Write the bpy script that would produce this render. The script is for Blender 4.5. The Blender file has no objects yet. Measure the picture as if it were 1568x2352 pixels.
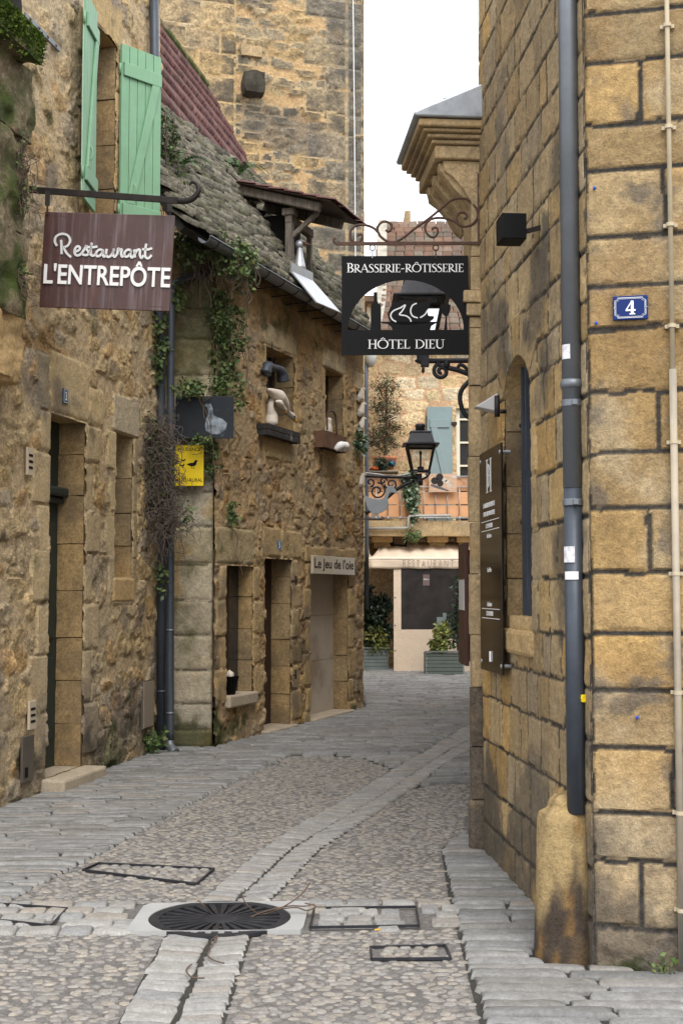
import bpy, math, random
import numpy as np
from mathutils import Matrix, Vector

D = bpy.data
SC = bpy.context.scene
COL = SC.collection
R = math.radians

# ------------------------------------------------------------------ camera
FPX = 2950.0                       # focal length in pixels of a 1568 x 2352 picture
PITCH = math.atan(184 / FPX)
EYE = 1.6
cam_d = D.cameras.new('camera')
cam = D.objects.new('camera', cam_d)
COL.objects.link(cam)
cam.location = (0, 0, EYE)
cam.rotation_euler = (math.pi / 2 + PITCH, 0, 0)
cam_d.sensor_fit = 'VERTICAL'
cam_d.sensor_height = 36
cam_d.sensor_width = 24
cam_d.lens = FPX / 2352 * 36
cam_d.clip_start = 0.05
cam_d.clip_end = 2000
SC.camera = cam

# ------------------------------------------------------------------ sky: nishita under a thin bright overcast
SUN_EL, SUN_AZ = R(52), R(168)      # azimuth clockwise from +Y: behind the camera
world = D.worlds.new('World')
SC.world = world
world.use_nodes = True
wn, wl = world.node_tree.nodes, world.node_tree.links
wn.clear()
w_out = wn.new('ShaderNodeOutputWorld')
w_bg = wn.new('ShaderNodeBackground')
w_bg.inputs['Strength'].default_value = 0.1
w_sky = wn.new('ShaderNodeTexSky')
w_sky.sky_type = 'NISHITA'
w_sky.sun_disc = False
w_sky.sun_elevation = SUN_EL
w_sky.sun_rotation = SUN_AZ
w_tc = wn.new('ShaderNodeTexCoord')
w_map = wn.new('ShaderNodeMapping')
w_map.inputs['Scale'].default_value = (1.5, 1.5, 4.0)
w_noise = wn.new('ShaderNodeTexNoise')
w_noise.inputs['Scale'].default_value = 2.2
w_noise.inputs['Detail'].default_value = 6
w_ramp = wn.new('ShaderNodeMapRange')
w_ramp.inputs['From Min'].default_value = 0.30
w_ramp.inputs['From Max'].default_value = 0.62
w_ramp.inputs['To Min'].default_value = 0.74
w_ramp.inputs['To Max'].default_value = 0.98
w_mix = wn.new('ShaderNodeMix')
w_mix.data_type = 'RGBA'
w_mix.inputs['B'].default_value = (10.4, 10.5, 10.8, 1)
wl.new(w_tc.outputs['Generated'], w_map.inputs['Vector'])
wl.new(w_map.outputs['Vector'], w_noise.inputs['Vector'])
wl.new(w_noise.outputs['Fac'], w_ramp.inputs['Value'])
wl.new(w_ramp.outputs['Result'], w_mix.inputs['Factor'])
wl.new(w_sky.outputs['Color'], w_mix.inputs['A'])
wl.new(w_mix.outputs['Result'], w_bg.inputs['Color'])
wl.new(w_bg.outputs['Background'], w_out.inputs['Surface'])

sun_d = D.lights.new('sun', 'SUN')
sun_d.energy = 1.5
sun_d.angle = R(40)
sun_d.color = (1.0, 0.95, 0.87)
sun = D.objects.new('sun', sun_d)
COL.objects.link(sun)
sdir = Vector((math.sin(SUN_AZ) * math.cos(SUN_EL), math.cos(SUN_AZ) * math.cos(SUN_EL), math.sin(SUN_EL)))
sun.rotation_euler = sdir.to_track_quat('Z', 'Y').to_euler()
sun.location = sdir * 40

SC.view_settings.view_transform = 'Standard'
SC.view_settings.look = 'None'
SC.view_settings.exposure = 1.0
SC.view_settings.gamma = 1.0
SC.view_settings.use_curve_mapping = False
try:
    SC.cycles.use_denoising = True
    SC.cycles.max_bounces = 7
    SC.cycles.diffuse_bounces = 4
except Exception:
    pass

# ------------------------------------------------------------------ pixel rays (a pixel gives a direction, the surface touched gives the distance)
def ray(px, py):
    a = (px - 784) / FPX
    v = (1176 - py) / FPX
    return Vector((a, math.cos(PITCH) - v * math.sin(PITCH), math.sin(PITCH) + v * math.cos(PITCH)))

def G(px, py, z=0.0):
    r = ray(px, py)
    t = (z - EYE) / r.z
    return Vector((r.x * t, r.y * t, z))

def at(px, py, Y):
    r = ray(px, py)
    t = Y / r.y
    return Vector((r.x * t, Y, EYE + r.z * t))

class Frame:
    """vertical wall plane: local x along the wall (rightwards seen from the street), y into the building, z up"""
    def __init__(s, o, phi):
        s.o = Vector((o[0], o[1], 0))
        s.phi = R(phi)
        s.d = Vector((math.cos(s.phi), math.sin(s.phi), 0))
        s.n = Vector((-s.d.y, s.d.x, 0))
        s.M = Matrix.Translation(s.o) @ Matrix.Rotation(s.phi, 4, 'Z')
    def hit(s, px, py, off=0.0):
        r = ray(px, py)
        o = s.o - s.n * off
        t = (o.x * s.n.x + o.y * s.n.y) / (r.x * s.n.x + r.y * s.n.y)
        q = Vector((r.x * t - s.o.x, r.y * t - s.o.y, 0))
        return (q.dot(s.d), EYE + r.z * t)
    def w(s, u, y, z):
        return s.M @ Vector((u, y, z))

# ------------------------------------------------------------------ objects
def link(o, parent=None):
    COL.objects.link(o)
    if parent is not None:
        o.parent = parent
    return o

def tag(o, label, cat, group=None):
    o['label'] = label
    o['category'] = cat
    if group:
        o['group'] = group
    return o

def thing(name, label, cat, loc=(0, 0, 0), rotz=0.0, group=None):
    o = D.objects.new(name, None)
    o.empty_display_size = 0.1
    o.location = loc
    o.rotation_euler = (0, 0, rotz)
    COL.objects.link(o)
    return tag(o, label, cat, group)

def thing_at(name, label, cat, fr, u=0.0, y=0.0, z=0.0, group=None):
    return thing(name, label, cat, fr.w(u, y, z), fr.phi, group)

def mesh_np(name, V, F, smooth=False, col=None, tint=None):
    """V (n,3) array, F (m,4) or (m,3) array"""
    V = np.asarray(V, dtype=np.float32)
    F = np.asarray(F, dtype=np.int32)
    me = D.meshes.new(name)
    k = F.shape[1]
    me.vertices.add(len(V))
    me.vertices.foreach_set('co', V.ravel())
    me.loops.add(F.size)
    me.loops.foreach_set('vertex_index', F.ravel())
    me.polygons.add(len(F))
    me.polygons.foreach_set('loop_start', np.arange(0, F.size, k, dtype=np.int32))
    if smooth:
        me.polygons.foreach_set('use_smooth', np.ones(len(F), dtype=bool))
    me.update(calc_edges=True)
    me.validate()
    if col is not None:
        a = me.color_attributes.new('Col', 'FLOAT_COLOR', 'POINT')
        c = np.ones((len(V), 4), dtype=np.float32)
        c[:, :3] = col
        a.data.foreach_set('color', c.ravel())
    if tint is not None:
        a = me.attributes.new('tint', 'FLOAT', 'POINT')
        a.data.foreach_set('value', np.asarray(tint, dtype=np.float32))
    return me

class MB:
    """collects simple shapes into one mesh"""
    def __init__(s):
        s.v, s.f = [], []
    def add(s, vs, fs):
        b = len(s.v)
        s.v += [tuple(p) for p in vs]
        s.f += [tuple(i + b for i in q) for q in fs]
        return s
    def box(s, x0, x1, y0, y1, z0, z1, M=None):
        vs = [Vector(p) for p in ((x0, y0, z0), (x1, y0, z0), (x1, y1, z0), (x0, y1, z0), (x0, y0, z1), (x1, y0, z1), (x1, y1, z1), (x0, y1, z1))]
        if M is not None:
            vs = [M @ p for p in vs]
        return s.add(vs, [(0, 3, 2, 1), (4, 5, 6, 7), (0, 1, 5, 4), (1, 2, 6, 5), (2, 3, 7, 6), (3, 0, 4, 7)])
    def bar(s, a, b, w, h=None, up=(0, 0, 1)):
        a, b = Vector(a), Vector(b)
        h = w if h is None else h
        d = (b - a)
        L = d.length
        d.normalize()
        up = Vector(up)
        if abs(d.dot(up)) > 0.98:
            up = Vector((1, 0, 0))
        x = d.cross(up).normalized()
        z = x.cross(d)
        M = Matrix((x, d, z)).transposed().to_4x4()
        M.translation = a
        return s.box(-w / 2, w / 2, 0, L, -h / 2, h / 2, M)
    def tube(s, pts, rad, seg=8, closed=False, cap=True):
        pts = [Vector(p) for p in pts]
        n = len(pts)
        rad = list(rad) if hasattr(rad, '__len__') else [rad] * n
        base = len(s.v)
        ref = None
        for i, p in enumerate(pts):
            if closed:
                t = pts[(i + 1) % n] - pts[i - 1]
            else:
                t = pts[min(i + 1, n - 1)] - pts[max(i - 1, 0)]
            t.normalize()
            if ref is None:
                ref = Vector((0, 0, 1)) if abs(t.z) < 0.9 else Vector((1, 0, 0))
            a = t.cross(ref).normalized()
            b = a.cross(t).normalized()
            ref = b
            for k in range(seg):
                an = 2 * math.pi * k / seg
                s.v.append(tuple(p + (a * math.cos(an) + b * math.sin(an)) * rad[i]))
        m = n if closed else n - 1
        for i in range(m):
            for k in range(seg):
                k2 = (k + 1) % seg
                i2 = (i + 1) % n
                s.f.append((base + i * seg + k, base + i2 * seg + k, base + i2 * seg + k2, base + i * seg + k2))
        if cap and not closed:
            s.f.append(tuple(base + k for k in range(seg)))
            s.f.append(tuple(base + (n - 1) * seg + k for k in reversed(range(seg))))
        return s
    def lathe(s, prof, seg=16, c=(0, 0, 0), M=None):
        base = len(s.v)
        for r, z in prof:
            for k in range(seg):
                an = 2 * math.pi * k / seg
                p = Vector((c[0] + r * math.cos(an), c[1] + r * math.sin(an), c[2] + z))
                s.v.append(tuple(M @ p if M is not None else p))
        n = len(prof)
        for i in range(n - 1):
            for k in range(seg):
                k2 = (k + 1) % seg
                s.f.append((base + i * seg + k, base + i * seg + k2, base + (i + 1) * seg + k2, base + (i + 1) * seg + k))
        s.f.append(tuple(base + k for k in reversed(range(seg))))
        s.f.append(tuple(base + (n - 1) * seg + k for k in range(seg)))
        return s
    def prism(s, poly, y0, y1, M=None):
        """polygon in x,z (counter-clockwise seen from -y) pushed from y0 to y1"""
        n = len(poly)
        vs = [Vector((p[0], y0, p[1])) for p in poly] + [Vector((p[0], y1, p[1])) for p in poly]
        if M is not None:
            vs = [M @ p for p in vs]
        fs = [tuple(range(n)), tuple(n + i for i in reversed(range(n)))]
        for i in range(n):
            j = (i + 1) % n
            fs.append((i, n + i, n + j, j))
        return s.add(vs, fs)
    def build(s, name, mat, parent=None, smooth=False, bevel=0.0, matrix=None):
        me = D.meshes.new(name)
        me.from_pydata(s.v, [], s.f)
        me.update()
        if smooth:
            me.polygons.foreach_set('use_smooth', np.ones(len(me.polygons), dtype=bool))
        me.materials.append(mat)
        o = D.objects.new(name, me)
        link(o, parent)
        if matrix is not None:
            o.matrix_local = matrix
        if bevel > 0:
            b = o.modifiers.new('bevel', 'BEVEL')
            b.width = bevel
            b.segments = 2
            b.limit_method = 'ANGLE'
            b.angle_limit = R(40)
        return o

def obj(name, me, mat, parent=None, kind=None):
    if mat is not None and not me.materials:
        me.materials.append(mat)
    o = D.objects.new(name, me)
    link(o, parent)
    if kind:
        o['kind'] = kind
    return o

def catmull(P, n=6, closed=False):
    P = [Vector(p) for p in P]
    out = []
    m = len(P)
    for i in range(m if closed else m - 1):
        if closed:
            p0, p1, p2, p3 = P[i - 1], P[i], P[(i + 1) % m], P[(i + 2) % m]
        else:
            p0, p1, p2, p3 = P[max(i - 1, 0)], P[i], P[i + 1], P[min(i + 2, m - 1)]
        for k in range(n):
            t = k / n
            out.append(0.5 * ((2 * p1) + (p2 - p0) * t + (2 * p0 - 5 * p1 + 4 * p2 - p3) * t * t + (3 * p1 - p0 - 3 * p2 + p3) * t ** 3))
    if not closed:
        out.append(P[-1])
    return out

def lerp_list(vals, n):
    """resample a list of numbers to n values"""
    xs = np.linspace(0, len(vals) - 1, n)
    return list(np.interp(xs, np.arange(len(vals)), vals))

# ------------------------------------------------------------------ numpy noise
def _hash(ix, iy, seed):
    h = (ix.astype(np.int64) * 374761393 + iy.astype(np.int64) * 668265263 + seed * 974711) & 0xFFFFFFFF
    h = ((h ^ (h >> 13)) * 1274126177) & 0xFFFFFFFF
    h = h ^ (h >> 16)
    return (h & 0xFFFFFF) / float(0xFFFFFF)

def vnoise(x, y, seed=0):
    xi, yi = np.floor(x), np.floor(y)
    fx, fy = x - xi, y - yi
    fx = fx * fx * (3 - 2 * fx)
    fy = fy * fy * (3 - 2 * fy)
    a, b = _hash(xi, yi, seed), _hash(xi + 1, yi, seed)
    c, d = _hash(xi, yi + 1, seed), _hash(xi + 1, yi + 1, seed)
    return (a * (1 - fx) + b * fx) * (1 - fy) + (c * (1 - fx) + d * fx) * fy

def fbm(x, y, seed=0, oct=4, gain=0.5):
    s, a, t = 0.0, 1.0, 0.0
    for i in range(oct):
        s = s + a * vnoise(x * 2 ** i + 17.3 * i, y * 2 ** i - 9.1 * i, seed + i)
        t += a
        a *= gain
    return s / t                      # 0..1

def sstep(a, b, x):
    t = np.clip((x - a) / (b - a), 0, 1)
    return t * t * (3 - 2 * t)

# ------------------------------------------------------------------ materials
def nodemat(name, base=(0.5, 0.5, 0.5), mode='rgb', ramp=None, var=0.25, nscale=9.0, stain=None, stain2=None,
            bump=(60, 0.4, 0.01), bump2=None, rough=0.85, metal=0.0, spec=0.3, streak=None, coat=0.0, trans=0.0, stretch=None, grit=None):
    """procedural principled material: base colour (plain, vertex colour or picked per piece), blotches, stains, fine relief"""
    m = D.materials.new(name)
    m.use_nodes = True
    nt = m.node_tree
    N, L = nt.nodes, nt.links
    N.clear()
    out = N.new('ShaderNodeOutputMaterial')
    bs = N.new('ShaderNodeBsdfPrincipled')
    L.new(bs.outputs['BSDF'], out.inputs['Surface'])
    tc = N.new('ShaderNodeTexCoord')
    vec = tc.outputs['Object']
    if mode == 'rand':                             # alike pieces share a mesh: place in the scene decides the grain
        vec = N.new('ShaderNodeNewGeometry').outputs['Position']
    if stretch:
        mp = N.new('ShaderNodeMapping')
        mp.inputs['Scale'].default_value = stretch
        L.new(vec, mp.inputs['Vector'])
        vec = mp.outputs['Vector']
    def noise(scale, detail=5, rgh=0.6, v=None):
        n = N.new('ShaderNodeTexNoise')
        n.inputs['Scale'].default_value = scale
        n.inputs['Detail'].default_value = detail
        n.inputs['Roughness'].default_value = rgh
        L.new(v or vec, n.inputs['Vector'])
        return n.outputs['Fac']
    def mrange(sock, a, b, c, d):
        r = N.new('ShaderNodeMapRange')
        for k, v in zip(('From Min', 'From Max', 'To Min', 'To Max'), (a, b, c, d)):
            r.inputs[k].default_value = v
        L.new(sock, r.inputs['Value'])
        return r.outputs['Result']
    def mixc(fac, A, B, blend='MIX'):
        x = N.new('ShaderNodeMix')
        x.data_type = 'RGBA'
        x.blend_type = blend
        if isinstance(fac, float):
            x.inputs['Factor'].default_value = fac
        else:
            L.new(fac, x.inputs['Factor'])
        for s, val in (('A', A), ('B', B)):
            if isinstance(val, tuple):
                x.inputs[s].default_value = (*val[:3], 1)
            else:
                L.new(val, x.inputs[s])
        return x.outputs['Result']
    if mode == 'attr':
        a = N.new('ShaderNodeAttribute')
        a.attribute_name = 'Col'
        col = a.outputs['Color']
    elif mode == 'rand':
        a = N.new('ShaderNodeAttribute')
        a.attribute_name = 'tint'
        oi = N.new('ShaderNodeObjectInfo')
        ad = N.new('ShaderNodeMath')
        ad.operation = 'ADD'
        L.new(a.outputs['Fac'], ad.inputs[0])
        L.new(oi.outputs['Random'], ad.inputs[1])
        fr = N.new('ShaderNodeMath')
        fr.operation = 'FRACT'
        L.new(ad.outputs[0], fr.inputs[0])
        cr = N.new('ShaderNodeValToRGB')
        el = cr.color_ramp.elements
        while len(el) < len(ramp):
            el.new(0.5)
        for i, c in enumerate(ramp):
            el[i].position = i / max(1, len(ramp) - 1)
            el[i].color = (*c, 1)
        L.new(fr.outputs[0], cr.inputs['Fac'])
        col = cr.outputs['Color']
    else:
        rgb = N.new('ShaderNodeRGB')
        rgb.outputs[0].default_value = (*base, 1)
        col = rgb.outputs[0]
    if var:
        v = mrange(noise(nscale, 7, 0.65), 0.25, 0.75, 1 - var, 1 + var)
        g = N.new('ShaderNodeCombineColor')
        for k in range(3):
            L.new(v, g.inputs[k])
        col = mixc(1.0, col, g.outputs['Color'], 'MULTIPLY')
    if grit:                                       # coarse grain of the stone itself
        for gs_, ga_ in grit:
            v = mrange(noise(gs_, 3, 0.75), 0.32, 0.68, 1 - ga_, 1 + ga_)
            g = N.new('ShaderNodeCombineColor')
            for k in range(3):
                L.new(v, g.inputs[k])
            col = mixc(1.0, col, g.outputs['Color'], 'MULTIPLY')
    for st in (stain, stain2):
        if st:
            c, sc, lo, hi, amt = st
            col = mixc(mrange(noise(sc, 6, 0.6), lo, hi, 0.0, amt), col, tuple(c))
    if streak:                                     # vertical run-off marks
        c, sc, lo, hi, amt = streak
        mp = N.new('ShaderNodeMapping')
        mp.inputs['Scale'].default_value = (1, 1, 0.06)
        L.new(tc.outputs['Object'], mp.inputs['Vector'])
        col = mixc(mrange(noise(sc, 5, 0.6, mp.outputs['Vector']), lo, hi, 0.0, amt), col, tuple(c))
    L.new(col, bs.inputs['Base Color'])
    bs.inputs['Roughness'].default_value = rough
    bs.inputs['Metallic'].default_value = metal
    bs.inputs['Specular IOR Level'].default_value = spec
    if coat:
        bs.inputs['Coat Weight'].default_value = coat
        bs.inputs['Coat Roughness'].default_value = 0.15
    if trans:
        bs.inputs['Transmission Weight'].default_value = trans
    nrm = None
    for bp in (bump, bump2):
        if bp:
            b = N.new('ShaderNodeBump')
            b.inputs['Strength'].default_value = bp[1]
            b.inputs['Distance'].default_value = bp[2]
            L.new(noise(bp[0], 8, 0.7), b.inputs['Height'])
            if nrm is not None:
                L.new(nrm, b.inputs['Normal'])
            nrm = b.outputs['Normal']
    if nrm is not None:
        L.new(nrm, bs.inputs['Normal'])
    return m

M_ASH = nodemat('ashlar_limestone', mode='attr', var=0.20, nscale=7, bump=(34, 1.0, 0.014), bump2=(95, 0.9, 0.007), rough=0.92, grit=((34, 0.22), (95, 0.20)),
                stain=((0.36, 0.22, 0.085), 3.0, 0.52, 0.78, 0.45), stain2=((0.12, 0.095, 0.07), 5.5, 0.60, 0.82, 0.5))
M_SIDE = nodemat('streaked_limestone', mode='attr', var=0.20, nscale=7, bump=(30, 1.0, 0.014), bump2=(85, 0.9, 0.007), rough=0.92, grit=((30, 0.22), (80, 0.22)),
                 stain=((0.37, 0.245, 0.10), 3.2, 0.52, 0.8, 0.45), streak=((0.13, 0.105, 0.08), 10.0, 0.54, 0.76, 0.6))
M_RUB = nodemat('rubble_limestone', mode='attr', var=0.32, nscale=11, bump=(17, 1.0, 0.035), bump2=(45, 1.0, 0.015), rough=0.95, grit=((18, 0.28), (44, 0.36)),
                stain=((0.12, 0.09, 0.07), 2.6, 0.56, 0.80, 0.45))
M_MORT = nodemat('lime_mortar', mode='attr', var=0.25, nscale=12, bump=(20, 1.0, 0.025), bump2=(50, 0.9, 0.010), rough=0.95, grit=((20, 0.24), (50, 0.32)))
M_TOWER = nodemat('tower_stone', mode='attr', var=0.28, nscale=5, bump=(8, 1.0, 0.07), bump2=(22, 1.0, 0.03), rough=0.95, grit=((9, 0.30), (24, 0.38)),
                  stain=((0.085, 0.078, 0.068), 1.3, 0.47, 0.60, 0.80), stain2=((0.45, 0.29, 0.11), 2.0, 0.58, 0.76, 0.4))
M_DRESS = nodemat('dressed_stone', (0.43, 0.30, 0.145), grit=((24, 0.22), (60, 0.28)), var=0.22, nscale=8, bump=(30, 0.6, 0.008), bump2=(120, 0.5, 0.004), rough=0.92,
                  stain=((0.20, 0.145, 0.085), 2.2, 0.55, 0.78, 0.5))
M_REVEAL = nodemat('reveal_stone', grit=((22, 0.24), (55, 0.30)), mode='rand', ramp=[(0.33, 0.225, 0.105), (0.37, 0.25, 0.115), (0.28, 0.195, 0.10), (0.36, 0.265, 0.14)],
                   var=0.22, nscale=8, bump=(30, 0.6, 0.008), bump2=(110, 0.5, 0.004), rough=0.92, stain=((0.10, 0.078, 0.055), 1.8, 0.42, 0.66, 0.75))
M_PORTAL = nodemat('portal_stone', (0.37, 0.275, 0.155), grit=((26, 0.24), (70, 0.28)), var=0.22, nscale=7, bump=(30, 0.5, 0.008), rough=0.92,
                   stain=((0.15, 0.12, 0.09), 2.6, 0.5, 0.72, 0.6), stain2=((0.42, 0.26, 0.10), 4, 0.55, 0.75, 0.6))
M_ZINC = nodemat('weathered_zinc', (0.17, 0.185, 0.205), var=0.15, nscale=6, bump=(30, 0.15, 0.003), rough=0.48, metal=0.55, streak=((0.30, 0.315, 0.33), 14, 0.55, 0.75, 0.3))
M_ZINC2 = nodemat('dark_painted_pipe', (0.062, 0.073, 0.092), var=0.2, nscale=7, bump=(40, 0.15, 0.003), rough=0.45, metal=0.3, streak=((0.17, 0.185, 0.21), 18, 0.54, 0.76, 0.45))
M_ZINCL = nodemat('bright_zinc_sheet', (0.50, 0.52, 0.56), var=0.10, nscale=6, bump=(20, 0.15, 0.004), rough=0.40, metal=0.5, streak=((0.30, 0.3, 0.32), 10, 0.5, 0.75, 0.35))
M_LEAD = nodemat('lead_sheet', (0.40, 0.43, 0.47), var=0.2, nscale=6, bump=(20, 0.2, 0.005), rough=0.42, metal=0.55, stain=((0.14, 0.15, 0.17), 4, 0.5, 0.7, 0.5))
M_IRON = nodemat('wrought_iron', (0.030, 0.026, 0.025), var=0.3, nscale=20, bump=(80, 0.4, 0.003), rough=0.55, metal=0.35, stain=((0.10, 0.05, 0.03), 9, 0.60, 0.8, 0.45))
M_RUST = nodemat('rusty_iron', (0.085, 0.048, 0.035), var=0.3, nscale=24, bump=(90, 0.5, 0.003), rough=0.7, metal=0.2, stain=((0.16, 0.075, 0.04), 12, 0.55, 0.75, 0.6))
M_CAST = nodemat('cast_iron', (0.035, 0.036, 0.042), var=0.25, nscale=16, bump=(70, 0.4, 0.004), rough=0.5, metal=0.5, stain=((0.10, 0.10, 0.105), 8, 0.55, 0.8, 0.4))
M_BLACK = nodemat('black_paint', (0.005, 0.005, 0.006), var=0.15, bump=None, rough=0.6, spec=0.15)
M_GLOSS = nodemat('black_glass_plate', (0.010, 0.008, 0.007), var=0.1, bump=None, rough=0.10, spec=0.5)
M_DARK = nodemat('painted_interior_shade', (0.012, 0.011, 0.010), var=0.3, bump=None, rough=0.9)  # near-black colour stands in for the shade of unlit interiors
M_WHITE = nodemat('white_print', (0.78, 0.78, 0.78), var=0.05, bump=None, rough=0.5)
M_SILVER = nodemat('pale_metal_letters', (0.62, 0.63, 0.63), var=0.08, bump=None, rough=0.4, metal=0.1)
M_BROWNSIGN = nodemat('brown_enamel', (0.060, 0.024, 0.020), var=0.25, nscale=8, bump=(60, 0.1, 0.002), rough=0.40, spec=0.5,
                      streak=((0.19, 0.15, 0.165), 26, 0.50, 0.74, 0.62), stain=((0.30, 0.27, 0.28), 60, 0.66, 0.74, 0.6), stain2=((0.10, 0.035, 0.02), 3, 0.55, 0.75, 0.6))
M_GREEN = nodemat('sage_green_paint', (0.185, 0.345, 0.215), var=0.10, nscale=5, bump=(50, 0.1, 0.002), rough=0.5, streak=((0.26, 0.43, 0.30), 20, 0.5, 0.8, 0.35))
M_GREENL = nodemat('pale_green_paint', (0.37, 0.52, 0.46), var=0.07, nscale=5, bump=(50, 0.1, 0.002), rough=0.5)
M_DGREEN = nodemat('dark_green_door_paint', (0.022, 0.035, 0.032), var=0.2, bump=(40, 0.1, 0.002), rough=0.45)
M_DBROWN = nodemat('dark_brown_wood', (0.045, 0.026, 0.018), var=0.3, nscale=14, bump=(40, 0.3, 0.004), rough=0.65, stretch=(6, 6, 0.7))
M_OLDWOOD = nodemat('weathered_grey_timber', (0.17, 0.145, 0.12), grit=((30, 0.3),), var=0.45, nscale=9, bump=(25, 0.9, 0.012), rough=0.9, stretch=(5, 5, 0.8), stain=((0.05, 0.04, 0.035), 4, 0.5, 0.7, 0.7))
M_BLUEGREY = nodemat('blue_grey_shutter_paint', (0.215, 0.285, 0.295), var=0.07, nscale=5, bump=None, rough=0.55)
M_PLANTER = nodemat('grey_green_planter_paint', (0.205, 0.25, 0.25), var=0.14, nscale=5, bump=(40, 0.2, 0.003), rough=0.6, stain=((0.10, 0.12, 0.12), 5, 0.55, 0.8, 0.4))
M_PLANTERD = nodemat('dark_grey_green_planter_paint', (0.115, 0.14, 0.125), var=0.14, nscale=5, bump=(40, 0.2, 0.003), rough=0.6, stain=((0.07, 0.085, 0.08), 5, 0.55, 0.8, 0.4))
M_CANVAS = nodemat('cream_canvas', (0.66, 0.54, 0.42), var=0.06, nscale=3, bump=(4, 0.35, 0.05), bump2=(16, 0.15, 0.01), rough=0.75)
M_YELLOW = nodemat('yellow_plate', (0.72, 0.52, 0.006), var=0.08, bump=None, rough=0.45)
M_BLUE = nodemat('blue_enamel', (0.005, 0.022, 0.125), var=0.05, bump=None, rough=0.45, spec=0.2)
M_BLUEOLD = nodemat('faded_blue_enamel', (0.045, 0.10, 0.17), var=0.1, bump=None, rough=0.35)
M_GOOSE = nodemat('white_painted_ceramic', (0.62, 0.56, 0.49), var=0.15, nscale=12, bump=(40, 0.3, 0.004), rough=0.7, stain=((0.30, 0.26, 0.22), 9, 0.55, 0.75, 0.5))
M_BEAK = nodemat('orange_beak_paint', (0.68, 0.36, 0.03), var=0.1, bump=None, rough=0.5)
M_SOIL = nodemat('potting_soil', (0.045, 0.03, 0.02), var=0.4, bump=(40, 0.8, 0.01), rough=1.0)
M_TERRA = nodemat('terracotta', (0.40, 0.16, 0.08), var=0.15, bump=(40, 0.3, 0.004), rough=0.8)
M_PLANK = nodemat('orange_plank', mode='rand', ramp=[(0.60, 0.32, 0.16), (0.66, 0.36, 0.19), (0.55, 0.29, 0.15)], var=0.12, nscale=6, bump=(30, 0.2, 0.003), rough=0.8)
M_STEEL = nodemat('galvanised_steel', (0.34, 0.36, 0.37), var=0.12, bump=None, rough=0.4, metal=0.6)
M_CREAM = nodemat('cream_frame_paint', (0.70, 0.65, 0.52), var=0.06, bump=None, rough=0.5)
M_CONDUIT = nodemat('cream_painted_conduit', (0.47, 0.40, 0.28), var=0.14, nscale=9, bump=(50, 0.2, 0.003), rough=0.6, streak=((0.20, 0.21, 0.23), 10, 0.60, 0.72, 0.5))
M_LEAF = nodemat('leaf_green', mode='rand', ramp=[(0.050, 0.085, 0.032), (0.085, 0.14, 0.045), (0.13, 0.18, 0.055), (0.04, 0.07, 0.03), (0.17, 0.20, 0.065)], var=0.2, nscale=6, bump=None, rough=0.55, spec=0.35)
M_LEAFD = nodemat('dark_leaf', mode='rand', ramp=[(0.016, 0.032, 0.018), (0.026, 0.048, 0.026), (0.036, 0.065, 0.034)], var=0.2, nscale=6, bump=None, rough=0.4, spec=0.5)
M_LEAFY = nodemat('yellow_green_leaf', mode='rand', ramp=[(0.10, 0.14, 0.035), (0.26, 0.27, 0.07), (0.06, 0.10, 0.03), (0.38, 0.36, 0.12)], var=0.15, nscale=6, bump=None, rough=0.5)
M_LEAFV = nodemat('variegated_leaf', mode='rand', ramp=[(0.03, 0.07, 0.03), (0.07, 0.13, 0.06), (0.30, 0.36, 0.26), (0.04, 0.08, 0.04)], var=0.15, nscale=6, bump=None, rough=0.5)
M_CONIFER = nodemat('browning_conifer_sprig', mode='rand', ramp=[(0.035, 0.075, 0.035), (0.05, 0.10, 0.04), (0.14, 0.06, 0.03), (0.10, 0.045, 0.025), (0.03, 0.06, 0.03)], var=0.2, nscale=6, bump=None, rough=0.7)
M_TWIG = nodemat('dry_twig', (0.11, 0.075, 0.055), var=0.3, bump=None, rough=0.9)
M_MOSS = nodemat('moss', mode='rand', ramp=[(0.06, 0.105, 0.012), (0.10, 0.155, 0.018), (0.04, 0.07, 0.012)], var=0.5, nscale=16, bump=(50, 1.0, 0.02), rough=1.0)
M_MOSSROCK = nodemat('mossy_stone', (0.22, 0.175, 0.11), grit=((30, 0.35), (80, 0.35)), var=0.45, nscale=9, bump=(14, 0.9, 0.03), bump2=(55, 0.9, 0.012), rough=1.0,
                     stain=((0.055, 0.082, 0.014), 3.0, 0.42, 0.56, 0.92), stain2=((0.03, 0.028, 0.02), 5, 0.5, 0.7, 0.6))
M_SETT = nodemat('limestone_sett', grit=((26, 0.14), (80, 0.16)), mode='rand', ramp=[(0.145, 0.144, 0.14), (0.20, 0.20, 0.198), (0.245, 0.245, 0.24), (0.17, 0.164, 0.152), (0.22, 0.222, 0.228), (0.225, 0.205, 0.18)], var=0.25, nscale=12,
                 bump=(22, 0.8, 0.012), bump2=(90, 0.5, 0.005), rough=0.72, spec=0.4)
M_SETTG = nodemat('channel_stone', grit=((26, 0.14), (80, 0.16)), mode='rand', ramp=[(0.245, 0.237, 0.222), (0.30, 0.293, 0.278), (0.225, 0.225, 0.225), (0.285, 0.255, 0.22)], var=0.2, nscale=10, bump=(20, 0.7, 0.012), bump2=(90, 0.4, 0.005), rough=0.7, spec=0.4)
M_COBBLE = nodemat('river_cobble', grit=((45, 0.2), (110, 0.2)), mode='rand', ramp=[(0.18, 0.167, 0.155), (0.26, 0.245, 0.225), (0.15, 0.142, 0.138), (0.285, 0.255, 0.215), (0.21, 0.20, 0.19), (0.24, 0.212, 0.178)], var=0.25, nscale=22, bump=(60, 0.5, 0.005), rough=0.75, spec=0.35)
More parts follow.
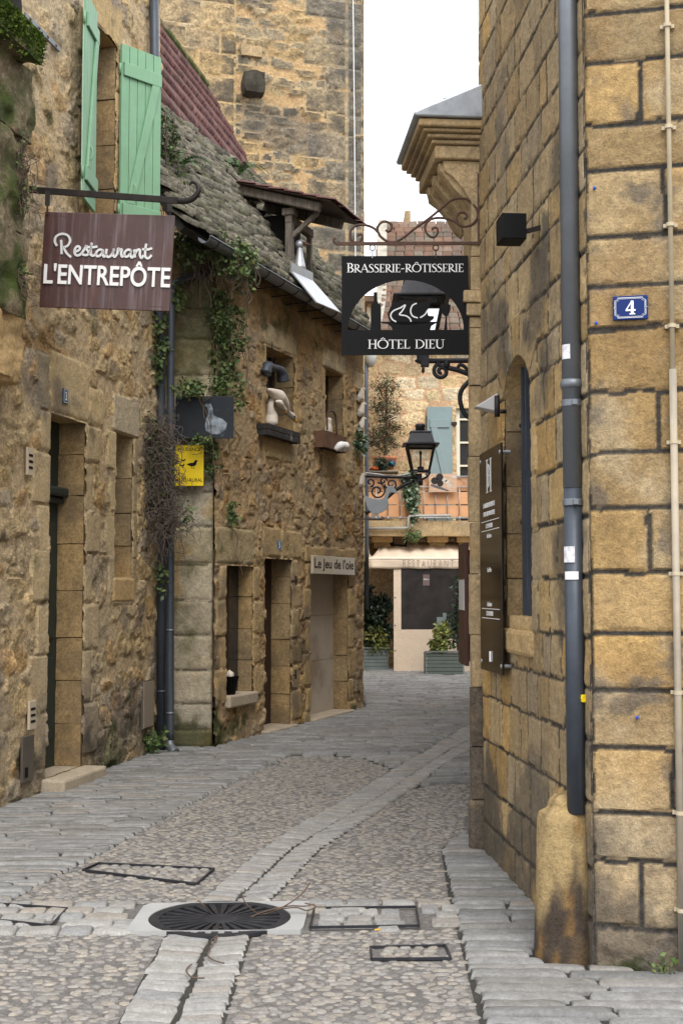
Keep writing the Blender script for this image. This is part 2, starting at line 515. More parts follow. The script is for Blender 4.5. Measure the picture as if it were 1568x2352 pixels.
M_BED = nodemat('grey_bedding_mortar', (0.16, 0.15, 0.142), grit=((40, 0.25), (120, 0.3)), var=0.3, nscale=10, bump=(60, 0.8, 0.012), rough=0.95, stain=((0.10, 0.095, 0.09), 1.5, 0.48, 0.72, 0.6))
M_JOINT = nodemat('dark_sett_joint', (0.045, 0.043, 0.038), var=0.4, nscale=10, bump=(60, 0.8, 0.012), rough=1.0, stain=((0.05, 0.065, 0.022), 1.7, 0.60, 0.74, 0.6))
M_SLAB = nodemat('pale_stone_slab', (0.34, 0.34, 0.335), var=0.12, nscale=6, bump=(60, 0.3, 0.004), rough=0.75, stain=((0.2, 0.2, 0.2), 5, 0.6, 0.8, 0.4))
M_STEP = nodemat('worn_step_stone', (0.40, 0.335, 0.25), grit=((50, 0.2),), var=0.2, nscale=8, bump=(30, 0.5, 0.008), rough=0.85, stain=((0.16, 0.14, 0.11), 4, 0.52, 0.75, 0.5))
M_LAUZE = nodemat('limestone_roof_slab', grit=((30, 0.3), (80, 0.35)), mode='rand', ramp=[(0.105, 0.095, 0.072), (0.20, 0.18, 0.14), (0.055, 0.052, 0.04), (0.15, 0.138, 0.105), (0.085, 0.085, 0.05)], var=0.4, nscale=14, bump=(25, 0.9, 0.015), rough=0.95,
                  stain=((0.055, 0.072, 0.022), 4.0, 0.54, 0.72, 0.6), stain2=((0.035, 0.033, 0.028), 9, 0.54, 0.74, 0.6))
M_LAUZEB = nodemat('roof_underlay', (0.035, 0.033, 0.028), var=0.3, bump=None, rough=1.0)
M_REDTILE = nodemat('dark_red_tile', mode='rand', ramp=[(0.090, 0.040, 0.037), (0.125, 0.056, 0.050), (0.075, 0.036, 0.036), (0.15, 0.078, 0.07)], var=0.3, nscale=10, bump=(40, 0.4, 0.006), rough=0.8,
                    stain=((0.06, 0.058, 0.05), 5, 0.55, 0.72, 0.6))
M_BRTILE = nodemat('brown_flat_tile', mode='rand', ramp=[(0.13, 0.075, 0.052), (0.17, 0.10, 0.07), (0.10, 0.075, 0.06), (0.19, 0.125, 0.095), (0.14, 0.125, 0.10)], var=0.3, nscale=8, bump=(30, 0.5, 0.006), rough=0.9,
                   stain=((0.10, 0.105, 0.085), 2.5, 0.5, 0.68, 0.6))
M_RENDER = nodemat('beige_render', (0.52, 0.37, 0.21), grit=((20, 0.12),), var=0.10, nscale=5, bump=(40, 0.3, 0.006), rough=0.9)
M_PANELD = nodemat('grey_board', (0.52, 0.465, 0.40), var=0.10, nscale=4, bump=(20, 0.15, 0.003), rough=0.7, stain=((0.28, 0.205, 0.14), 1.1, 0.52, 0.66, 0.7))
M_NAMEPLATE = nodemat('cream_name_board', (0.50, 0.44, 0.34), var=0.06, nscale=4, bump=None, rough=0.32, spec=0.5)
M_CLEAR = nodemat('lantern_glass', (0.9, 0.92, 0.92), var=0, bump=None, rough=0.03, trans=1.0)
M_PVC = nodemat('grey_pvc_pipe', (0.33, 0.33, 0.31), var=0.1, bump=None, rough=0.5)
M_EGG = nodemat('pale_shell', (0.60, 0.53, 0.45), var=0.08, bump=None, rough=0.6)
M_RED = nodemat('amber_plastic', (0.30, 0.06, 0.01), var=0.1, bump=None, rough=0.25)
M_NAVY = nodemat('navy_plastic', (0.015, 0.03, 0.09), var=0.1, bump=None, rough=0.3)
M_TEAL = nodemat('teal_plastic', (0.01, 0.16, 0.13), var=0.1, bump=None, rough=0.3)
M_FILM = nodemat('dark_clear_film', (0.030, 0.027, 0.027), var=0.5, nscale=3, bump=(5, 0.25, 0.03), rough=0.12, spec=0.5)
M_GLASSD = nodemat('dark_window_glass', (0.03, 0.032, 0.035), var=0.2, bump=None, rough=0.08, spec=0.6)
M_VENT = nodemat('beige_plastic', (0.47, 0.40, 0.30), var=0.06, bump=None, rough=0.6)
M_METER = nodemat('aged_metal_door', (0.115, 0.10, 0.085), var=0.2, nscale=5, bump=None, rough=0.45, metal=0.3)
M_COPPER = nodemat('rusty_sheet', (0.12, 0.065, 0.04), var=0.35, nscale=6, bump=(40, 0.3, 0.004), rough=0.75)
M_PAPER = nodemat('faded_sticker', (0.62, 0.62, 0.64), var=0.5, nscale=40, bump=None, rough=0.7)
M_GRATE = nodemat('worn_cast_iron', (0.095, 0.097, 0.105), var=0.25, nscale=16, bump=(70, 0.4, 0.004), rough=0.5, metal=0.4)
M_PORTALD = nodemat('blackened_portal_stone', (0.11, 0.09, 0.07), var=0.4, nscale=7, bump=(26, 0.9, 0.015), rough=0.95, grit=((26, 0.3), (70, 0.3)), stain=((0.30, 0.21, 0.11), 4, 0.55, 0.72, 0.6))
M_GOOSEZ = nodemat('pale_zinc', (0.30, 0.33, 0.36), var=0.12, nscale=8, bump=None, rough=0.5, metal=0.2)

# ------------------------------------------------------------------ masonry: a relief sheet cut into stones and mortar
class Relief:
    def __init__(s, u0, u1, z0, z1, res, seed, mortar=(0.3, 0.23, 0.14)):
        nu = max(2, int(round((u1 - u0) / res)) + 1)
        nz = max(2, int(round((z1 - z0) / res)) + 1)
        s.u = np.linspace(u0, u1, nu)
        s.z = np.linspace(z0, z1, nz)
        s.U, s.Z = np.meshgrid(s.u, s.z)
        s.h = np.zeros_like(s.U)
        s.id = -np.ones(s.U.shape, dtype=np.int64)
        s.col = np.zeros(s.U.shape + (3,))
        s.col[:] = mortar
        s.keep = np.ones((nz - 1, nu - 1), dtype=bool)
        s.seed = seed
        s.next = 0
        s.rng = np.random.RandomState(seed)
        s.UC = 0.25 * (s.U[1:, 1:] + s.U[:-1, 1:] + s.U[1:, :-1] + s.U[:-1, :-1])
        s.ZC = 0.25 * (s.Z[1:, 1:] + s.Z[:-1, 1:] + s.Z[1:, :-1] + s.Z[:-1, :-1])
    def warp(s, amp, sc):
        a = (fbm(s.U * sc, s.Z * sc, s.seed + 50, 3) - 0.5) * 2 * amp
        b = (fbm(s.U * sc + 31, s.Z * sc - 7, s.seed + 60, 3) - 0.5) * 2 * amp
        return s.U + a, s.Z + b
    def rubble(s, cw, ch, relief, palette, cover=0.25, t0=0.06, t1=0.34, rough=0.012, warp=(0.05, 5), jit=0.8, mortar_amp=0.006):
        uu, zz = s.warp(*warp)
        gy = np.floor(zz / ch)
        d1 = np.full(s.U.shape, 9.0)
        d2 = np.full(s.U.shape, 9.0)
        best = np.zeros(s.U.shape, dtype=np.int64)
        bpx = np.zeros(s.U.shape)
        bpz = np.zeros(s.U.shape)
        for dy in (-1, 0, 1):
            cy = gy + dy
            shift = (np.mod(cy, 2) * 0.5) + _hash(cy, cy * 0 + 3, s.seed) * 0.6
            gx = np.floor(uu / cw - shift)
            for dx in (-2, -1, 0, 1, 2):
                cx = gx + dx
                px = (cx + shift + 0.5 + (_hash(cx, cy, s.seed + 1) - 0.5) * jit) * cw
                pz = (cy + 0.5 + (_hash(cx, cy, s.seed + 2) - 0.5) * jit) * ch
                wgt = 0.8 + 0.45 * _hash(cx, cy, s.seed + 9)
                dd = np.maximum(np.abs(uu - px) / cw, np.abs(zz - pz) / ch) * 0.55 * wgt + np.hypot((uu - px) / cw, (zz - pz) / ch) * 0.45 * wgt
                cid = (cx.astype(np.int64) + 5000) * 20000 + (cy.astype(np.int64) + 5000)
                near = dd < d1
                d2 = np.where(near, d1, np.minimum(d2, dd))
                best = np.where(near, cid, best)
                bpx = np.where(near, px, bpx)
                bpz = np.where(near, pz, bpz)
                d1 = np.where(near, dd, d1)
        e = d2 - d1
        bx, by = best // 20000, best % 20000
        r1 = _hash(bx, by, s.seed + 3)
        r2 = _hash(bx, by, s.seed + 4)
        r3 = _hash(bx, by, s.seed + 5)
        exist = r1 > cover
        n1 = fbm(s.U * 14, s.Z * 14, s.seed + 11, 4, 0.6)
        n2 = fbm(s.U * 34, s.Z * 34, s.seed + 21, 3, 0.6)
        n3 = 1 - np.abs(2 * fbm(s.U * 9, s.Z * 9, s.seed + 41, 4, 0.6) - 1)
        prof = sstep(t0, t1, e + (n1 - 0.5) * 0.22)
        tilt = ((uu - bpx) * (_hash(bx, by, s.seed + 6) - 0.5) + (zz - bpz) * (_hash(bx, by, s.seed + 7) - 0.5)) * 0.22
        hs = prof * (relief * (0.2 + 0.8 * r2) + tilt) + ((n1 - 0.5) * 2.2 + (n3 - 0.7) * 1.2) * rough * prof + (n2 - 0.5) * rough * 1.1
        hm = (fbm(s.U * 6, s.Z * 6, s.seed + 31, 4) - 0.5) * mortar_amp * 2 + (n2 - 0.5) * rough * 0.8 + (n1 - 0.5) * rough
        s.h = np.where(exist, hs, hm + prof * 0.3 * relief * r2)
        isst = exist & (e > t0 + 0.02)
        s.id = np.where(isst, best, -1)
        pal = np.array(palette)
        k = (r3 * len(pal)).astype(int).clip(0, len(pal) - 1)
        c = pal[k] * (0.8 + 0.4 * r1)[..., None]
        s.col = np.where(isst[..., None], c, s.col)
        _, inv = np.unique(s.id, return_inverse=True)
        s.id = np.where(isst, inv.reshape(s.id.shape), -1)
        s.next = int(s.id.max()) + 1
        return s
    def ashlar(s, blocks, joint=0.011, proud=0.012, palette=((0.4, 0.28, 0.13),), warp=(0.008, 9), rough=0.006, soft=0.012, vary=0.14, lump=0.0):
        """blocks: (u0,u1,z0,z1[,colour]) each becomes one stone"""
        uu, zz = s.warp(*warp)
        n1 = fbm(s.U * 22, s.Z * 22, s.seed + 71, 4, 0.6) - 0.5
        n2 = fbm(s.U * 5, s.Z * 5, s.seed + 81, 3, 0.5) - 0.5
        pal = np.array(palette)
        for b in blocks:
            u0, u1, z0, z1 = b[:4]
            i0, i1 = np.searchsorted(s.u, [u0 - 0.05, u1 + 0.05])
            j0, j1 = np.searchsorted(s.z, [z0 - 0.05, z1 + 0.05])
            if i1 <= i0 or j1 <= j0:
                continue
            sl = (slice(j0, j1), slice(i0, i1))
            a, c = uu[sl], zz[sl]
            e = np.minimum(np.minimum(a - u0, u1 - a), np.minimum(c - z0, z1 - c)) - joint / 2
            ins = e > 0
            r = s.rng.rand(4)
            colr = np.array(b[4]) if len(b) > 4 else pal[int(r[0] * len(pal)) % len(pal)] * (1 - vary + 2 * vary * r[1])
            hh = sstep(0, soft, e) * proud * (0.6 + 0.6 * r[2]) + n1[sl] * rough * 2 + n2[sl] * lump
            s.h[sl] = np.where(ins, hh, s.h[sl])
            s.id[sl] = np.where(ins, s.next, s.id[sl])
            s.col[sl] = np.where(ins[..., None], colr, s.col[sl])
            s.next += 1
        return s
    def clear(s, u0, u1, z0, z1, col, amp=0.003):
        """flat mortar patch"""
        m = (s.U > u0) & (s.U < u1) & (s.Z > z0) & (s.Z < z1)
        s.id[m] = -1
        s.h[m] = ((fbm(s.U * 9, s.Z * 9, s.seed + 5, 3) - 0.5) * 2 * amp)[m]
        s.col[m] = col
        return s
    def hole(s, fn):
        s.keep &= ~fn(s.UC, s.ZC)
        return s
    def tintmap(s, w, col):
        """blend the colour towards col by weight map w"""
        w = np.clip(w, 0, 1)[..., None]
        s.col = s.col * (1 - w) + np.array(col) * w
        return s
    def grime(s, sc=1.6, lo=0.5, hi=0.75, col=(0.12, 0.1, 0.08), amt=0.5, seed=900, bias=None):
        n = fbm(s.U * sc, s.Z * sc, s.seed + seed, 5, 0.55)
        if bias is not None:
            n = n + bias
        return s.tintmap(sstep(lo, hi, n) * amt, col)
    def build(s, name, mat_m, mat_s, parent, matrix, limit=300, stone='stone', mat_d=None, from_id=None, view=None):
        nz, nu = s.U.shape
        idx = np.arange(nz * nu).reshape(nz, nu)
        Fq = np.stack([idx[:-1, :-1], idx[:-1, 1:], idx[1:, 1:], idx[1:, :-1]], -1)
        a, b, c, d = s.id[:-1, :-1], s.id[:-1, 1:], s.id[1:, 1:], s.id[1:, :-1]
        fid = np.where((a == b) & (b == c) & (c == d), a, -1)
        fid = np.where(s.keep, fid, -2)
        V = np.stack([s.U, -s.h, s.Z], -1).reshape(-1, 3)
        C = s.col.reshape(-1, 3)
        Ff = Fq.reshape(-1, 4)
        fi = fid.reshape(-1)
        def sub(nm, sel, mat, par, kind=None):
            ff = Ff[sel]
            uq, inv = np.unique(ff, return_inverse=True)
            me = mesh_np(nm, V[uq], inv.reshape(-1, 4), True, C[uq])
            return obj(nm, me, mat, par, kind)
        wall = sub(name, fi == -1, mat_m, parent)
        wall.matrix_local = matrix
        order = np.argsort(fi, kind='stable')
        ids, start, cnt = np.unique(fi[order], return_index=True, return_counts=True)
        items = [(n, order[st:st + n], i) for i, st, n in zip(ids, start, cnt) if i >= 0]
        fu, fz = s.UC.reshape(-1), s.ZC.reshape(-1)
        def score(t):
            k = t[1][0]
            return -t[0] - (1e6 if view and view[0] < fu[k] < view[1] and view[2] < fz[k] < view[3] else 0)
        items.sort(key=score)
        for n, sel, i in items[:limit]:
            if n >= 3:
                sub(stone, sel, mat_d if mat_d and i >= from_id else mat_s, wall)
        rest = [sel for n, sel, i in items[limit:]]
        if rest:
            sub(stone, np.concatenate(rest), mat_s, wall, 'stuff')
        return wall

def rect_hole(u0, u1, z0, z1):
    return lambda U, Z: (U > u0) & (U < u1) & (Z > z0) & (Z < z1)

def courses(zs, u0, u1, wmin, wmax, rng, given=None):
    """running courses between heights zs"""
    out = []
    for k in range(len(zs) - 1):
        cuts = [u0]
        if given and k in given:
            cuts += [c for c in given[k] if u0 < c < u1]
        else:
            x = u0 + rng.uniform(0.3, 1.0) * wmax
            while x < u1 - wmin * 0.6:
                cuts.append(x)
                x += rng.uniform(wmin, wmax)
        cuts.append(u1)
        cuts.sort()
        for a, b in zip(cuts[:-1], cuts[1:]):
            out.append((a, b, zs[k], zs[k + 1]))
    return out

def jamb_stones(parent, u, side, z0, z1, depth, hs, mat=M_REVEAL, y0=0.004, thick=0.14, name='jamb_stone'):
    """the stones lining one side of an opening; side=+1: the opening lies at smaller u (right jamb)"""
    rng = random.Random(int(u * 1000) + 7)
    z = z0
    while z < z1 - 0.02:
        h = min(rng.uniform(*hs), z1 - z)
        if z1 - (z + h) < 0.08:
            h = z1 - z
        j = rng.uniform(-0.006, 0.006)
        a, b = (u + j, u + thick) if side > 0 else (u - thick, u + j)
        rock(name, a, b, y0, depth, z + 0.002, z + h - 0.003, mat, parent, rng.randint(1, 999), 6, 0.009, 0.035, 9)
        z += h

def rock(name, x0, x1, y0, y1, z0, z1, mat, parent, seed=1, n=10, amp=0.03, rnd=0.25, sc=7, matrix=None, M=None):
    """a lumpy block: subdivided, rounded and roughened box"""
    V, F = [], []
    def face(fn):
        b = len(V)
        for i in range(n + 1):
            for j in range(n + 1):
                V.append(fn(i / n * 2 - 1, j / n * 2 - 1))
        for i in range(n):
            for j in range(n):
                k = b + i * (n + 1) + j
                F.append((k, k + n + 1, k + n + 2, k + 1))
    face(lambda a, c: (a, -1, c)); face(lambda a, c: (-a, 1, c)); face(lambda a, c: (1, a, c))
    face(lambda a, c: (-1, -a, c)); face(lambda a, c: (a, c, 1)); face(lambda a, c: (-a, c, -1))
    P = np.array(V, dtype=float)
    r = np.linalg.norm(P, axis=1, keepdims=True)
    P = P * (1 - rnd) + rnd * P / r * 1.25
    half = np.array([(x1 - x0) / 2, (y1 - y0) / 2, (z1 - z0) / 2])
    cen = np.array([(x0 + x1) / 2, (y0 + y1) / 2, (z0 + z1) / 2])
    Q = P * half
    nn = (fbm(Q[:, 0] * sc + Q[:, 1] * 5.1, Q[:, 2] * sc + Q[:, 1] * 3.7, seed, 4, 0.55) - 0.5) * 2
    nd = P / np.linalg.norm(P, axis=1, keepdims=True)
    Q = Q + nd * (nn * amp)[:, None] + cen
    if M is not None:
        Q = np.array([(M @ Vector(q))[:] for q in Q])
    me = mesh_np(name, Q, np.array(F), True)
    o = obj(name, me, mat, parent)
    if matrix is not None:
        o.matrix_local = matrix
    return o

I4 = Matrix.Identity(4)

# ================================================================== ground
def struct(o):
    o['kind'] = 'structure'
    return o

gm = MB()
gm.add([(-400, -60, -0.03), (400, -60, -0.03), (400, 900, -0.03), (-400, 900, -0.03)], [(0, 1, 2, 3)])
struct(gm.build('ground', nodemat('distant_ground', (0.20, 0.19, 0.175), var=0.25, nscale=2, rough=0.95)))
sm = MB()
sm.add([(-5, -4, 0.0), (5, -4, 0.0), (9, 45, 0.0), (-9, 45, 0.0)], [(0, 1, 2, 3)])
struct(sm.build('street', M_BED))

# ================================================================== wall planes
A = Frame(G(200, 1785), 79)
B = Frame(G(603, 1691), 70)
BC = Frame(G(400, 1720), 3)
CORNER = G(1366, 2229)
S = Frame(G(1128, 1976), -85.5)
S_END = S.hit(1366, 2229)[0]
F = Frame(CORNER, -13)
T = Frame((0.345 * 25.4 / 20.6, 25.4), 17)
EY = 27.3
E_ = Frame((0.0, EY), 0)
BAL_Y = 26.4

# ================================================================== right corner house
corner = thing('corner_house', 'ochre ashlar corner house with number four plate and dark pointing', 'house', CORNER)
def rel(fr):
    return Matrix.Translation(-Vector(corner.location)) @ fr.M
rngF = random.Random(4)
zF = [-0.03] + [F.hit(1352, y)[1] for y in (2126, 1973, 1862, 1717, 1585, 1455, 1314, 1169, 1041, 902, 759, 662, 549, 395, 292, 148, 36)]
while zF[-1] < 6.3:
    zF.append(zF[-1] + rngF.uniform(0.22, 0.3))
def uF(x, y):
    return F.hit(x, y)[0]
givF = {1: [uF(1473, 2050), 0.52, 0.95], 3: [uF(1545, 1790), 0.9], 7: [uF(1490, 1240), 0.75], 9: [uF(1512, 970), 0.8], 13: [uF(1525, 470), 0.95],
        15: [uF(1470, 215), 0.74]}
for k in range(len(zF)):
    if k not in givF:
        givF[k] = [0.46 + 0.16 * rngF.random(), 0.9 + 0.25 * rngF.random(), 1.3 + 0.2 * rngF.random()]
palF = [(0.39, 0.262, 0.112), (0.42, 0.285, 0.13), (0.35, 0.245, 0.12), (0.43, 0.28, 0.112), (0.37, 0.272, 0.145)]
rf = Relief(-0.008, 1.8, 0, 6.3, 0.011, 21, mortar=(0.060, 0.055, 0.050))
rf.h = (fbm(rf.U * 15, rf.Z * 15, 5, 3) - 0.5) * 0.006
rf.ashlar(courses(zF, -0.008, 1.8, 0.4, 0.7, rngF, givF), joint=0.022, proud=0.008, palette=palF, warp=(0.013, 9), rough=0.004, soft=0.008, lump=0.007, vary=0.2)
rf.grime(1.7, 0.45, 0.70, (0.24, 0.15, 0.065), 0.55, 21)
rf.grime(2.6, 0.55, 0.75, (0.44, 0.36, 0.235), 0.55, 22)
low = sstep(0.55, 0.1, rf.Z)
rf.h += low * (fbm(rf.U * 9, rf.Z * 9, 77, 4, 0.55) - 0.5) * 0.06
rf.tintmap(sstep(1.15, 0.5, rf.Z) * 0.75 * (rf.id >= 0), (0.40, 0.315, 0.20))
rf.grime(3.0, 0.42, 0.62, (0.10, 0.085, 0.07), 0.8, 31, bias=0.28 * sstep(0.42, 0.05, rf.Z) - 0.14 * sstep(0.3, 0.6, rf.Z) - 0.12)
rf.grime(7.0, 0.60, 0.72, (0.04, 0.055, 0.012), 0.9, 41, bias=0.25 * sstep(0.10, 0.0, rf.Z) - 0.2)
rf.grime(6.0, 0.52, 0.66, (0.115, 0.10, 0.085), 0.7, 51, bias=0.07 * np.exp(-((rf.Z - 1.28) / 0.2) ** 2) - 0.07)
rf.tintmap((rf.id < 0) * 0.85 * sstep(-0.1, 0.35, rf.Z), (0.040, 0.037, 0.034))
wallF = rf.build('wall', M_MORT, M_ASH, corner, rel(F))
wallF['label'] = 'wall of large ochre blocks'

zS = [-0.03, 0.2, 0.42, 0.70, 0.97, 1.19, 1.40, 1.67, 1.93, 2.19, 2.45, 2.70, 2.87, 3.09, 3.37, 3.55, 3.81, 4.02]
rngS = random.Random(9)
while zS[-1] < 6.6:
    zS.append(zS[-1] + rngS.uniform(0.2, 0.28))
SU0, SU1 = -0.22, S_END + 0.006
rs = Relief(SU0, SU1, 0, 6.6, 0.0125, 33, mortar=(0.070, 0.062, 0.053))
palS = [(0.42, 0.29, 0.13), (0.40, 0.30, 0.165), (0.45, 0.32, 0.16), (0.38, 0.28, 0.15), (0.44, 0.285, 0.11), (0.40, 0.31, 0.19)]
rs.h = (fbm(rs.U * 15, rs.Z * 15, 6, 3) - 0.5) * 0.006
bl = courses(zS, SU0, SU1, 0.14, 0.40, rngS)
AU0, AU1 = 0.50, 1.17                       # arched window
AZ0, AZ1, ARISE = 1.40, 2.70, 0.19
acx = (AU0 + AU1) / 2
aR = ((AU1 - AU0) ** 2 / 4 + ARISE ** 2) / (2 * ARISE)
acz = AZ1 + ARISE - aR
def in_arch(U, Z, g=0.0):
    return (U > AU0 - g) & (U < AU1 + g) & (Z > AZ0) & ((Z < AZ1) | (np.hypot(U - acx, Z - acz) < aR + g))
rs.ashlar(bl, joint=0.017, proud=0.008, palette=palS, warp=(0.014, 8), rough=0.0045, soft=0.008, lump=0.006, vary=0.24)
# window dressings: jamb blocks and voussoirs
jb = []
z = AZ0 - 0.02
while z < AZ1 - 0.05:
    h = rngS.uniform(0.24, 0.3)
    jb.append((AU0 - rngS.choice((0.12, 0.2)), AU0, z, min(z + h, AZ1)))
    jb.append((AU1, AU1 + rngS.choice((0.13, 0.22)), z, min(z + h, AZ1)))
    z += h
rs.ashlar(jb, joint=0.012, proud=0.012, palette=palS, warp=(0.006, 7), rough=0.004, soft=0.012)
ring = (rs.Z > AZ1) & (np.hypot(rs.U - acx, rs.Z - acz) < aR + 0.22) & (rs.U > AU0 - 0.14) & (rs.U < AU1 + 0.14)
an = np.arctan2(rs.U - acx, rs.Z - acz)
va = 2 * math.asin((AU1 - AU0 + 0.28) / 2 / (aR + 0.1)) / 7
vi = np.floor(an / va + 0.5).astype(int)
ve = np.abs(an / va + 0.5 - np.floor(an / va + 0.5) - 0.5)
for k in range(vi[ring].min(), vi[ring].max() + 1):
    mk = ring & (vi == k) & (ve < 0.46)
    rs.id[mk] = rs.next
    rs.col[mk] = np.array(palS[k % 6]) * 0.95
    rs.h[mk] = 0.012 + (fbm(rs.U * 20, rs.Z * 20, 3, 3) - 0.5)[mk] * 0.008
    rs.next += 1
mk = ring & (ve >= 0.46)
rs.id[mk] = -1
rs.col[mk] = (0.10, 0.088, 0.074)
rs.hole(lambda U, Z: in_arch(U, Z))
rs.grime(2.2, 0.46, 0.64, (0.085, 0.075, 0.062), 0.85, 31, bias=0.32 * sstep(0.85, 0.1, rs.Z) - 0.13)
rs.grime(1.1, 0.5, 0.7, (0.24, 0.19, 0.125), 0.5, 61, bias=0.12 * sstep(2.6, 4.2, rs.Z) - 0.02)
rs.grime(7.0, 0.60, 0.72, (0.04, 0.055, 0.012), 0.8, 41, bias=0.2 * sstep(0.08, 0.0, rs.Z) - 0.2)
rs.tintmap((rs.id < 0) * 0.8, (0.050, 0.045, 0.038))
wallS = rs.build('side_wall', M_MORT, M_SIDE, corner, rel(S))
MS = rel(S)
def part_S(mb, name, mat, bevel=0.0, smooth=False):
    return mb.build(name, mat, corner, smooth, bevel, MS)
# recess of the arched window: reveals, sill, dark pane, bars
win = part_S(MB().box(AU0 - 0.05, AU1 + 0.05, 0.34, 0.38, AZ0 - 0.1, AZ1 + 0.35), 'window', M_GLASSD)
jamb_stones(win, AU0, -1, AZ0, AZ1 + 0.02, 0.34, (0.24, 0.32))
jamb_stones(win, AU1, 1, AZ0, AZ1 + 0.02, 0.34, (0.24, 0.32))
mb = MB()
seg = 14
half = math.asin((AU1 - AU0) / 2 / aR)
for k in range(seg):
    a0, a1 = -half + 2 * half * k / seg, -half + 2 * half * (k + 1) / seg
    q = []
    for a, rr in ((a0, aR), (a1, aR), (a1, aR + 0.12), (a0, aR + 0.12)):
        q.append((acx + rr * math.sin(a), acz + rr * math.cos(a)))
    mb.prism([q[0], q[3], q[2], q[1]], -0.008, 0.34)
mb.build('arch_soffit', M_DRESS, win)
MB().prism([(AU0 - 0.03, AZ0 - 0.14), (AU1 + 0.03, AZ0 - 0.14), (AU1 + 0.03, AZ0 + 0.0), (AU0 - 0.03, AZ0 + 0.0)], -0.03, 0.34).build('sill', M_DRESS, win, bevel=0.025)
rock('sill_slope', AU0 + 0.0, AU1, -0.01, 0.3, AZ0 - 0.03, AZ0 + 0.07, M_DRESS, win, 4, 6, 0.006, 0.12)
mb = MB()
for uu in (0.70, 0.80):
    mb.box(uu - 0.012, uu + 0.012, 0.05, 0.075, AZ0, AZ1 + 0.15)
mb.build('window_bar', M_ZINC2, win)
MB().tube([(AU0 - 0.02, 0.088, 2.0), (AU1 + 0.02, 0.088, 2.0)], 0.012, 8).build('crossbar', M_STEEL, win, True)
MB().tube([(AU0 - 0.02, 0.088, 2.55), (AU1 + 0.02, 0.088, 2.55)], 0.012, 8).build('crossbar', M_ZINC2, win, True)
# body behind the faces
LC = MS.inverted() @ rel(F)
cb = MB()
cb.box(0.42, 2.6, 0.03, 6.0, 0.0, 6.25)
cb.build('core', M_DRESS, corner, matrix=rel(F) @ Matrix.Translation((0.0, 0.0, 0)))
cb = MB().box(-0.95, 1.75, 0.42, 3.0, 0.0, 6.5)
part_S(cb, 'core', M_DRESS)
cl = Vector(corner.location)
cb = MB().add([Vector(p) - cl for p in ((0.98, 8.95, 0), (2.15, 19.5, 0), (6, 19.5, 0), (6, 8.0, 0), (0.98, 8.95, 6.5), (2.15, 19.5, 6.5), (6, 19.5, 6.5), (6, 8.0, 6.5))],
              [(0, 4, 5, 1), (1, 5, 6, 2), (2, 6, 7, 3), (3, 7, 4, 0), (4, 7, 6, 5)])
cb.build('rear_wall', M_PORTAL, corner)
# portal at the far end of the side wall: pilaster, entablature, lead cap
PU0, PU1 = -0.93, -0.235
def bands(lst, name, mat, bev=0.008):
    for (u0, u1, y0, z0, z1) in lst:
        part_S(MB().box(u0, u1, y0, 0.4, z0, z1), name, mat, bev)
bands([(PU1 - 0.07, PU1 + 0.012, -0.088, 0.0, 0.32)], 'plinth', M_PORTALD, 0.03)
zz = 0.324
rp = random.Random(3)
while zz < 3.3:
    h = min(rp.uniform(0.28, 0.46), 3.34 - zz)
    rock('pilaster_block', PU1 - 0.075, PU1 + rp.uniform(-0.004, 0.004), -0.072 + rp.uniform(-0.006, 0.006), 0.4, zz, zz + h - 0.004, M_PORTALD if zz < 0.9 else M_PORTAL, corner, rp.randint(1, 99), 9, 0.009, 0.03, 9, MS)
    zz += h
bands([(PU1 - 0.10, PU1 + 0.02, -0.09, 3.342, 3.42), (PU1 - 0.14, PU1 + 0.035, -0.11, 3.424, 3.50), (PU1 - 0.18, PU1 + 0.006, -0.06, 3.504, 3.72), (PU1 - 0.30, PU1, -0.055, 3.724, 4.17)], 'capital', M_PORTAL)
def run_profile(pr, u0, u1):
    n = len(pr)
    m = MB()
    vs = [(u0, -p, z) for p, z in pr] + [(u1, -p, z) for p, z in pr]
    fs = [tuple(range(n)), tuple(n + i for i in reversed(range(n)))]
    for i in range(n):
        j = (i + 1) % n
        fs.append((i, n + i, n + j, j))
    return m.add(vs, fs)
for (p_, e_, z0_, z1_) in ((0.235, 0.0, 4.06, 4.335), (0.29, 0.03, 4.338, 4.425), (0.315, 0.05, 4.428, 4.455), (0.345, 0.075, 4.458, 4.485), (0.375, 0.10, 4.488, 4.51), (0.405, 0.125, 4.513, 4.562)):
    if z0_ < 4.1:
        part_S(run_profile([(0.0, 4.02), (0.05, 4.06), (0.10, 4.15), (0.17, 4.23), (0.225, 4.27), (0.235, 4.335), (0.0, 4.335)], PU0, PU1 + 0.01), 'cornice', M_PORTAL, 0.006)
    else:
        part_S(MB().box(PU0 - e_ * 0.5, PU1 + 0.01 + e_, -p_, 0.1, z0_, z1_), 'cornice', M_PORTAL, 0.012)
for k in range(3):
    u = PU1 - 0.02 - k * 0.24
    part_S(run_profile([(0.02, 4.0), (0.16, 4.17), (0.25, 4.28), (0.26, 4.33), (0.0, 4.33)], u - 0.09, u), 'corbel', M_PORTAL, 0.01)
part_S(run_profile([(0.0, 4.565), (0.43, 4.566), (0.44, 4.59), (0.40, 4.61), (0.02, 4.78), (0.0, 4.78)], PU0 - 0.09, PU1 + 0.155), 'lead_cap', M_LEAD, 0.01)
part_S(MB().box(-0.75, -0.4, -0.2, 0.1, 4.7, 4.82), 'chimney_flashing', M_LEAD, 0.01)

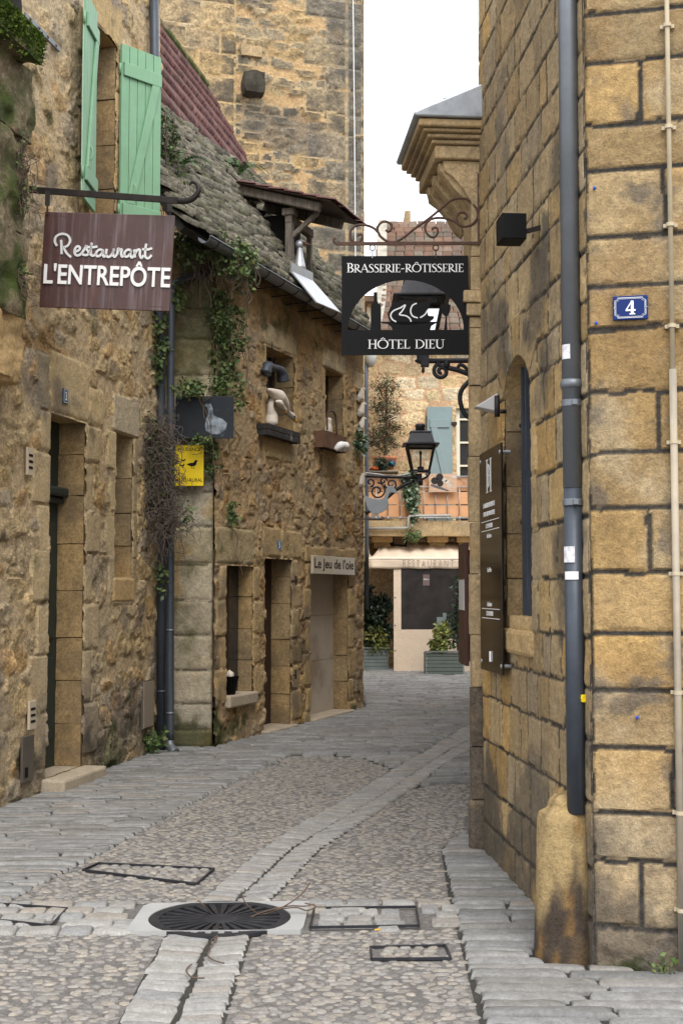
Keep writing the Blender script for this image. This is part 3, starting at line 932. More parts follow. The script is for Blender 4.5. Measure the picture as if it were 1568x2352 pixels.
# ================================================================== tower house at the back
tower = thing_at('tower_house', 'tall weathered stone house wall with grey corner blocks against the sky', 'house', T)
TW0 = -5.6
tr = Relief(TW0, 0.0, 2.2, 15.5, 0.042, 57, mortar=(0.44, 0.30, 0.155))
palT = [(0.36, 0.275, 0.155), (0.32, 0.25, 0.15), (0.40, 0.29, 0.145), (0.28, 0.23, 0.155), (0.36, 0.295, 0.19)]
tr.rubble(0.44, 0.19, 0.045, palT, cover=0.12, t0=0.05, t1=0.22, rough=0.022, warp=(0.06, 3), jit=0.75)
rngT = random.Random(12)
def tU(x, y):
    return T.hit(x, y)
zt = []
z = 2.2
while z < 15.5:
    zt.append(z)
    z += rngT.uniform(0.40, 0.56)
left = courses(zt, TW0, -2.6, 0.5, 1.0, rngT)
left = [(a, min(b, -2.6 + 0.14 * rngT.random()) if b > -2.65 else b, c, d) for a, b, c, d in left if c > 4.2]
tr.ashlar(left, joint=0.03, proud=0.02, palette=[(0.43, 0.31, 0.155), (0.40, 0.295, 0.16), (0.46, 0.33, 0.165), (0.37, 0.28, 0.165)], warp=(0.03, 3), rough=0.012, soft=0.04, lump=0.02)
qn = []
for k in range(len(zt) - 1):
    w = 1.15 if k % 2 else 0.75
    qn.append((-w - 0.1 * rngT.random(), -0.34, zt[k], zt[k + 1]))
    qn.append((-0.33, 0.004, zt[k], zt[k + 1], (0.20, 0.185, 0.15)))
tr.ashlar(qn, joint=0.022, proud=0.03, palette=[(0.23, 0.20, 0.15), (0.26, 0.215, 0.15), (0.31, 0.245, 0.15)], warp=(0.02, 3), rough=0.010, soft=0.04, lump=0.015)
tr.grime(0.75, 0.50, 0.66, (0.13, 0.12, 0.105), 0.72, 70, bias=0.10 * sstep(10.2, 12.4, tr.Z) * sstep(-2.4, -3.9, tr.U))
wallT = tr.build('wall', M_MORT, M_TOWER, tower, Matrix.Identity(4))
ret = MB()
z = 2.2
for k in range(len(zt) - 1):
    o_ = 0.012 * rngT.random()
    MB().box(0.012, 0.03 + o_, -0.01, 0.45 + 0.3 * (k % 2), zt[k] + 0.006, zt[k + 1] - 0.006).build('quoin', M_PORTAL, tower, bevel=0.012)
MB().box(TW0, 0.02, 0.04, 2.0, 0.0, 15.4).build('core', M_DRESS, tower)
ku, kz = tU(578, 200)
rock('projecting_stone', ku - 0.20, ku + 0.21, -0.32, 0.05, kz - 0.22, kz + 0.22, nodemat('blackened_stone', (0.05, 0.045, 0.035), var=0.5, nscale=9, bump=(20, 0.9, 0.02), rough=1.0), tower, 5, 10, 0.04, 0.3)
ku2, kz2 = tU(575, 120)
rock('projecting_stone', ku2 - 0.2, ku2 + 0.22, -0.09, 0.05, kz2 - 0.11, kz2 + 0.12, M_PORTAL, tower, 9, 9, 0.03, 0.15)
cab = MB()
p0, p1 = T.hit(808, -40), T.hit(816, 700)
cab.tube([T.w(p0[0], -0.06, p0[1]), T.w((p0[0] + p1[0]) / 2, -0.06, (p0[1] + p1[1]) / 2), T.w(p1[0], -0.06, p1[1] - 2)], 0.010, 6)
tag(cab.build('cable', M_WHITE), 'thin pale cable running down the tall stone house near its corner', 'cable')

# ================================================================== left house (number 3)
def hole_part(parent, name, u0, u1, z0, z1, depth, mat, lintel=True, hs=(0.3, 0.42)):
    """closing panel of an opening with the stones lining it as sub-parts"""
    p = MB().box(u0 - 0.03, u1 + 0.03, depth, depth + 0.05, z0 - 0.02, z1 + 0.02).build(name, mat, parent)
    jamb_stones(p, u0, -1, z0, z1, depth, hs)
    jamb_stones(p, u1, 1, z0, z1, depth, hs)
    if lintel:
        MB().box(u0 - 0.1, u1 + 0.1, 0.004, depth, z1 - 0.001, z1 + 0.16).build('lintel_soffit', M_DRESS, p, bevel=0.008)
    return p

houseA = thing_at('rubble_house', 'rubble stone house with green shutters and number three doorway', 'house', A)
DU0, DU1, DZ0, DZ1 = -0.89, -0.14, 0.11, 3.07
WU0, WU1, WZ0, WZ1 = 0.57, 1.03, 1.73, 3.08
XU0, XU1, XZ0, XZ1 = -0.12, 0.50, 4.9, 6.70
AEND = 1.73
ra = Relief(-4.7, AEND, 0, 8.4, 0.02, 101, mortar=(0.48, 0.365, 0.22))
palA = [(0.45, 0.33, 0.175), (0.48, 0.35, 0.18), (0.40, 0.31, 0.19), (0.44, 0.29, 0.135), (0.39, 0.315, 0.22), (0.50, 0.38, 0.215)]
ra.rubble(0.25, 0.17, 0.020, palA, cover=0.34, t0=0.03, t1=0.20, rough=0.014, warp=(0.06, 4), jit=0.85, mortar_amp=0.012)
rngA = random.Random(31)
def blk(fr, x0, y0, x1, y1, *c):
    a, b = fr.hit(x0, y1), fr.hit(x1, y0)
    zc = fr.hit((x0 + x1) / 2, y0)[1], fr.hit((x0 + x1) / 2, y1)[1]
    return (fr.hit(x0, (y0 + y1) / 2)[0], fr.hit(x1, (y0 + y1) / 2)[0], zc[1], zc[0]) + c
dress = []
smooth = (0.53, 0.41, 0.24)
# door lintel and the wider block over it
dress += [(DU0 - 0.02, DU1 + 0.06, DZ1, DZ1 + 0.52, (0.55, 0.425, 0.24)), (DU0 - 0.30, DU0 - 0.03, DZ1 - 0.1, DZ1 + 0.46, (0.34, 0.28, 0.185))]
z = DZ1
k = 0
while z > 0.2:
    h = rngA.uniform(0.34, 0.46)
    z0 = max(z - h, 0.02)
    dress.append((DU0 - (0.34 if k % 2 else 0.22), DU0 + 0.005, z0, z, tuple(np.array(smooth) * rngA.uniform(0.86, 1.06))))
    dress.append((DU1 - 0.005, DU1 + (0.18 if k % 2 else 0.34), z0, z, tuple(np.array(smooth) * rngA.uniform(0.86, 1.06))))
    z -= h
    k += 1
dress += [(DU1 + 0.06, DU1 + 0.42, DZ1 + 0.0, DZ1 + 0.34, (0.52, 0.40, 0.22))]
# small window dressings
dress += [(WU0 - 0.08, WU1 + 0.14, WZ1, WZ1 + 0.36, (0.44, 0.37, 0.26)), (WU0 - 0.03, WU1 + 0.04, WZ0 - 0.25, WZ0, (0.43, 0.34, 0.19))]
z, k = WZ1, 0
while z > WZ0 - 0.1:
    h = rngA.uniform(0.32, 0.44)
    z0 = max(z - h, WZ0 - 0.2)
    dress.append((WU0 - (0.13 if k % 2 else 0.22), WU0 + 0.005, z0, z, (0.52, 0.405, 0.23)))
    dress.append((WU1 - 0.005, WU1 + 0.13, z0, z, (0.37, 0.285, 0.165)))
    z -= h
    k += 1
# upper window dressings
z, k = XZ1, 0
while z > XZ0 - 0.3:
    h = rngA.uniform(0.4, 0.52)
    dress.append((XU1 - 0.005, XU1 + (0.16 if k % 2 else 0.26), z - h, z, (0.44, 0.31, 0.15)))
    dress.append((XU0 - (0.2 if k % 2 else 0.3), XU0 + 0.005, z - h, z, (0.42, 0.31, 0.17)))
    z -= h
    k += 1
dress += [(XU0 - 0.1, XU1 + 0.12, XZ1, XZ1 + 0.4, (0.44, 0.32, 0.16))]
A_FROM = ra.next
ra.ashlar(dress, joint=0.010, proud=0.022, palette=[smooth], warp=(0.008, 5), rough=0.004, soft=0.015)
ra.hole(rect_hole(DU0, DU1, DZ0, DZ1)).hole(rect_hole(WU0, WU1, WZ0, WZ1)).hole(rect_hole(XU0, XU1, XZ0, XZ1))
ra.grime(2.2, 0.48, 0.68, (0.17, 0.145, 0.125), 0.75, 31, bias=0.20 * sstep(1.5, 0.3, ra.Z) - 0.10)
ra.grime(3.0, 0.48, 0.66, (0.055, 0.05, 0.04), 0.8, 33, bias=0.32 * sstep(0.75, 0.0, ra.Z) - 0.2)
ra.grime(3.2, 0.50, 0.66, (0.05, 0.065, 0.018), 0.85, 41, bias=0.16 * sstep(0.7, 0.0, ra.Z) - 0.20 + 0.14 * np.exp(-((ra.U - 0.75) / 0.5) ** 2) * sstep(0.75, 0.2, ra.Z))
ra.grime(1.3, 0.5, 0.7, (0.46, 0.375, 0.25), 0.5, 91)
wallA = ra.build('wall', M_MORT, M_RUB, houseA, I4, mat_d=M_ASH, from_id=A_FROM, view=(-2.1, 2, 0, 7.4))
MB().box(-4.7, AEND - 0.01, 0.5, 4.0, 0, 8.3).build('core', M_DRESS, houseA)
MB().box(AEND - 0.16, AEND + 0.004, 0.03, 0.5, 0, 8.3).build('end_wall', M_DRESS, houseA)
MB().box(-4.7, AEND, -0.12, 4.0, 8.35, 8.5).build('eave', M_DBROWN, houseA)
# door
doorA = hole_part(houseA, 'door', DU0, DU1, DZ0, DZ1, 0.24, M_DGREEN)
for (a, b, c, d) in ((DU0 + 0.08, DU1 - 0.08, 0.35, 1.05), (DU0 + 0.08, DU1 - 0.08, 1.2, 2.2)):
    MB().box(a, b, 0.222, 0.239, c, d).build('door_panel', M_DGREEN, doorA, bevel=0.01)
MB().box(DU0 + 0.01, DU1 - 0.01, 0.13, 0.239, 2.42, 2.5).build('transom_moulding', M_DGREEN, doorA, bevel=0.02)
MB().box(DU0 + 0.01, DU1 - 0.01, 0.17, 0.239, 2.36, 2.418).build('transom_moulding', M_DGREEN, doorA, bevel=0.02)
MB().tube(catmull([(DU0 + 0.12, 0.235, 1.0), (DU0 + 0.12, 0.18, 1.03), (DU0 + 0.12, 0.18, 1.15), (DU0 + 0.12, 0.235, 1.18)]), 0.009, 8).build('handle', M_IRON, doorA, True)
MB().box(DU0 + 0.05, DU0 + 0.11, 0.20, 0.239, 1.52, 1.75).build('key_box', M_METER, doorA, bevel=0.015)
MB().box(DU0 - 0.06, DU1 + 0.1, -0.20, 0.26, 0.0, 0.11).build('doorstep', M_STEP, houseA, bevel=0.02)
winA = hole_part(houseA, 'window', WU0, WU1, WZ0, WZ1, 0.30, M_GLASSD, hs=(0.3, 0.42))
MB().box(WU0 - 0.05, WU1 + 0.05, -0.03, 0.3, WZ0 - 0.22, WZ0).build('sill', M_DRESS, winA, bevel=0.02)
winX = hole_part(houseA, 'window', XU0, XU1, XZ0, XZ1, 0.32, M_GLASSD, hs=(0.4, 0.5))
MB().box(XU0 - 0.05, XU1 + 0.05, -0.05, 0.32, XZ0 - 0.12, XZ0).build('sill', M_DRESS, winX, bevel=0.02)

def shutter(parent, hinge, ang, width, z0, z1, mat_b, mat_f, flip=1):
    """boarded leaf hinged at hinge=(u,y); local x along the leaf, y = thickness"""
    M = Matrix.Translation((hinge[0], hinge[1], 0)) @ Matrix.Rotation(ang, 4, 'Z')
    s = MB().box(0.0, width, 0.004, 0.012, z0 + 0.01, z1 - 0.01).build('shutter', mat_b, parent, matrix=M)
    n = 5
    for k in range(n):
        a = width * k / n
        MB().box(a + 0.003, a + width / n - 0.003, -0.012, 0.016, z0, z1).build('board', mat_f, s, bevel=0.004)
    y0, y1 = -0.036, -0.0125
    for zc in (z1 - 0.24, z0 + 0.22):
        MB().box(0.02, width - 0.01, y0, y1, zc - 0.065, zc + 0.065).build('batten', mat_f, s, bevel=0.006)
    zl, zu = z0 + 0.285, z1 - 0.305
    p = [(0.06, zl), (0.15, zl), (width - 0.03, zu), (width - 0.12, zu)]
    MB().prism(p, y0, y1).build('brace', mat_f, s, bevel=0.005)
    for zc in (z1 - 0.24, z0 + 0.22):
        MB().tube([(-0.006, -0.0, zc - 0.05), (-0.006, -0.0, zc + 0.05)], 0.012, 8).build('hinge', M_GREEN, s, True)
    MB().tube(catmull([(width * 0.3, -0.015, z0 + 0.5), (width * 0.3, -0.05, z0 + 0.46), (width * 0.27, -0.05, z0 + 0.38), (width * 0.24, -0.015, z0 + 0.34)]), 0.007, 6).build('hook', mat_f, s, True)
    return s
shutter(houseA, (XU1 + 0.005, -0.045), R(-33), 0.47, XZ0 + 0.03, XZ1 + 0.03, M_GREEN, M_GREEN)
ls = shutter(houseA, (XU0 - 0.02, -0.05), R(180 + 9), 0.44, XZ0 + 0.03, XZ1 + 0.03, M_GREENL, M_GREEN)
ls.matrix_local = Matrix.Translation((XU0 - 0.02, -0.06, 0)) @ Matrix.Rotation(R(9), 4, 'Z') @ Matrix.Translation((-0.44, 0, 0))

def plate(fr, parent_label, name, cat, x0, y0, x1, y1, mat, th=0.012, off=0.02, digit=None, dsize=0.1, frame=None):
    pass

# wall fittings on the left house
def wall_item(fr, name, label, cat, x0, y0, x1, y1, mat, off=0.03, th=0.02, group=None, bevel=0.003):
    u0, u1 = fr.hit(x0, (y0 + y1) / 2, off)[0], fr.hit(x1, (y0 + y1) / 2, off)[0]
    zc1, zc0 = fr.hit((x0 + x1) / 2, y0, off)[1], fr.hit((x0 + x1) / 2, y1, off)[1]
    t = thing_at(name, label, cat, fr, (u0 + u1) / 2, -off, zc0, group)
    w, h = (u1 - u0), zc1 - zc0
    MB().box(-w / 2, w / 2, 0, th, 0, h).build('panel', mat, t, bevel=bevel)
    return t, w, h
t, w, h = wall_item(A, 'wall_tie', 'riveted grey steel strap fixed to the rubble wall above the mossy ledge', 'strap', 60, 68, 140, 80, M_ZINC, 0.035)
for k in range(4):
    x = -w / 2 + w * (0.12 + 0.25 * k)
    MB().lathe([(0.014, 0), (0.012, 0.006), (0.004, 0.009)], 8, M=Matrix.Translation((x, 0, h / 2)) @ Matrix.Rotation(R(90), 4, 'X')).build('rivet', M_COPPER, t, True)
for (y0, y1, lb) in ((1028, 1092, 'beige slotted vent plate on wall beside door jamb at head height'), (1610, 1675, 'beige slotted vent plate low on wall above metal meter door')):
    t, w, h = wall_item(A, 'vent_plate', lb, 'vent', 65 if y0 < 1200 else 69, y0, 78 if y0 < 1200 else 84, y1, M_VENT, 0.04)
    for k in range(3):
        zc = h * (0.28 + 0.22 * k)
        MB().box(-w * 0.34, w * 0.34, -0.003, 0.0, zc - h * 0.045, zc + h * 0.045).build('slot', M_BLACK, t)
t, w, h = wall_item(A, 'meter_door', 'dark metal meter door at the foot of the wall left of the doorstep', 'meter door', 53, 1690, 79, 1795, M_METER, 0.045)
MB().box(-w * 0.3, -w * 0.05, -0.004, 0, h * 0.1, h * 0.32).build('handle_slot', M_BLACK, t)
t, w, h = wall_item(A, 'utility_cover', 'beige metal utility cover low on the wall beside the drainpipes', 'cover', 331, 1565, 354, 1670, nodemat('beige_metal', (0.27, 0.225, 0.17), var=0.1, bump=None, rough=0.5), 0.045)
MB().box(-w / 2 - 0.012, w / 2 + 0.012, 0.006, 0.03, -0.012, h + 0.012).build('frame', M_METER, t, bevel=0.003)

# mossy pier with ledge at the left edge of the house
pier = thing_at('stone_pier', 'mossy overgrown stone pier with projecting ledge against the rubble house', 'pier', A, -1.6, 0, 0)
def pz(px, py, off=0.42):
    u, z = A.hit(px, py, off)
    return u + 1.6, z
u1, zt1 = pz(100, 88, 0.42)
u2, zb1 = pz(98, 150, 0.42)
LEDGE_U, LEDGE_Z = u1 - 1.6, zt1
rock('ledge', -1.6, u1, -0.42, 0.0, zb1, zt1, M_MOSSROCK, pier, 3, 26, 0.06, 0.10, 6)
u3, z3 = pz(48, 300, 0.2)
rock('shaft_stone', -1.5, u3 + 0.03, -0.30, 0.02, zb1 - 0.55, zb1 + 0.02, M_MOSSROCK, pier, 13, 26, 0.06, 0.12, 6)
rock('shaft_stone', -1.5, u3 - 0.02, -0.28, 0.02, zb1 - 1.25, zb1 - 0.53, M_MOSSROCK, pier, 23, 26, 0.06, 0.12, 6)
rock('shaft_stone', -1.5, pz(46, 560, 0.2)[0], -0.27, 0.02, zb1 - 1.85, zb1 - 1.23, M_MOSSROCK, pier, 33, 26, 0.06, 0.12, 6)
rock('shaft_stone', -1.5, pz(47, 660, 0.2)[0], -0.26, 0.02, zb1 - 2.3, zb1 - 1.84, M_DRESS, pier, 43, 26, 0.06, 0.12, 6)
u5, z5 = pz(42, 780, 0.2)
rock('corbel_stone', -1.5, u5, -0.24, 0.02, z5 - 0.35, zb1 - 2.27, M_DRESS, pier, 53, 26, 0.06, 0.3, 6)
rock('corbel_stone', -1.5, u5 - 0.14, -0.14, 0.02, z5 - 0.75, z5 - 0.3, M_DRESS, pier, 63, 26, 0.06, 0.4, 6)
u6, z6 = pz(22, 30, 0.2)
rock('ledge_post', u6 - 0.09, u6 + 0.09, -0.26, -0.02, zt1 - 0.02, zt1 + 0.6, nodemat('black_rotten_wood', (0.022, 0.02, 0.018), var=0.4, nscale=10, rough=1.0), pier, 6, 8, 0.03, 0.2, 6)

# ================================================================== shop house (number 5)
houseB = thing_at('shop_house', 'crooked stone shop house with goose figures and stone slab roof', 'house', B)
BU0, BU1 = -1.262, 3.42
rb = Relief(BU0, BU1, 0, 5.3, 0.02, 203, mortar=(0.40, 0.285, 0.16))
palB = [(0.37, 0.25, 0.125), (0.40, 0.27, 0.125), (0.34, 0.24, 0.135), (0.37, 0.225, 0.095), (0.32, 0.245, 0.16)]
rb.rubble(0.19, 0.14, 0.022, palB, cover=0.36, t0=0.03, t1=0.22, rough=0.016, warp=(0.05, 5), jit=0.9, mortar_amp=0.010)
# smoother render higher up, under the eave
up = sstep(4.3, 4.9, rb.Z + 0.5 * (fbm(rb.U * 1.5, rb.Z * 1.5, 9, 3) - 0.5))
rb.h = rb.h * (1 - 0.75 * up)
rb.id = np.where(up > 0.6, -1, rb.id)
rb.tintmap(up * 0.8, (0.36, 0.245, 0.12))
rngB = random.Random(77)
SW = (-0.98, -0.30, 0.52, 1.89)       # shop window
SD = (0.03, 0.80, 0.06, 1.99)         # door no 5
SP = (1.44, 2.80, 0.06, 1.96)         # closed shop front
W1 = (0.05, 0.88, 3.36, 4.41)
W2 = (1.92, 2.60, 3.42, 4.46)
W3 = (3.13, 3.32, 3.3, 4.35)
Bs = (0.45, 0.325, 0.165)
dr = []
def cc(k=1.0, base=Bs):
    return tuple(np.array(base) * k * rngB.uniform(0.9, 1.1))
def jambs(o, wl, wr, h0, h1, ztop=None):
    z = o[3]
    k = 0
    while z > o[2] - 0.05:
        h = rngB.uniform(h0, h1)
        zl = max(z - h, 0.0)
        if wl:
            dr.append((o[0] - (wl if k % 2 else wl * 0.65), o[0] + 0.005, zl, z, cc()))
        if wr:
            dr.append((o[1] - 0.005, o[1] + (wr if k % 2 else wr * 0.65), zl, z, cc()))
        z -= h
        k += 1
        if z <= 0.02:
            break
jambs(SW, 0.27, 0.30, 0.26, 0.40)
jambs((SD[0], SD[1], 0.0, SD[3]), 0.0, 0.34, 0.28, 0.42)
jambs((SP[0], SP[1], 0.0, SP[3]), 0.25, 0.32, 0.28, 0.42)
dr += [(SW[0] - 0.27, SW[1] + 0.03, SW[3], SW[3] + 0.40, cc(1.0, (0.36, 0.29, 0.17))), (SD[0] - 0.1, SD[0] + 0.45, SD[3], SD[3] + 0.36, cc()), (SD[0] + 0.46, SD[1] + 0.34, SD[3], SD[3] + 0.33, cc()),
       (SP[0] - 0.2, SP[1] + 0.3, SP[3], SP[3] + 0.22, cc())]
for o in (W1, W2, W3):
    jambs(o, 0.14 if o is not W3 else 0.1, 0.16 if o is not W3 else 0.08, 0.36, 0.5)
    dr.append((o[0] - (0.08 if o is not W3 else 0.04), o[1] + (0.10 if o is not W3 else 0.05), o[3], o[3] + 0.26, (0.48, 0.395, 0.25)))
    dr.append((o[0] - 0.02, o[1] + 0.04, o[2] - 0.24, o[2], (0.48, 0.375, 0.21)))
B_FROM = rb.next
rb.ashlar(dr, joint=0.012, proud=0.024, palette=[Bs], warp=(0.016, 4), rough=0.006, soft=0.02, lump=0.012)
for o in (SW, SD, SP, W1, W2, W3):
    rb.hole(rect_hole(*o))
rb.grime(2.4, 0.48, 0.68, (0.16, 0.125, 0.095), 0.6, 31, bias=0.14 * sstep(1.2, 0.2, rb.Z) - 0.06)
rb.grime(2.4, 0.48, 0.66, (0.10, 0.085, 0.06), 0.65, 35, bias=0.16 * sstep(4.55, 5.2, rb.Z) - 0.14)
rb.grime(4.0, 0.52, 0.66, (0.045, 0.06, 0.014), 0.9, 41, bias=0.18 * sstep(0.75, 0.0, rb.Z) - 0.22 + 0.17 * np.exp(-((rb.U - 1.3) / 0.14) ** 2) * sstep(0.7, 0.1, rb.Z) + 0.12 * sstep(-0.8, -1.1, rb.U) * sstep(0.6, 0.2, rb.Z))
rb.grime(3.0, 0.50, 0.66, (0.075, 0.085, 0.03), 0.8, 43, bias=0.20 * sstep(-0.55, -1.2, rb.U) * sstep(1.7, 2.6, rb.Z) - 0.16)
rb.grime(1.2, 0.5, 0.7, (0.46, 0.365, 0.23), 0.45, 91)
wallB = rb.build('wall', M_MORT, M_RUB, houseB, I4, mat_d=M_ASH, from_id=B_FROM)
# the corner pier facing the street
MBC = B.M.inverted() @ BC.M
rc = Relief(-0.35, 0.385, 0, 5.3, 0.02, 303, mortar=(0.12, 0.10, 0.07))
zc = [0, 0.20] + [BC.hit(440, y)[1] for y in (1616, 1541, 1459, 1380, 1297, 1210, 1130)]
while zc[-1] < 5.3:
    zc.append(zc[-1] + rngB.uniform(0.32, 0.42))
rc.ashlar([(-0.35, 0.385, a, b) for a, b in zip(zc[:-1], zc[1:])], joint=0.014, proud=0.016, palette=[(0.40, 0.345, 0.25), (0.37, 0.33, 0.255), (0.41, 0.35, 0.24)], warp=(0.012, 5), rough=0.005, soft=0.03, lump=0.01)
rc.grime(2.5, 0.44, 0.62, (0.36, 0.25, 0.11), 0.7, 33, bias=0.2 * sstep(0.05, -0.05, rc.U) - 0.12)
rc.grime(2.2, 0.42, 0.62, (0.085, 0.085, 0.028), 0.8, 31, bias=0.28 * sstep(2.4, 2.9, rc.Z) - 0.24)
rc.grime(3.0, 0.45, 0.62, (0.05, 0.055, 0.018), 0.85, 32, bias=0.30 * sstep(0.5, 0.1, rc.Z) - 0.22)
rc.build('corner_pier', M_MORT, M_ASH, houseB, MBC)
# body
MB().box(BU0 + 0.02, BU1 - 0.012, 0.5, 4.2, 0, 5.2).build('core', M_DRESS, houseB)
MB().box(BU1 - 0.14, BU1 - 0.006, 0.03, 0.5, 0, 5.2).build('end_wall', M_DRESS, houseB)
MB().box(-0.35, 0.37, 0.02, 1.2, 0, 5.2).build('core', M_DRESS, houseB, matrix=MBC)
# openings
wB = hole_part(houseB, 'shop_window', *SW, 0.19, M_DARK, hs=(0.28, 0.4))
MB().box(SW[0] - 0.0, SW[1] + 0.02, 0.165, 0.19, SW[2], SW[3]).build('pane', M_GLASSD, wB)
for a in (SW[0] + 0.04, SW[0] + 0.36):
    MB().box(a - 0.03, a + 0.03, 0.14, 0.164, SW[2], SW[3]).build('window_frame', M_DBROWN, wB, bevel=0.004)
MB().box(SW[0] - 0.02, SW[1] + 0.03, -0.07, 0.19, SW[2] - 0.13, SW[2]).build('sill', M_STEP, wB, bevel=0.02)
dB = hole_part(houseB, 'door', *SD, 0.26, M_DBROWN)
for k in range(4):
    a = SD[0] + 0.02 + k * 0.19
    MB().box(a, a + 0.18, 0.24, 0.259, SD[2], SD[3]).build('door_board', M_DBROWN, dB, bevel=0.005)
for zz in (0.55, 1.65):
    MB().tube([(SD[0] + 0.02, 0.22, zz - 0.06), (SD[0] + 0.02, 0.22, zz + 0.06)], 0.014, 8).build('hinge', M_IRON, dB, True)
MB().tube([(SD[0] + 0.10, 0.24, 1.05), (SD[0] + 0.10, 0.18, 1.05), (SD[0] + 0.2, 0.18, 1.05)], 0.009, 8).build('handle', M_STEEL, dB, True)
for zz in (0.62, 1.72):
    MB().box(SD[1] + 0.02, SD[1] + 0.04, -0.06, 0.0, zz, zz + 0.015).tube([(SD[1] + 0.03, -0.06, zz - 0.04), (SD[1] + 0.03, -0.06, zz + 0.07)], 0.013, 8).build('shutter_pin', M_IRON, dB)
sB = hole_part(houseB, 'shop_front', *SP, 0.22, M_PANELD)
MB().box(SP[0], SP[1], 0.20, 0.219, 0.06, 0.72).build('board', M_PANELD, sB, bevel=0.003)
MB().box(SP[0], SP[1], 0.205, 0.219, 0.725, 1.30).build('board', M_PANELD, sB, bevel=0.003)
MB().box(SP[0], SP[1], 0.202, 0.219, 1.305, 1.96).build('board', M_PANELD, sB, bevel=0.003)
MB().box(SP[0] - 0.03, SP[1] + 0.05, -0.09, 0.24, 0, 0.06).build('doorstep', M_STEP, houseB, bevel=0.015)
MB().box(SD[0] - 0.05, SD[1] + 0.04, -0.10, 0.28, 0, 0.06).build('doorstep', M_STEP, houseB, bevel=0.015)
for o, nm in ((W1, 0.30), (W2, 0.26), (W3, 0.2)):
    w_ = hole_part(houseB, 'window', *o, nm, M_DARK)
    MB().box(o[0] + 0.0, o[1], nm - 0.03, nm - 0.001, o[2], o[3]).build('pane', M_GLASSD, w_)
    for a in (o[0] + 0.03, (o[0] + o[1]) / 2, o[1] - 0.03):
        MB().box(a - 0.025, a + 0.025, nm - 0.06, nm - 0.031, o[2], o[3]).build('window_frame', M_DBROWN, w_, bevel=0.004)
    MB().box(o[0] - 0.02, o[1] + 0.02, -0.02, nm, o[2] - 0.1, o[2]).build('sill', M_DRESS, w_, bevel=0.012)

# ---- slab roof
class Slope:
    """roof plane: local x along the eave, y up the slope, z out of the plane"""
    def __init__(s, o, phi, pitch):
        s.o = Vector(o)
        s.M = Matrix.Translation(s.o) @ Matrix.Rotation(R(phi), 4, 'Z') @ Matrix.Rotation(R(pitch), 4, 'X')
        s.n = (s.M.to_3x3() @ Vector((0, 0, 1)))
        s.Mi = s.M.inverted()
    def hit(s, px, py, off=0.0):
        r = ray(px, py)
        o = s.o + s.n * off
        c = Vector((0, 0, EYE))
        t = (o - c).dot(s.n) / r.dot(s.n)
        q = s.Mi @ (c + r * t)
        return q.x, q.y
    def w(s, x, y, z=0.0):
        return s.M @ Vector((x, y, z))
eu0, ez0 = B.hit(590, 640, 0.16)
eu1, ez1 = B.hit(845, 760, 0.16)
EZ = (ez0 + ez1) / 2
RB = Slope(B.w(0, -0.20, EZ + 0.05), 70, 54)
RY, RX0, RX1 = 2.74, -2.35, 3.32

# ------------------------------------------------------------------ many alike pieces: nearest ones as objects, the rest joined
def piece_mesh(name, V, F, mat, smooth=False):
    me = mesh_np(name, V, F, smooth)
    me.materials.append(mat)
    return me, np.asarray(V, dtype=np.float32), np.asarray(F)

def scatter(name, parent, protos, items, mat, limit=300, smooth=False):
    """items: (matrix in parent space, proto index, size score)"""
    items = sorted(items, key=lambda t: -t[2])
    for M, k, sc in items[:limit]:
        o = D.objects.new(name, protos[k][0])
        link(o, parent)
        o.matrix_local = M
    rest = items[limit:]
    if rest:
        VV, FF, TT = [], [], []
        b = 0
        rg = np.random.RandomState(len(rest))
        for M, k, sc in rest:
            m = np.array(M)
            v = protos[k][1] @ m[:3, :3].T + m[:3, 3]
            VV.append(v)
            FF.append(protos[k][2] + b)
            TT.append(np.full(len(v), rg.rand()))
            b += len(v)
        me = mesh_np(name, np.concatenate(VV), np.concatenate(FF), smooth, None, np.concatenate(TT))
        obj(name, me, mat, parent, 'stuff')

def slab_proto(seed, nx=4, ny=2, rag=0.12, lift=0.10):
    """unit slab with a ragged outline: x,y in -0.5..0.5, z 0..1, worn top"""
    rg = np.random.RandomState(seed)
    top, bot = [], []
    ring = []
    for i in range(nx + 1):
        ring.append((-0.5 + i / nx, -0.5))
    for j in range(1, ny + 1):
        ring.append((0.5, -0.5 + j / ny))
    for i in range(1, nx + 1):
        ring.append((0.5 - i / nx, 0.5))
    for j in range(1, ny):
        ring.append((-0.5, 0.5 - j / ny))
    n = len(ring)
    V, Fq = [], []
    r = np.array(ring) + (rg.rand(n, 2) - 0.5) * rag
    for x, y in r:
        V.append((x, y, 0))
    for x, y in r:
        V.append((x * 0.97, y * 0.94, 0.72 + lift * (rg.rand() - 0.5)))
    for x, y in r:
        V.append((x * 0.82, y * 0.72, 1.0 + lift * (rg.rand() - 0.5)))
    V.append((0, 0, 1.0 + lift * (rg.rand() - 0.5)))
    for k in range(2):
        for i in range(n):
            j = (i + 1) % n
            Fq.append((k * n + i, k * n + j, (k + 1) * n + j, (k + 1) * n + i))
    c = 3 * n
    for i in range(0, n, 2):
        Fq.append((2 * n + i, 2 * n + (i + 1) % n, 2 * n + (i + 2) % n, c))
    return np.array(V), np.array(Fq)

def camdist(p):
    return (Vector(p) - Vector((0, 0, EYE))).length

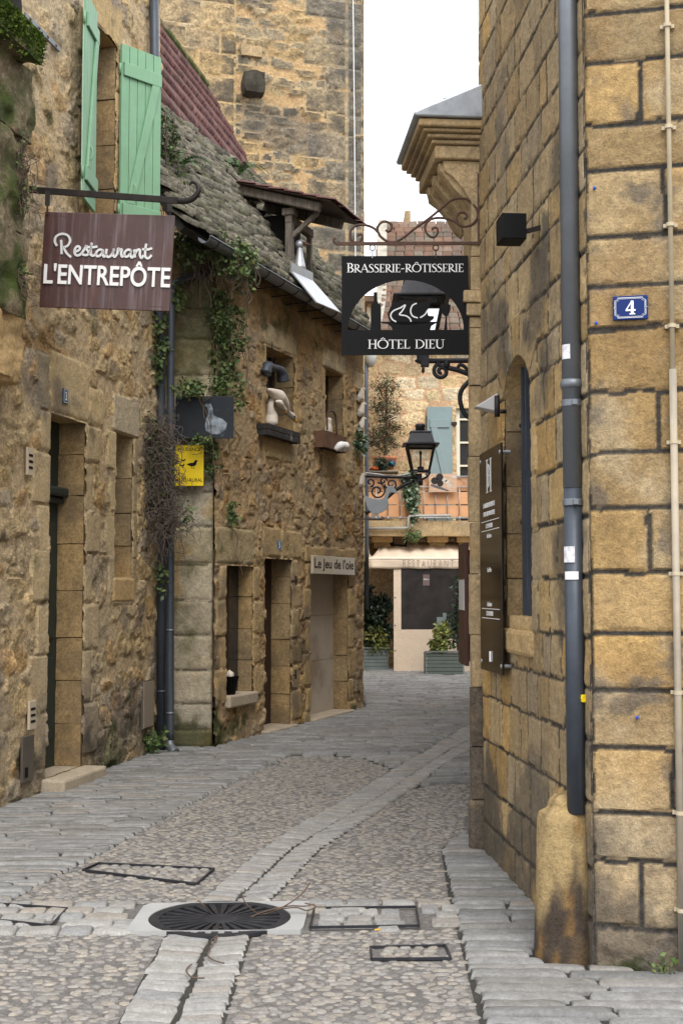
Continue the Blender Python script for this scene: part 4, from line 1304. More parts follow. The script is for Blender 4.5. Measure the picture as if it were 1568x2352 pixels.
roofB = MB().add([(RX0, -0.02, -0.03), (RX1, -0.02, -0.03), (RX1, RY, -0.03), (RX0, RY, -0.03), (RX0, -0.02, -0.1), (RX1, -0.02, -0.1), (RX1, RY, -0.1), (RX0, RY, -0.1)],
                 [(0, 1, 2, 3), (7, 6, 5, 4), (0, 4, 5, 1), (1, 5, 6, 2), (2, 6, 7, 3), (3, 7, 4, 0)]).build('slab_roof', M_LAUZEB, houseB, matrix=B.M.inverted() @ RB.M)
prot = [piece_mesh('roof_slab', *slab_proto(40 + k, 4, 2, 0.2, 0.5), M_LAUZE) for k in range(10)]
rgR = random.Random(8)
items = []
yy = 0.0
DOR = (1.02, 1.80, 0.75, 2.1)          # open dormer: x0,x1,y0,y1 on the slope
while yy < RY - 0.03:
    x = RX0 + rgR.uniform(-0.1, 0.05)
    while x < RX1:
        w = rgR.uniform(0.09, 0.27)
        if not (DOR[0] + 0.12 < x + w / 2 < DOR[1] and DOR[2] < yy < DOR[3]) and x + w < RX1 + 0.06:
            th = rgR.uniform(0.035, 0.065)
            M = Matrix.Translation((x + w / 2, yy + 0.07 + rgR.uniform(-0.02, 0.02), -0.005 + rgR.uniform(0, 0.025))) @ Matrix.Rotation(R(rgR.uniform(-8, 8)), 4, 'Z') @ Matrix.Rotation(R(-24 + rgR.uniform(-7, 7)), 4, 'X') @ Matrix.Rotation(R(rgR.uniform(-5, 5)), 4, 'Y') @ Matrix.Diagonal((w * 0.95, 0.2, th, 1))
            p = RB.w(x + w / 2, yy)
            items.append((M, rgR.randrange(10), w / camdist(p)))
        x += w
    yy += rgR.uniform(0.095, 0.12)
scatter('roof_slab', roofB, prot, items, M_LAUZE)

# ---- dormer (open hoist door in the slab roof)
dx0, dy0 = RB.hit(665, 612)
dorm = D.objects.new('dormer', None)
dorm.empty_display_size = 0.1
# carried by the roof: frame axes of the street front
MBi = B.M.inverted()
def bl_(v):
    return MBi @ Vector(v)
pA = bl_(RB.w(dx0, dy0))                 # foot of the near post, in house axes
def dpart(mb, name, mat, bevel=0.0):
    return mb.build(name, mat, houseB, bevel=bevel)
hpost = 0.62
vu = pA.x
pst = MB().box(vu - 0.04, vu + 0.045, pA.y - 0.045, pA.y + 0.045, pA.z - 0.05, pA.z + hpost)
dorm_o = dpart(pst, 'dormer_post', M_OLDWOOD, 0.008)
dpart(MB().box(vu + 0.62, vu + 0.68, pA.y - 0.03, pA.y + 0.03, pA.z - 0.02, pA.z + hpost - 0.02), 'dormer_post', M_OLDWOOD, 0.008)
dpart(MB().box(vu - 0.07, vu + 0.08, pA.y - 0.08, pA.y + 0.08, pA.z + hpost, pA.z + hpost + 0.09), 'post_cap', M_OLDWOOD, 0.015)
back_y, back_z = pA.y + 0.62, pA.z + hpost + 0.42
frt_y, frt_z = pA.y - 0.62, pA.z + hpost - 0.02
for uo in (-0.10, 0.66):
    dpart(MB().bar((vu + uo, back_y, back_z - 0.06), (vu + uo, frt_y + 0.18, frt_z + 0.05), 0.09, 0.11), 'dormer_beam', M_OLDWOOD, 0.012)
dpart(MB().bar((vu - 0.05, pA.y, pA.z + hpost - 0.04), (vu + 0.7, pA.y, pA.z + hpost - 0.04), 0.09, 0.10), 'dormer_beam', M_OLDWOOD, 0.012)
dpart(MB().bar((vu - 0.0, pA.y + 0.0, pA.z + hpost * 0.55), (vu + 0.0, frt_y + 0.25, frt_z + 0.03), 0.05, 0.06), 'dormer_strut', M_OLDWOOD, 0.012)
drf = dpart(MB().add([(vu - 0.22, back_y, back_z), (vu + 0.85, back_y, back_z), (vu + 0.85, frt_y, frt_z + 0.07), (vu - 0.22, frt_y, frt_z + 0.07),
                (vu - 0.22, back_y, back_z + 0.02), (vu + 0.85, back_y, back_z + 0.02), (vu + 0.85, frt_y, frt_z + 0.09), (vu - 0.22, frt_y, frt_z + 0.09)],
               [(0, 3, 2, 1), (4, 5, 6, 7), (0, 1, 5, 4), (1, 2, 6, 5), (2, 3, 7, 6), (3, 0, 4, 7)]), 'dormer_roof', M_DBROWN)
sl = math.atan2(back_z - frt_z - 0.07, back_y - frt_y)
ptile = [piece_mesh('roof_tile', *slab_proto(70 + k, 4, 2, 0.04, 0.1), M_REDTILE) for k in range(4)]
its = []
L_ = math.hypot(back_y - frt_y, back_z - frt_z)
for r_ in range(6):
    for c_ in range(7):
        f_ = (r_ + 0.3) / 6
        p = Vector((vu - 0.16 + c_ * 0.155 + rgR.uniform(-0.012, 0.012), frt_y + (back_y - frt_y) * f_, frt_z + 0.095 + (back_z - frt_z - 0.07) * f_))
        its.append((Matrix.Translation(p) @ Matrix.Rotation(sl - R(5) + R(rgR.uniform(-3, 3)), 4, 'X') @ Matrix.Diagonal((0.15, 0.26, 0.022, 1)), rgR.randrange(4), 1))
scatter('roof_tile', drf, ptile, its, M_REDTILE)
dpart(MB().box(vu + 0.22, vu + 0.6, pA.y + 0.10, pA.y + 1.2, pA.z - 0.3, pA.z + hpost + 0.1), 'loft_opening', M_DARK)  # solid near-black box painted as the shade inside the open loft
# zinc chute from the hoist door down to the gutter
qc = [RB.hit(670, 623, 0.12), RB.hit(719, 645, 0.12), RB.hit(782, 717, 0.12), RB.hit(728, 694, 0.12)]
qv = [bl_(RB.w(a, b, 0.12)) for a, b in qc] + [bl_(RB.w(a, b, 0.105)) for a, b in qc]
dpart(MB().add(qv, [(0, 3, 2, 1), (4, 5, 6, 7), (0, 1, 5, 4), (1, 2, 6, 5), (2, 3, 7, 6), (3, 0, 4, 7)]), 'chute', M_ZINCL)
q0, q1 = qv[0], qv[1]
dpart(MB().add([q0, q1, q1 + Vector((0, 0.0, 0.1)), q0 + Vector((0, 0.0, 0.1)), q0 + Vector((0, 0.02, 0)), q1 + Vector((0, 0.02, 0)), q1 + Vector((0, 0.02, 0.1)), q0 + Vector((0, 0.02, 0.1))],
               [(0, 1, 2, 3), (7, 6, 5, 4), (0, 4, 5, 1), (3, 2, 6, 7), (0, 3, 7, 4), (1, 5, 6, 2)]), 'chute_lip', M_STEEL)
# gutter with brackets
gut = MB()
GU0, GU1, GR = -2.1, 3.45, 0.068
gy, gz = -0.27, EZ - 0.02
seg = 8
vs, fs = [], []
for u in (GU0, GU1):
    for k in range(seg + 1):
        an = math.pi + math.pi * k / seg
        vs.append((u, gy + GR * math.cos(an), gz + GR * math.sin(an)))
    for k in range(seg + 1):
        an = math.pi + math.pi * k / seg
        vs.append((u, gy + (GR - 0.006) * math.cos(an), gz + (GR - 0.006) * math.sin(an)))
m = seg + 1
for k in range(seg):
    fs.append((k, k + 1, 2 * m + k + 1, 2 * m + k))
    fs.append((m + k + 1, m + k, 3 * m + k, 3 * m + k + 1))
fs.append((0, 2 * m, 3 * m, m))
fs.append((seg, m + seg, 3 * m + seg, 2 * m + seg))
fs += [(k, m + k, m + k + 1, k + 1) for k in range(seg)] + [(2 * m + k + 1, 3 * m + k + 1, 3 * m + k, 2 * m + k) for k in range(seg)]
gutO = gut.add(vs, fs).tube([(GU0, gy - GR, gz), (GU1, gy - GR, gz)], 0.011, 6).build('gutter', M_ZINC, houseB, False)
u = GU0 + 0.2
while u < GU1:
    b_ = MB()
    b_.tube([(u, gy + (GR + 0.006) * math.cos(math.pi + math.pi * k / 10), gz + (GR + 0.006) * math.sin(math.pi + math.pi * k / 10)) for k in range(11)], 0.006, 5)
    b_.bar((u, 0.0, gz - 0.075), (u, gy - 0.02, gz - 0.07), 0.012, 0.012)
    b_.build('gutter_bracket', M_IRON, gutO)
    u += 0.42

# ================================================================== red tiled house behind
redh = thing('red_roof_house', 'steep dark red tiled roof of the house behind the stone slab roof', 'house', (at(592, 422, 23.4).x, 23.4, 0), R(79))
RT = Slope(at(592, 422, 23.4), 79, 62)
RMi = redh.matrix_basis.inverted() if False else (Matrix.Translation(redh.location) @ Matrix.Rotation(R(79), 4, 'Z')).inverted()
ry0, ry1, rx0, rx1 = -2.6, 2.29, -7.6, 0.14
rr = MB().box(rx0, rx1, ry0, ry1, -0.14, -0.05).build('tiled_roof', M_LAUZEB, redh, matrix=RMi @ RT.M)
MB().box(rx1 + 0.004, rx1 + 0.07, ry0, ry1, -0.16, 0.03).build('verge', nodemat('dark_slate', (0.05, 0.05, 0.052), var=0.4, nscale=10, rough=0.8), redh, matrix=RMi @ RT.M, bevel=0.01)
MB().tube([(rx0, ry1, 0.0), (rx1, ry1, 0.0)], 0.09, 8).build('ridge', M_MOSSROCK, redh, matrix=RMi @ RT.M)
def barrel(seed):
    rg = np.random.RandomState(seed)
    V, Fq = [], []
    n = 6
    for j, (y, sc) in enumerate(((-0.5, 1.0), (0.5, 0.85))):
        for k in range(n + 1):
            an = math.pi * k / n
            V.append((0.5 * sc * math.cos(an), y + 0.02 * (rg.rand() - 0.5), 0.5 * sc * math.sin(an)))
        for k in range(n + 1):
            an = math.pi * k / n
            V.append((0.40 * sc * math.cos(an), y, 0.38 * sc * math.sin(an)))
    m = n + 1
    for k in range(n):
        Fq.append((k, 2 * m + k, 2 * m + k + 1, k + 1))
        Fq.append((m + k + 1, 3 * m + k + 1, 3 * m + k, m + k))
        Fq.append((k, k + 1, m + k + 1, m + k))
    return np.array(V), np.array(Fq)
pb = [piece_mesh('roof_tile', *slab_proto(90 + k, 4, 2, 0.09, 0.2), M_REDTILE) for k in range(6)]
its = []
rowp = 0.54
r_ = 0
y = ry0
while y < ry1 - 0.1:
    x = rx0 + 0.1
    while x < rx1:
        M = Matrix.Translation((x + rgR.uniform(-0.008, 0.008), y + rowp / 2 + rgR.uniform(-0.012, 0.012), -0.035)) @ Matrix.Rotation(R(-8 + rgR.uniform(-1.5, 1.5)), 4, 'X') @ Matrix.Diagonal((0.142, rowp + 0.12, 0.075, 1))
        its.append((M, rgR.randrange(6), (10 + x * 0.3 if x > -5.5 and y > -1.1 else 0)))
        x += 0.15
    y += rowp
scatter('roof_tile', rr, pb, its, M_REDTILE)
MB().box(rx0, rx1 - 0.05, 1.0, 4.0, 0.0, 7.3).build('wall', M_RENDER, redh)

# ================================================================== far restaurant house with balcony
far = thing('balcony_house', 'pale stone house with planked balcony and cream awning at the street end', 'house', (1.6, EY, 0))
def fx(v):
    return v - 1.6
FX0, FX1, FZ1 = 0.47, 5.2, 7.0
re_ = Relief(fx(FX0), fx(FX1), 0, FZ1, 0.03, 404, mortar=(0.53, 0.345, 0.205))
palE = [(0.58, 0.44, 0.25), (0.62, 0.48, 0.29), (0.54, 0.40, 0.22), (0.66, 0.55, 0.38), (0.56, 0.43, 0.26)]
re_.rubble(0.46, 0.26, 0.016, palE, cover=0.10, t0=0.10, t1=0.26, rough=0.006, warp=(0.035, 3), jit=0.5, mortar_amp=0.003)
def xe(px, Y=EY):
    return at(px, 1100, Y).x
def ze(py, Y=EY):
    return at(950, py, Y).z
EW = (fx(xe(1046)), fx(xe(1046)) + 1.0, 3.05, ze(938))
re_.hole(rect_hole(*EW))
re_.tintmap(sstep(2.9, 2.5, re_.Z) * 0.6, (0.30, 0.20, 0.10))  # wall colour darkened below the balcony, its shade put into the tint
re_.build('wall', M_MORT, M_RUB, far, I4)
MB().box(fx(FX0), fx(FX1), 0.4, 4.5, 0, FZ1).build('core', M_DRESS, far)
we = hole_part(far, 'balcony_window', *EW, 0.16, M_DARK)
MB().box(EW[0], EW[1], 0.13, 0.155, EW[2], EW[3]).build('pane', M_GLASSD, we)
for a in (EW[0] + 0.05, EW[0] + 0.5, EW[1] - 0.05):
    MB().box(a - 0.05, a + 0.05, 0.08, 0.129, EW[2], EW[3]).build('window_frame', M_CREAM, we, bevel=0.008)
for k in range(5):
    zk = EW[2] + 0.25 + k * 0.5
    MB().box(EW[0], EW[1], 0.085, 0.128, zk - 0.02, zk + 0.02).build('glazing_bar', M_CREAM, we)
# blue grey shutter leaf folded on the wall
sx0, sx1, sz0, sz1 = fx(xe(980)), fx(xe(1038)), 3.1, ze(935)
sh = MB().box(sx0, sx1, -0.06, -0.03, sz0, sz1).build('shutter', M_BLUEGREY, far, bevel=0.006)
for zc in (sz1 - 0.36, sz0 + 0.86):
    MB().box(sx0 + 0.06, sx1 - 0.06, -0.088, -0.061, zc - 0.09, zc + 0.09).build('batten', M_BLUEGREY, sh, bevel=0.006)
MB().prism([(sx1 - 0.22, sz0 + 0.95), (sx1 - 0.08, sz0 + 0.95), (sx0 + 0.22, sz1 - 0.45), (sx0 + 0.08, sz1 - 0.45)], -0.087, -0.061).build('brace', M_BLUEGREY, sh, bevel=0.006)
MB().prism([(sx0 + 0.22, sz0 + 0.1), (sx0 + 0.36, sz0 + 0.1), (sx1 - 0.08, sz0 + 0.76), (sx1 - 0.22, sz0 + 0.76)], -0.087, -0.061).build('brace', M_BLUEGREY, sh, bevel=0.006)
MB().tube([(sx0 - 0.01, -0.075, sz1 - 0.2), (sx0 - 0.01, -0.075, sz0)], 0.014, 6).build('bolt_rod', M_IRON, sh, True)
for zc in (sz1 - 0.36, sz0 + 0.86):
    MB().box(sx1 - 0.02, sx1 + 0.1, -0.075, -0.0, zc - 0.03, zc + 0.03).build('hinge', M_IRON, sh)
# balcony slab, corbels
BY = BAL_Y - EY
bx0, bx1 = fx(xe(836, BAL_Y)), fx(xe(1120, BAL_Y))
ztop, zbot = at(950, 1196, BAL_Y).z, at(950, 1231, BAL_Y).z
for (a, b) in ((bx0 - 0.2, fx(xe(945, BAL_Y))), (fx(xe(945, BAL_Y)) + 0.004, fx(xe(1015, BAL_Y))), (fx(xe(1015, BAL_Y)) + 0.004, bx1)):
    rock('balcony_slab', a, b, BY - 0.03, 0.05, zbot, ztop, M_PORTAL, far, int(a * 90) % 50 + 2, 12, 0.018, 0.03, 6)
for px in (877, 1004, 1072):
    c = fx(xe(px, BAL_Y + 0.3))
    zc = zbot - 0.005
    for (w_, d_, h_) in ((0.22, -0.62, 0.12), (0.17, -0.45, 0.24), (0.14, -0.25, 0.42)):
        MB().box(c - w_, c + w_, d_, 0.02, zc - h_ + 0.004 * (h_ * 10), zc - h_ + 0.13).build('balcony_corbel', M_DRESS, far, bevel=0.02)
# railing
rail = MB().tube([(bx0 - 0.1, BY + 0.04, ztop + 0.92), (bx1, BY + 0.04, ztop + 0.92)], 0.014, 6).tube([(bx0 - 0.1, BY + 0.04, ztop + 0.70), (bx1, BY + 0.04, ztop + 0.70)], 0.012, 6).tube([(bx0 - 0.1, BY + 0.04, ztop + 0.06), (bx1, BY + 0.04, ztop + 0.06)], 0.014, 6).build('railing', M_STEEL, far, True)
x = bx0
k = 0
while x < bx1:
    MB().tube([(x, BY + 0.04, ztop + 0.0), (x, BY + 0.04, ztop + 0.70)], 0.011, 6).lathe([(0.02, 0.0), (0.028, 0.02), (0.02, 0.05), (0.011, 0.07)], 8, (x, BY + 0.04, ztop + 0.03)).build('baluster', M_STEEL, rail, True)
    MB().bar((x, BY + 0.04, ztop + 0.71), (x + 0.22, BY + 0.04, ztop + 0.91), 0.008, 0.008).bar((x + 0.22, BY + 0.045, ztop + 0.71), (x, BY + 0.045, ztop + 0.91), 0.008, 0.008).build('lattice', M_STEEL, rail)
    x += 0.245
for k, (z0, z1) in enumerate(((0.08, 0.32), (0.345, 0.60), (0.625, 0.90))):
    MB().box(bx0 - 0.1, bx1, BY + 0.075 + 0.006 * (k % 2), BY + 0.10, ztop + z0, ztop + z1).build('plank', M_PLANK, rail, bevel=0.004)
for px in (875, 940, 1000, 1050):
    c = fx(xe(px, BAL_Y))
    MB().box(c - 0.03, c + 0.03, BY + 0.101, BY + 0.13, ztop, ztop + 0.92).build('rail_post', M_OLDWOOD, rail)
# pvc drain pipe under the balcony
pp = [at(838, 1214, BAL_Y - 0.1), at(934, 1213, BAL_Y - 0.1), at(936, 1211, BAL_Y - 0.1), at(938, 1188, BAL_Y - 0.1), at(941, 1185, BAL_Y - 0.1), at(1035, 1184, BAL_Y - 0.1)]
tag(MB().tube(pp, 0.028, 8).build('waste_pipe', M_PVC, None, True), 'pale grey plastic waste pipe stepping along the balcony edge', 'pipe')
# awning
AY = 25.55
awl, awr = xe(846, AY), xe(1110, AY)
zv0, zv1 = at(950, 1306, AY).z, at(950, 1283, AY).z
zat = at(950, 1243, EY - 0.05).z
aw = thing('awning', 'cream canvas awning with clear dark window lettered restaurant', 'awning', (awl, EY - 0.02, 0))
W_ = awr - awl
dY = AY - (EY - 0.02)
n = 24
rgW = random.Random(2)
xs = [W_ * i / n for i in range(n + 1)]
vs, fs = [], []
rows = 7
for j in range(rows + 1):
    t_ = j / rows
    for i, x in enumerate(xs):
        sag = -0.05 * math.sin(math.pi * t_) * (1 + 0.4 * math.sin(i * 1.7)) + 0.012 * math.sin(i * 2.3 + j)
        sx = x + 0.35 * (1 - t_) * (1 if False else max(0, 1 - i / 5.0)) 
        vs.append((sx, dY * t_, zat + (zv1 - zat) * t_ + sag))
for j in range(rows):
    for i in range(n):
        k = j * (n + 1) + i
        fs.append((k, k + 1, k + n + 2, k + n + 1))
top = MB().add(vs, fs).build('awning_roof', M_CANVAS, aw, True)
top.modifiers.new('thick', 'SOLIDIFY').thickness = 0.01
vs, fs = [], []
for j in range(5):
    for i, x in enumerate(xs):
        vs.append((x, dY - 0.012 * math.sin(i * 1.3) * (j / 4) - 0.015 * math.sin(i * 0.6 + 1) * j / 4, zv1 + (zv0 - zv1) * j / 4 + 0.006 * math.sin(i)))
for j in range(4):
    for i in range(n):
        k = j * (n + 1) + i
        fs.append((k, k + 1, k + n + 2, k + n + 1))
val = MB().add(vs, fs).build('valance', M_CANVAS, aw, True)
val.modifiers.new('thick', 'SOLIDIFY').thickness = 0.008
# side wedge on the left
sd = MB().add([(0, dY, zv1), (0, dY, zv0), (0.05, -0.0, zat), (0.05, -0.9, zv0)], [(0, 1, 3, 2)]).build('side_flap', M_CANVAS, aw)
# front screen with window
px0 = xe(903, AY) - awl
wx0, wx1 = xe(920, AY) - awl, W_ - 0.25
wz0, wz1 = at(950, 1446, AY).z, at(950, 1309, AY).z
scr = MB()
scr.box(px0, wx0, dY + 0.02, dY + 0.032, 0.03, zv0 + 0.06)
scr.box(wx0, wx1, dY + 0.02, dY + 0.032, 0.03, wz0)
scr.box(wx1, W_, dY + 0.02, dY + 0.032, 0.03, zv0 + 0.06)
scr.build('screen', M_CANVAS, aw)
MB().box(wx0, wx1, dY + 0.024, dY + 0.029, wz0, zv0 + 0.06).build('clear_window', M_FILM, aw)
for zz in (0.45, 0.95, 1.5):
    MB().lathe([(0.018, 0), (0.016, 0.008), (0.006, 0.01)], 8, M=Matrix.Translation((px0 + 0.03, dY + 0.018, zz)) @ Matrix.Rotation(R(90), 4, 'X')).build('eyelet', M_STEEL, aw, True)
MB().tube([(0, dY, zv1), (W_, dY, zv1)], 0.02, 6).build('front_bar', M_CREAM, aw)
for x in (0.05, W_ - 0.05):
    MB().tube([(x, -0.0, zat - 0.25), (x, dY, zv1 - 0.01)], 0.018, 6).build('arm', M_CREAM, aw)
MB().box(-0.01, W_, -0.14, -0.0, zat - 0.03, zat + 0.06).build('cassette', M_CANVAS, aw, bevel=0.02)
AWN = (aw, dY, zv0, zv1, awl)
# alarm notice on the film
nx, nz0 = xe(970, AY) - awl, at(950, 1345, AY).z
no = MB().box(nx, nx + 0.13, dY + 0.015, dY + 0.022, nz0, nz0 + 0.22).build('alarm_notice', nodemat('alarm_notice_paper', (0.16, 0.11, 0.11), var=0.2, bump=None), aw)

# ---- roofs above the far house
rfE = Slope((fx(FX0) + 1.6 + 0.0, EY - 0.3, FZ1 - 0.05), 0, 50)
rE = thing('brown_roof_house', 'brown tiled roof with pale gable coping behind the hanging brasserie sign', 'house', (1.6, EY + 0.3, 0))
EMi = (Matrix.Translation(rE.location)).inverted()
gx0, gx1 = 0.92, 5.4
H_ = 4.35
rp_ = MB().box(gx0 - FX0, gx1 - FX0, 0, H_, -0.1, -0.03).build('tiled_roof', M_LAUZEB, rE, matrix=EMi @ rfE.M)
pt2 = [piece_mesh('roof_tile', *slab_proto(130 + k, 4, 2, 0.05, 0.15), M_BRTILE) for k in range(5)]
its = []
y = 0.0
rgE = random.Random(5)
while y < H_:
    x = gx0 - FX0 + rgE.uniform(-0.15, 0)
    while x < 4.5:
        its.append((Matrix.Translation((x + 0.11, y + 0.1, rgE.uniform(-0.005, 0.008))) @ Matrix.Rotation(R(-6), 4, 'X') @ Matrix.Diagonal((0.21, 0.30, 0.025, 1)), rgE.randrange(5), y))
        x += 0.218
    y += 0.19
scatter('roof_tile', rp_, pt2, its, M_BRTILE)
MB().box(gx0 - 1.6, gx1 - 1.6, 0.3, 4.0, 0, 7.0).build('wall', M_RENDER, rE)
# gable coping, swept out at the foot
cp = [Vector((gx0 - 1.6 - 0.35, -0.70, FZ1 - 0.05)), Vector((gx0 - 1.6 - 0.16, -0.25, FZ1 + 0.35)), Vector((gx0 - 1.6 - 0.05, 0.35, FZ1 + 1.0)), Vector((gx0 - 1.6, 1.2, FZ1 + 2.05)), Vector((gx0 - 1.6 + 0.04, 2.2, FZ1 + 3.3))]
cm = MB()
cpp = catmull(cp, 4)
for a, b in zip(cpp[:-1], cpp[1:]):
    cm.bar(a, b, 0.22, 0.16)
cm.build('coping', nodemat('coping_stone', (0.42, 0.40, 0.35), var=0.3, nscale=6, bump=(20, 0.6, 0.01), rough=0.9, stain=((0.15, 0.14, 0.12), 4, 0.5, 0.7, 0.6)), rE)
# upper house with canal tiles
uh = thing('upper_house', 'small upper house with curved clay tiles and a stone chimney behind brown roof', 'house', (2.4, 31.0, 0))
ux0, ux1 = at(938, 520, 31).x - 2.4, at(1110, 520, 31).x - 2.4
uz0 = at(980, 528, 31).z
MB().box(ux0, ux1, 0.2, 3.0, 4.0, uz0 + 0.05).build('wall', M_RENDER, uh)
MB().box(ux0 - 0.05, ux1, -0.06, 0.25, uz0 - 0.30, uz0 - 0.08).build('zinc_band', M_ZINC, uh)
US = Slope((2.4 + ux0, 31.0 - 0.25, uz0), 0, 17)
UMi = Matrix.Translation(uh.location).inverted()
ur = MB().box(0, ux1 - ux0, 0, 1.7, -0.08, -0.02).build('tiled_roof', M_LAUZEB, uh, matrix=UMi @ US.M)
pb2 = [piece_mesh('roof_tile', *barrel(190 + k), nodemat('canal_tile_%d' % k, c, var=0.3, nscale=8, rough=0.9, stain=((0.25, 0.25, 0.23), 3, 0.5, 0.7, 0.6)), True) for k, c in enumerate(((0.33, 0.20, 0.15), (0.30, 0.24, 0.20)))]
its = []
for j in range(5):
    for i in range(int((ux1 - ux0) / 0.23)):
        its.append((Matrix.Translation((0.12 + i * 0.23, 0.15 + j * 0.34, -0.03)) @ Matrix.Rotation(R(-4), 4, 'X') @ Matrix.Diagonal((0.21, 0.42, 0.2, 1)), rgE.randrange(2), 1))
scatter('roof_tile', ur, pb2, its, None, smooth=True)
chx0, chx1 = at(928, 500, 31.2).x - 2.4, at(941, 500, 31.2).x - 2.4
MB().box(chx0, chx1, -0.1, 1.6, 4.0, at(930, 486, 31).z).build('chimney', M_PORTAL, uh, bevel=0.02)
# beige rendered house further left, seen through the sign
bh = thing('beige_house', 'plain beige rendered house wall far behind the tower house corner', 'house', (1.4, 33.5, 0))
MB().box(-0.72, 0.55, 0, 4, 0, 9.2).build('wall', M_RENDER, bh)
MB().box(-0.85, 0.6, -0.3, 4, 9.2, 9.35).build('eave', M_BRTILE, bh)
MB().box(-0.73, -0.60, -0.02, -0.0, 0, 9.1).build('drainpipe', M_CREAM, bh)
hill = MB()
rgH = random.Random(3)
tops = [(-60 + i * 8, 10 + 1.8 * math.sin(i * 0.9) + rgH.uniform(-0.6, 0.6)) for i in range(16)]
vs = [(x, 120, -0.5) for x, z in tops] + [(x, 124, z) for x, z in tops] + [(x, 190, -0.5) for x, z in tops]
n_ = len(tops)
fs = [(i, i + 1, n_ + i + 1, n_ + i) for i in range(n_ - 1)] + [(n_ + i, n_ + i + 1, 2 * n_ + i + 1, 2 * n_ + i) for i in range(n_ - 1)]
struct(hill.add(vs, fs).build('hill', nodemat('hillside_green', (0.05, 0.075, 0.03), var=0.5, nscale=0.6, bump=(0.8, 1.0, 1.0), rough=1.0)))

# ------------------------------------------------------------------ lettering
def ribbon(mb, pts, w, y0=0.0, th=0.004, smooth=0):
    """flat stroke in the x,z plane; w a width or list of widths; front face at y0, thickness th behind"""
    P = [Vector((p[0], 0, p[1])) for p in pts]
    if smooth:
        P = catmull(P, smooth)
    n = len(P)
    W = lerp_list(list(w), n) if hasattr(w, '__len__') else [w] * n
    b = len(mb.v)
    for i, p in enumerate(P):
        t = P[min(i + 1, n - 1)] - P[max(i - 1, 0)]
        if t.length < 1e-9:
            t = Vector((1, 0, 0))
        t.normalize()
        nn = Vector((-t.z, 0, t.x)) * W[i] / 2
        for q in (p + nn, p - nn):
            mb.v.append((q.x, y0, q.z))
        for q in (p + nn, p - nn):
            mb.v.append((q.x, y0 + th, q.z))
    for i in range(n - 1):
        k, m = b + 4 * i, b + 4 * (i + 1)
        mb.f += [(k, k + 1, m + 1, m), (k + 2, m + 2, m + 3, k + 3), (k, m, m + 2, k + 2), (k + 1, k + 3, m + 3, m + 1)]
    mb.f += [(b, b + 2, b + 3, b + 1), (b + 4 * n - 4, b + 4 * n - 3, b + 4 * n - 1, b + 4 * n - 2)]

def arc(cx, cz, rx, rz, a0, a1, n=14):
    return [(cx + rx * math.cos(R(a0 + (a1 - a0) * i / n)), cz + rz * math.sin(R(a0 + (a1 - a0) * i / n))) for i in range(n + 1)]

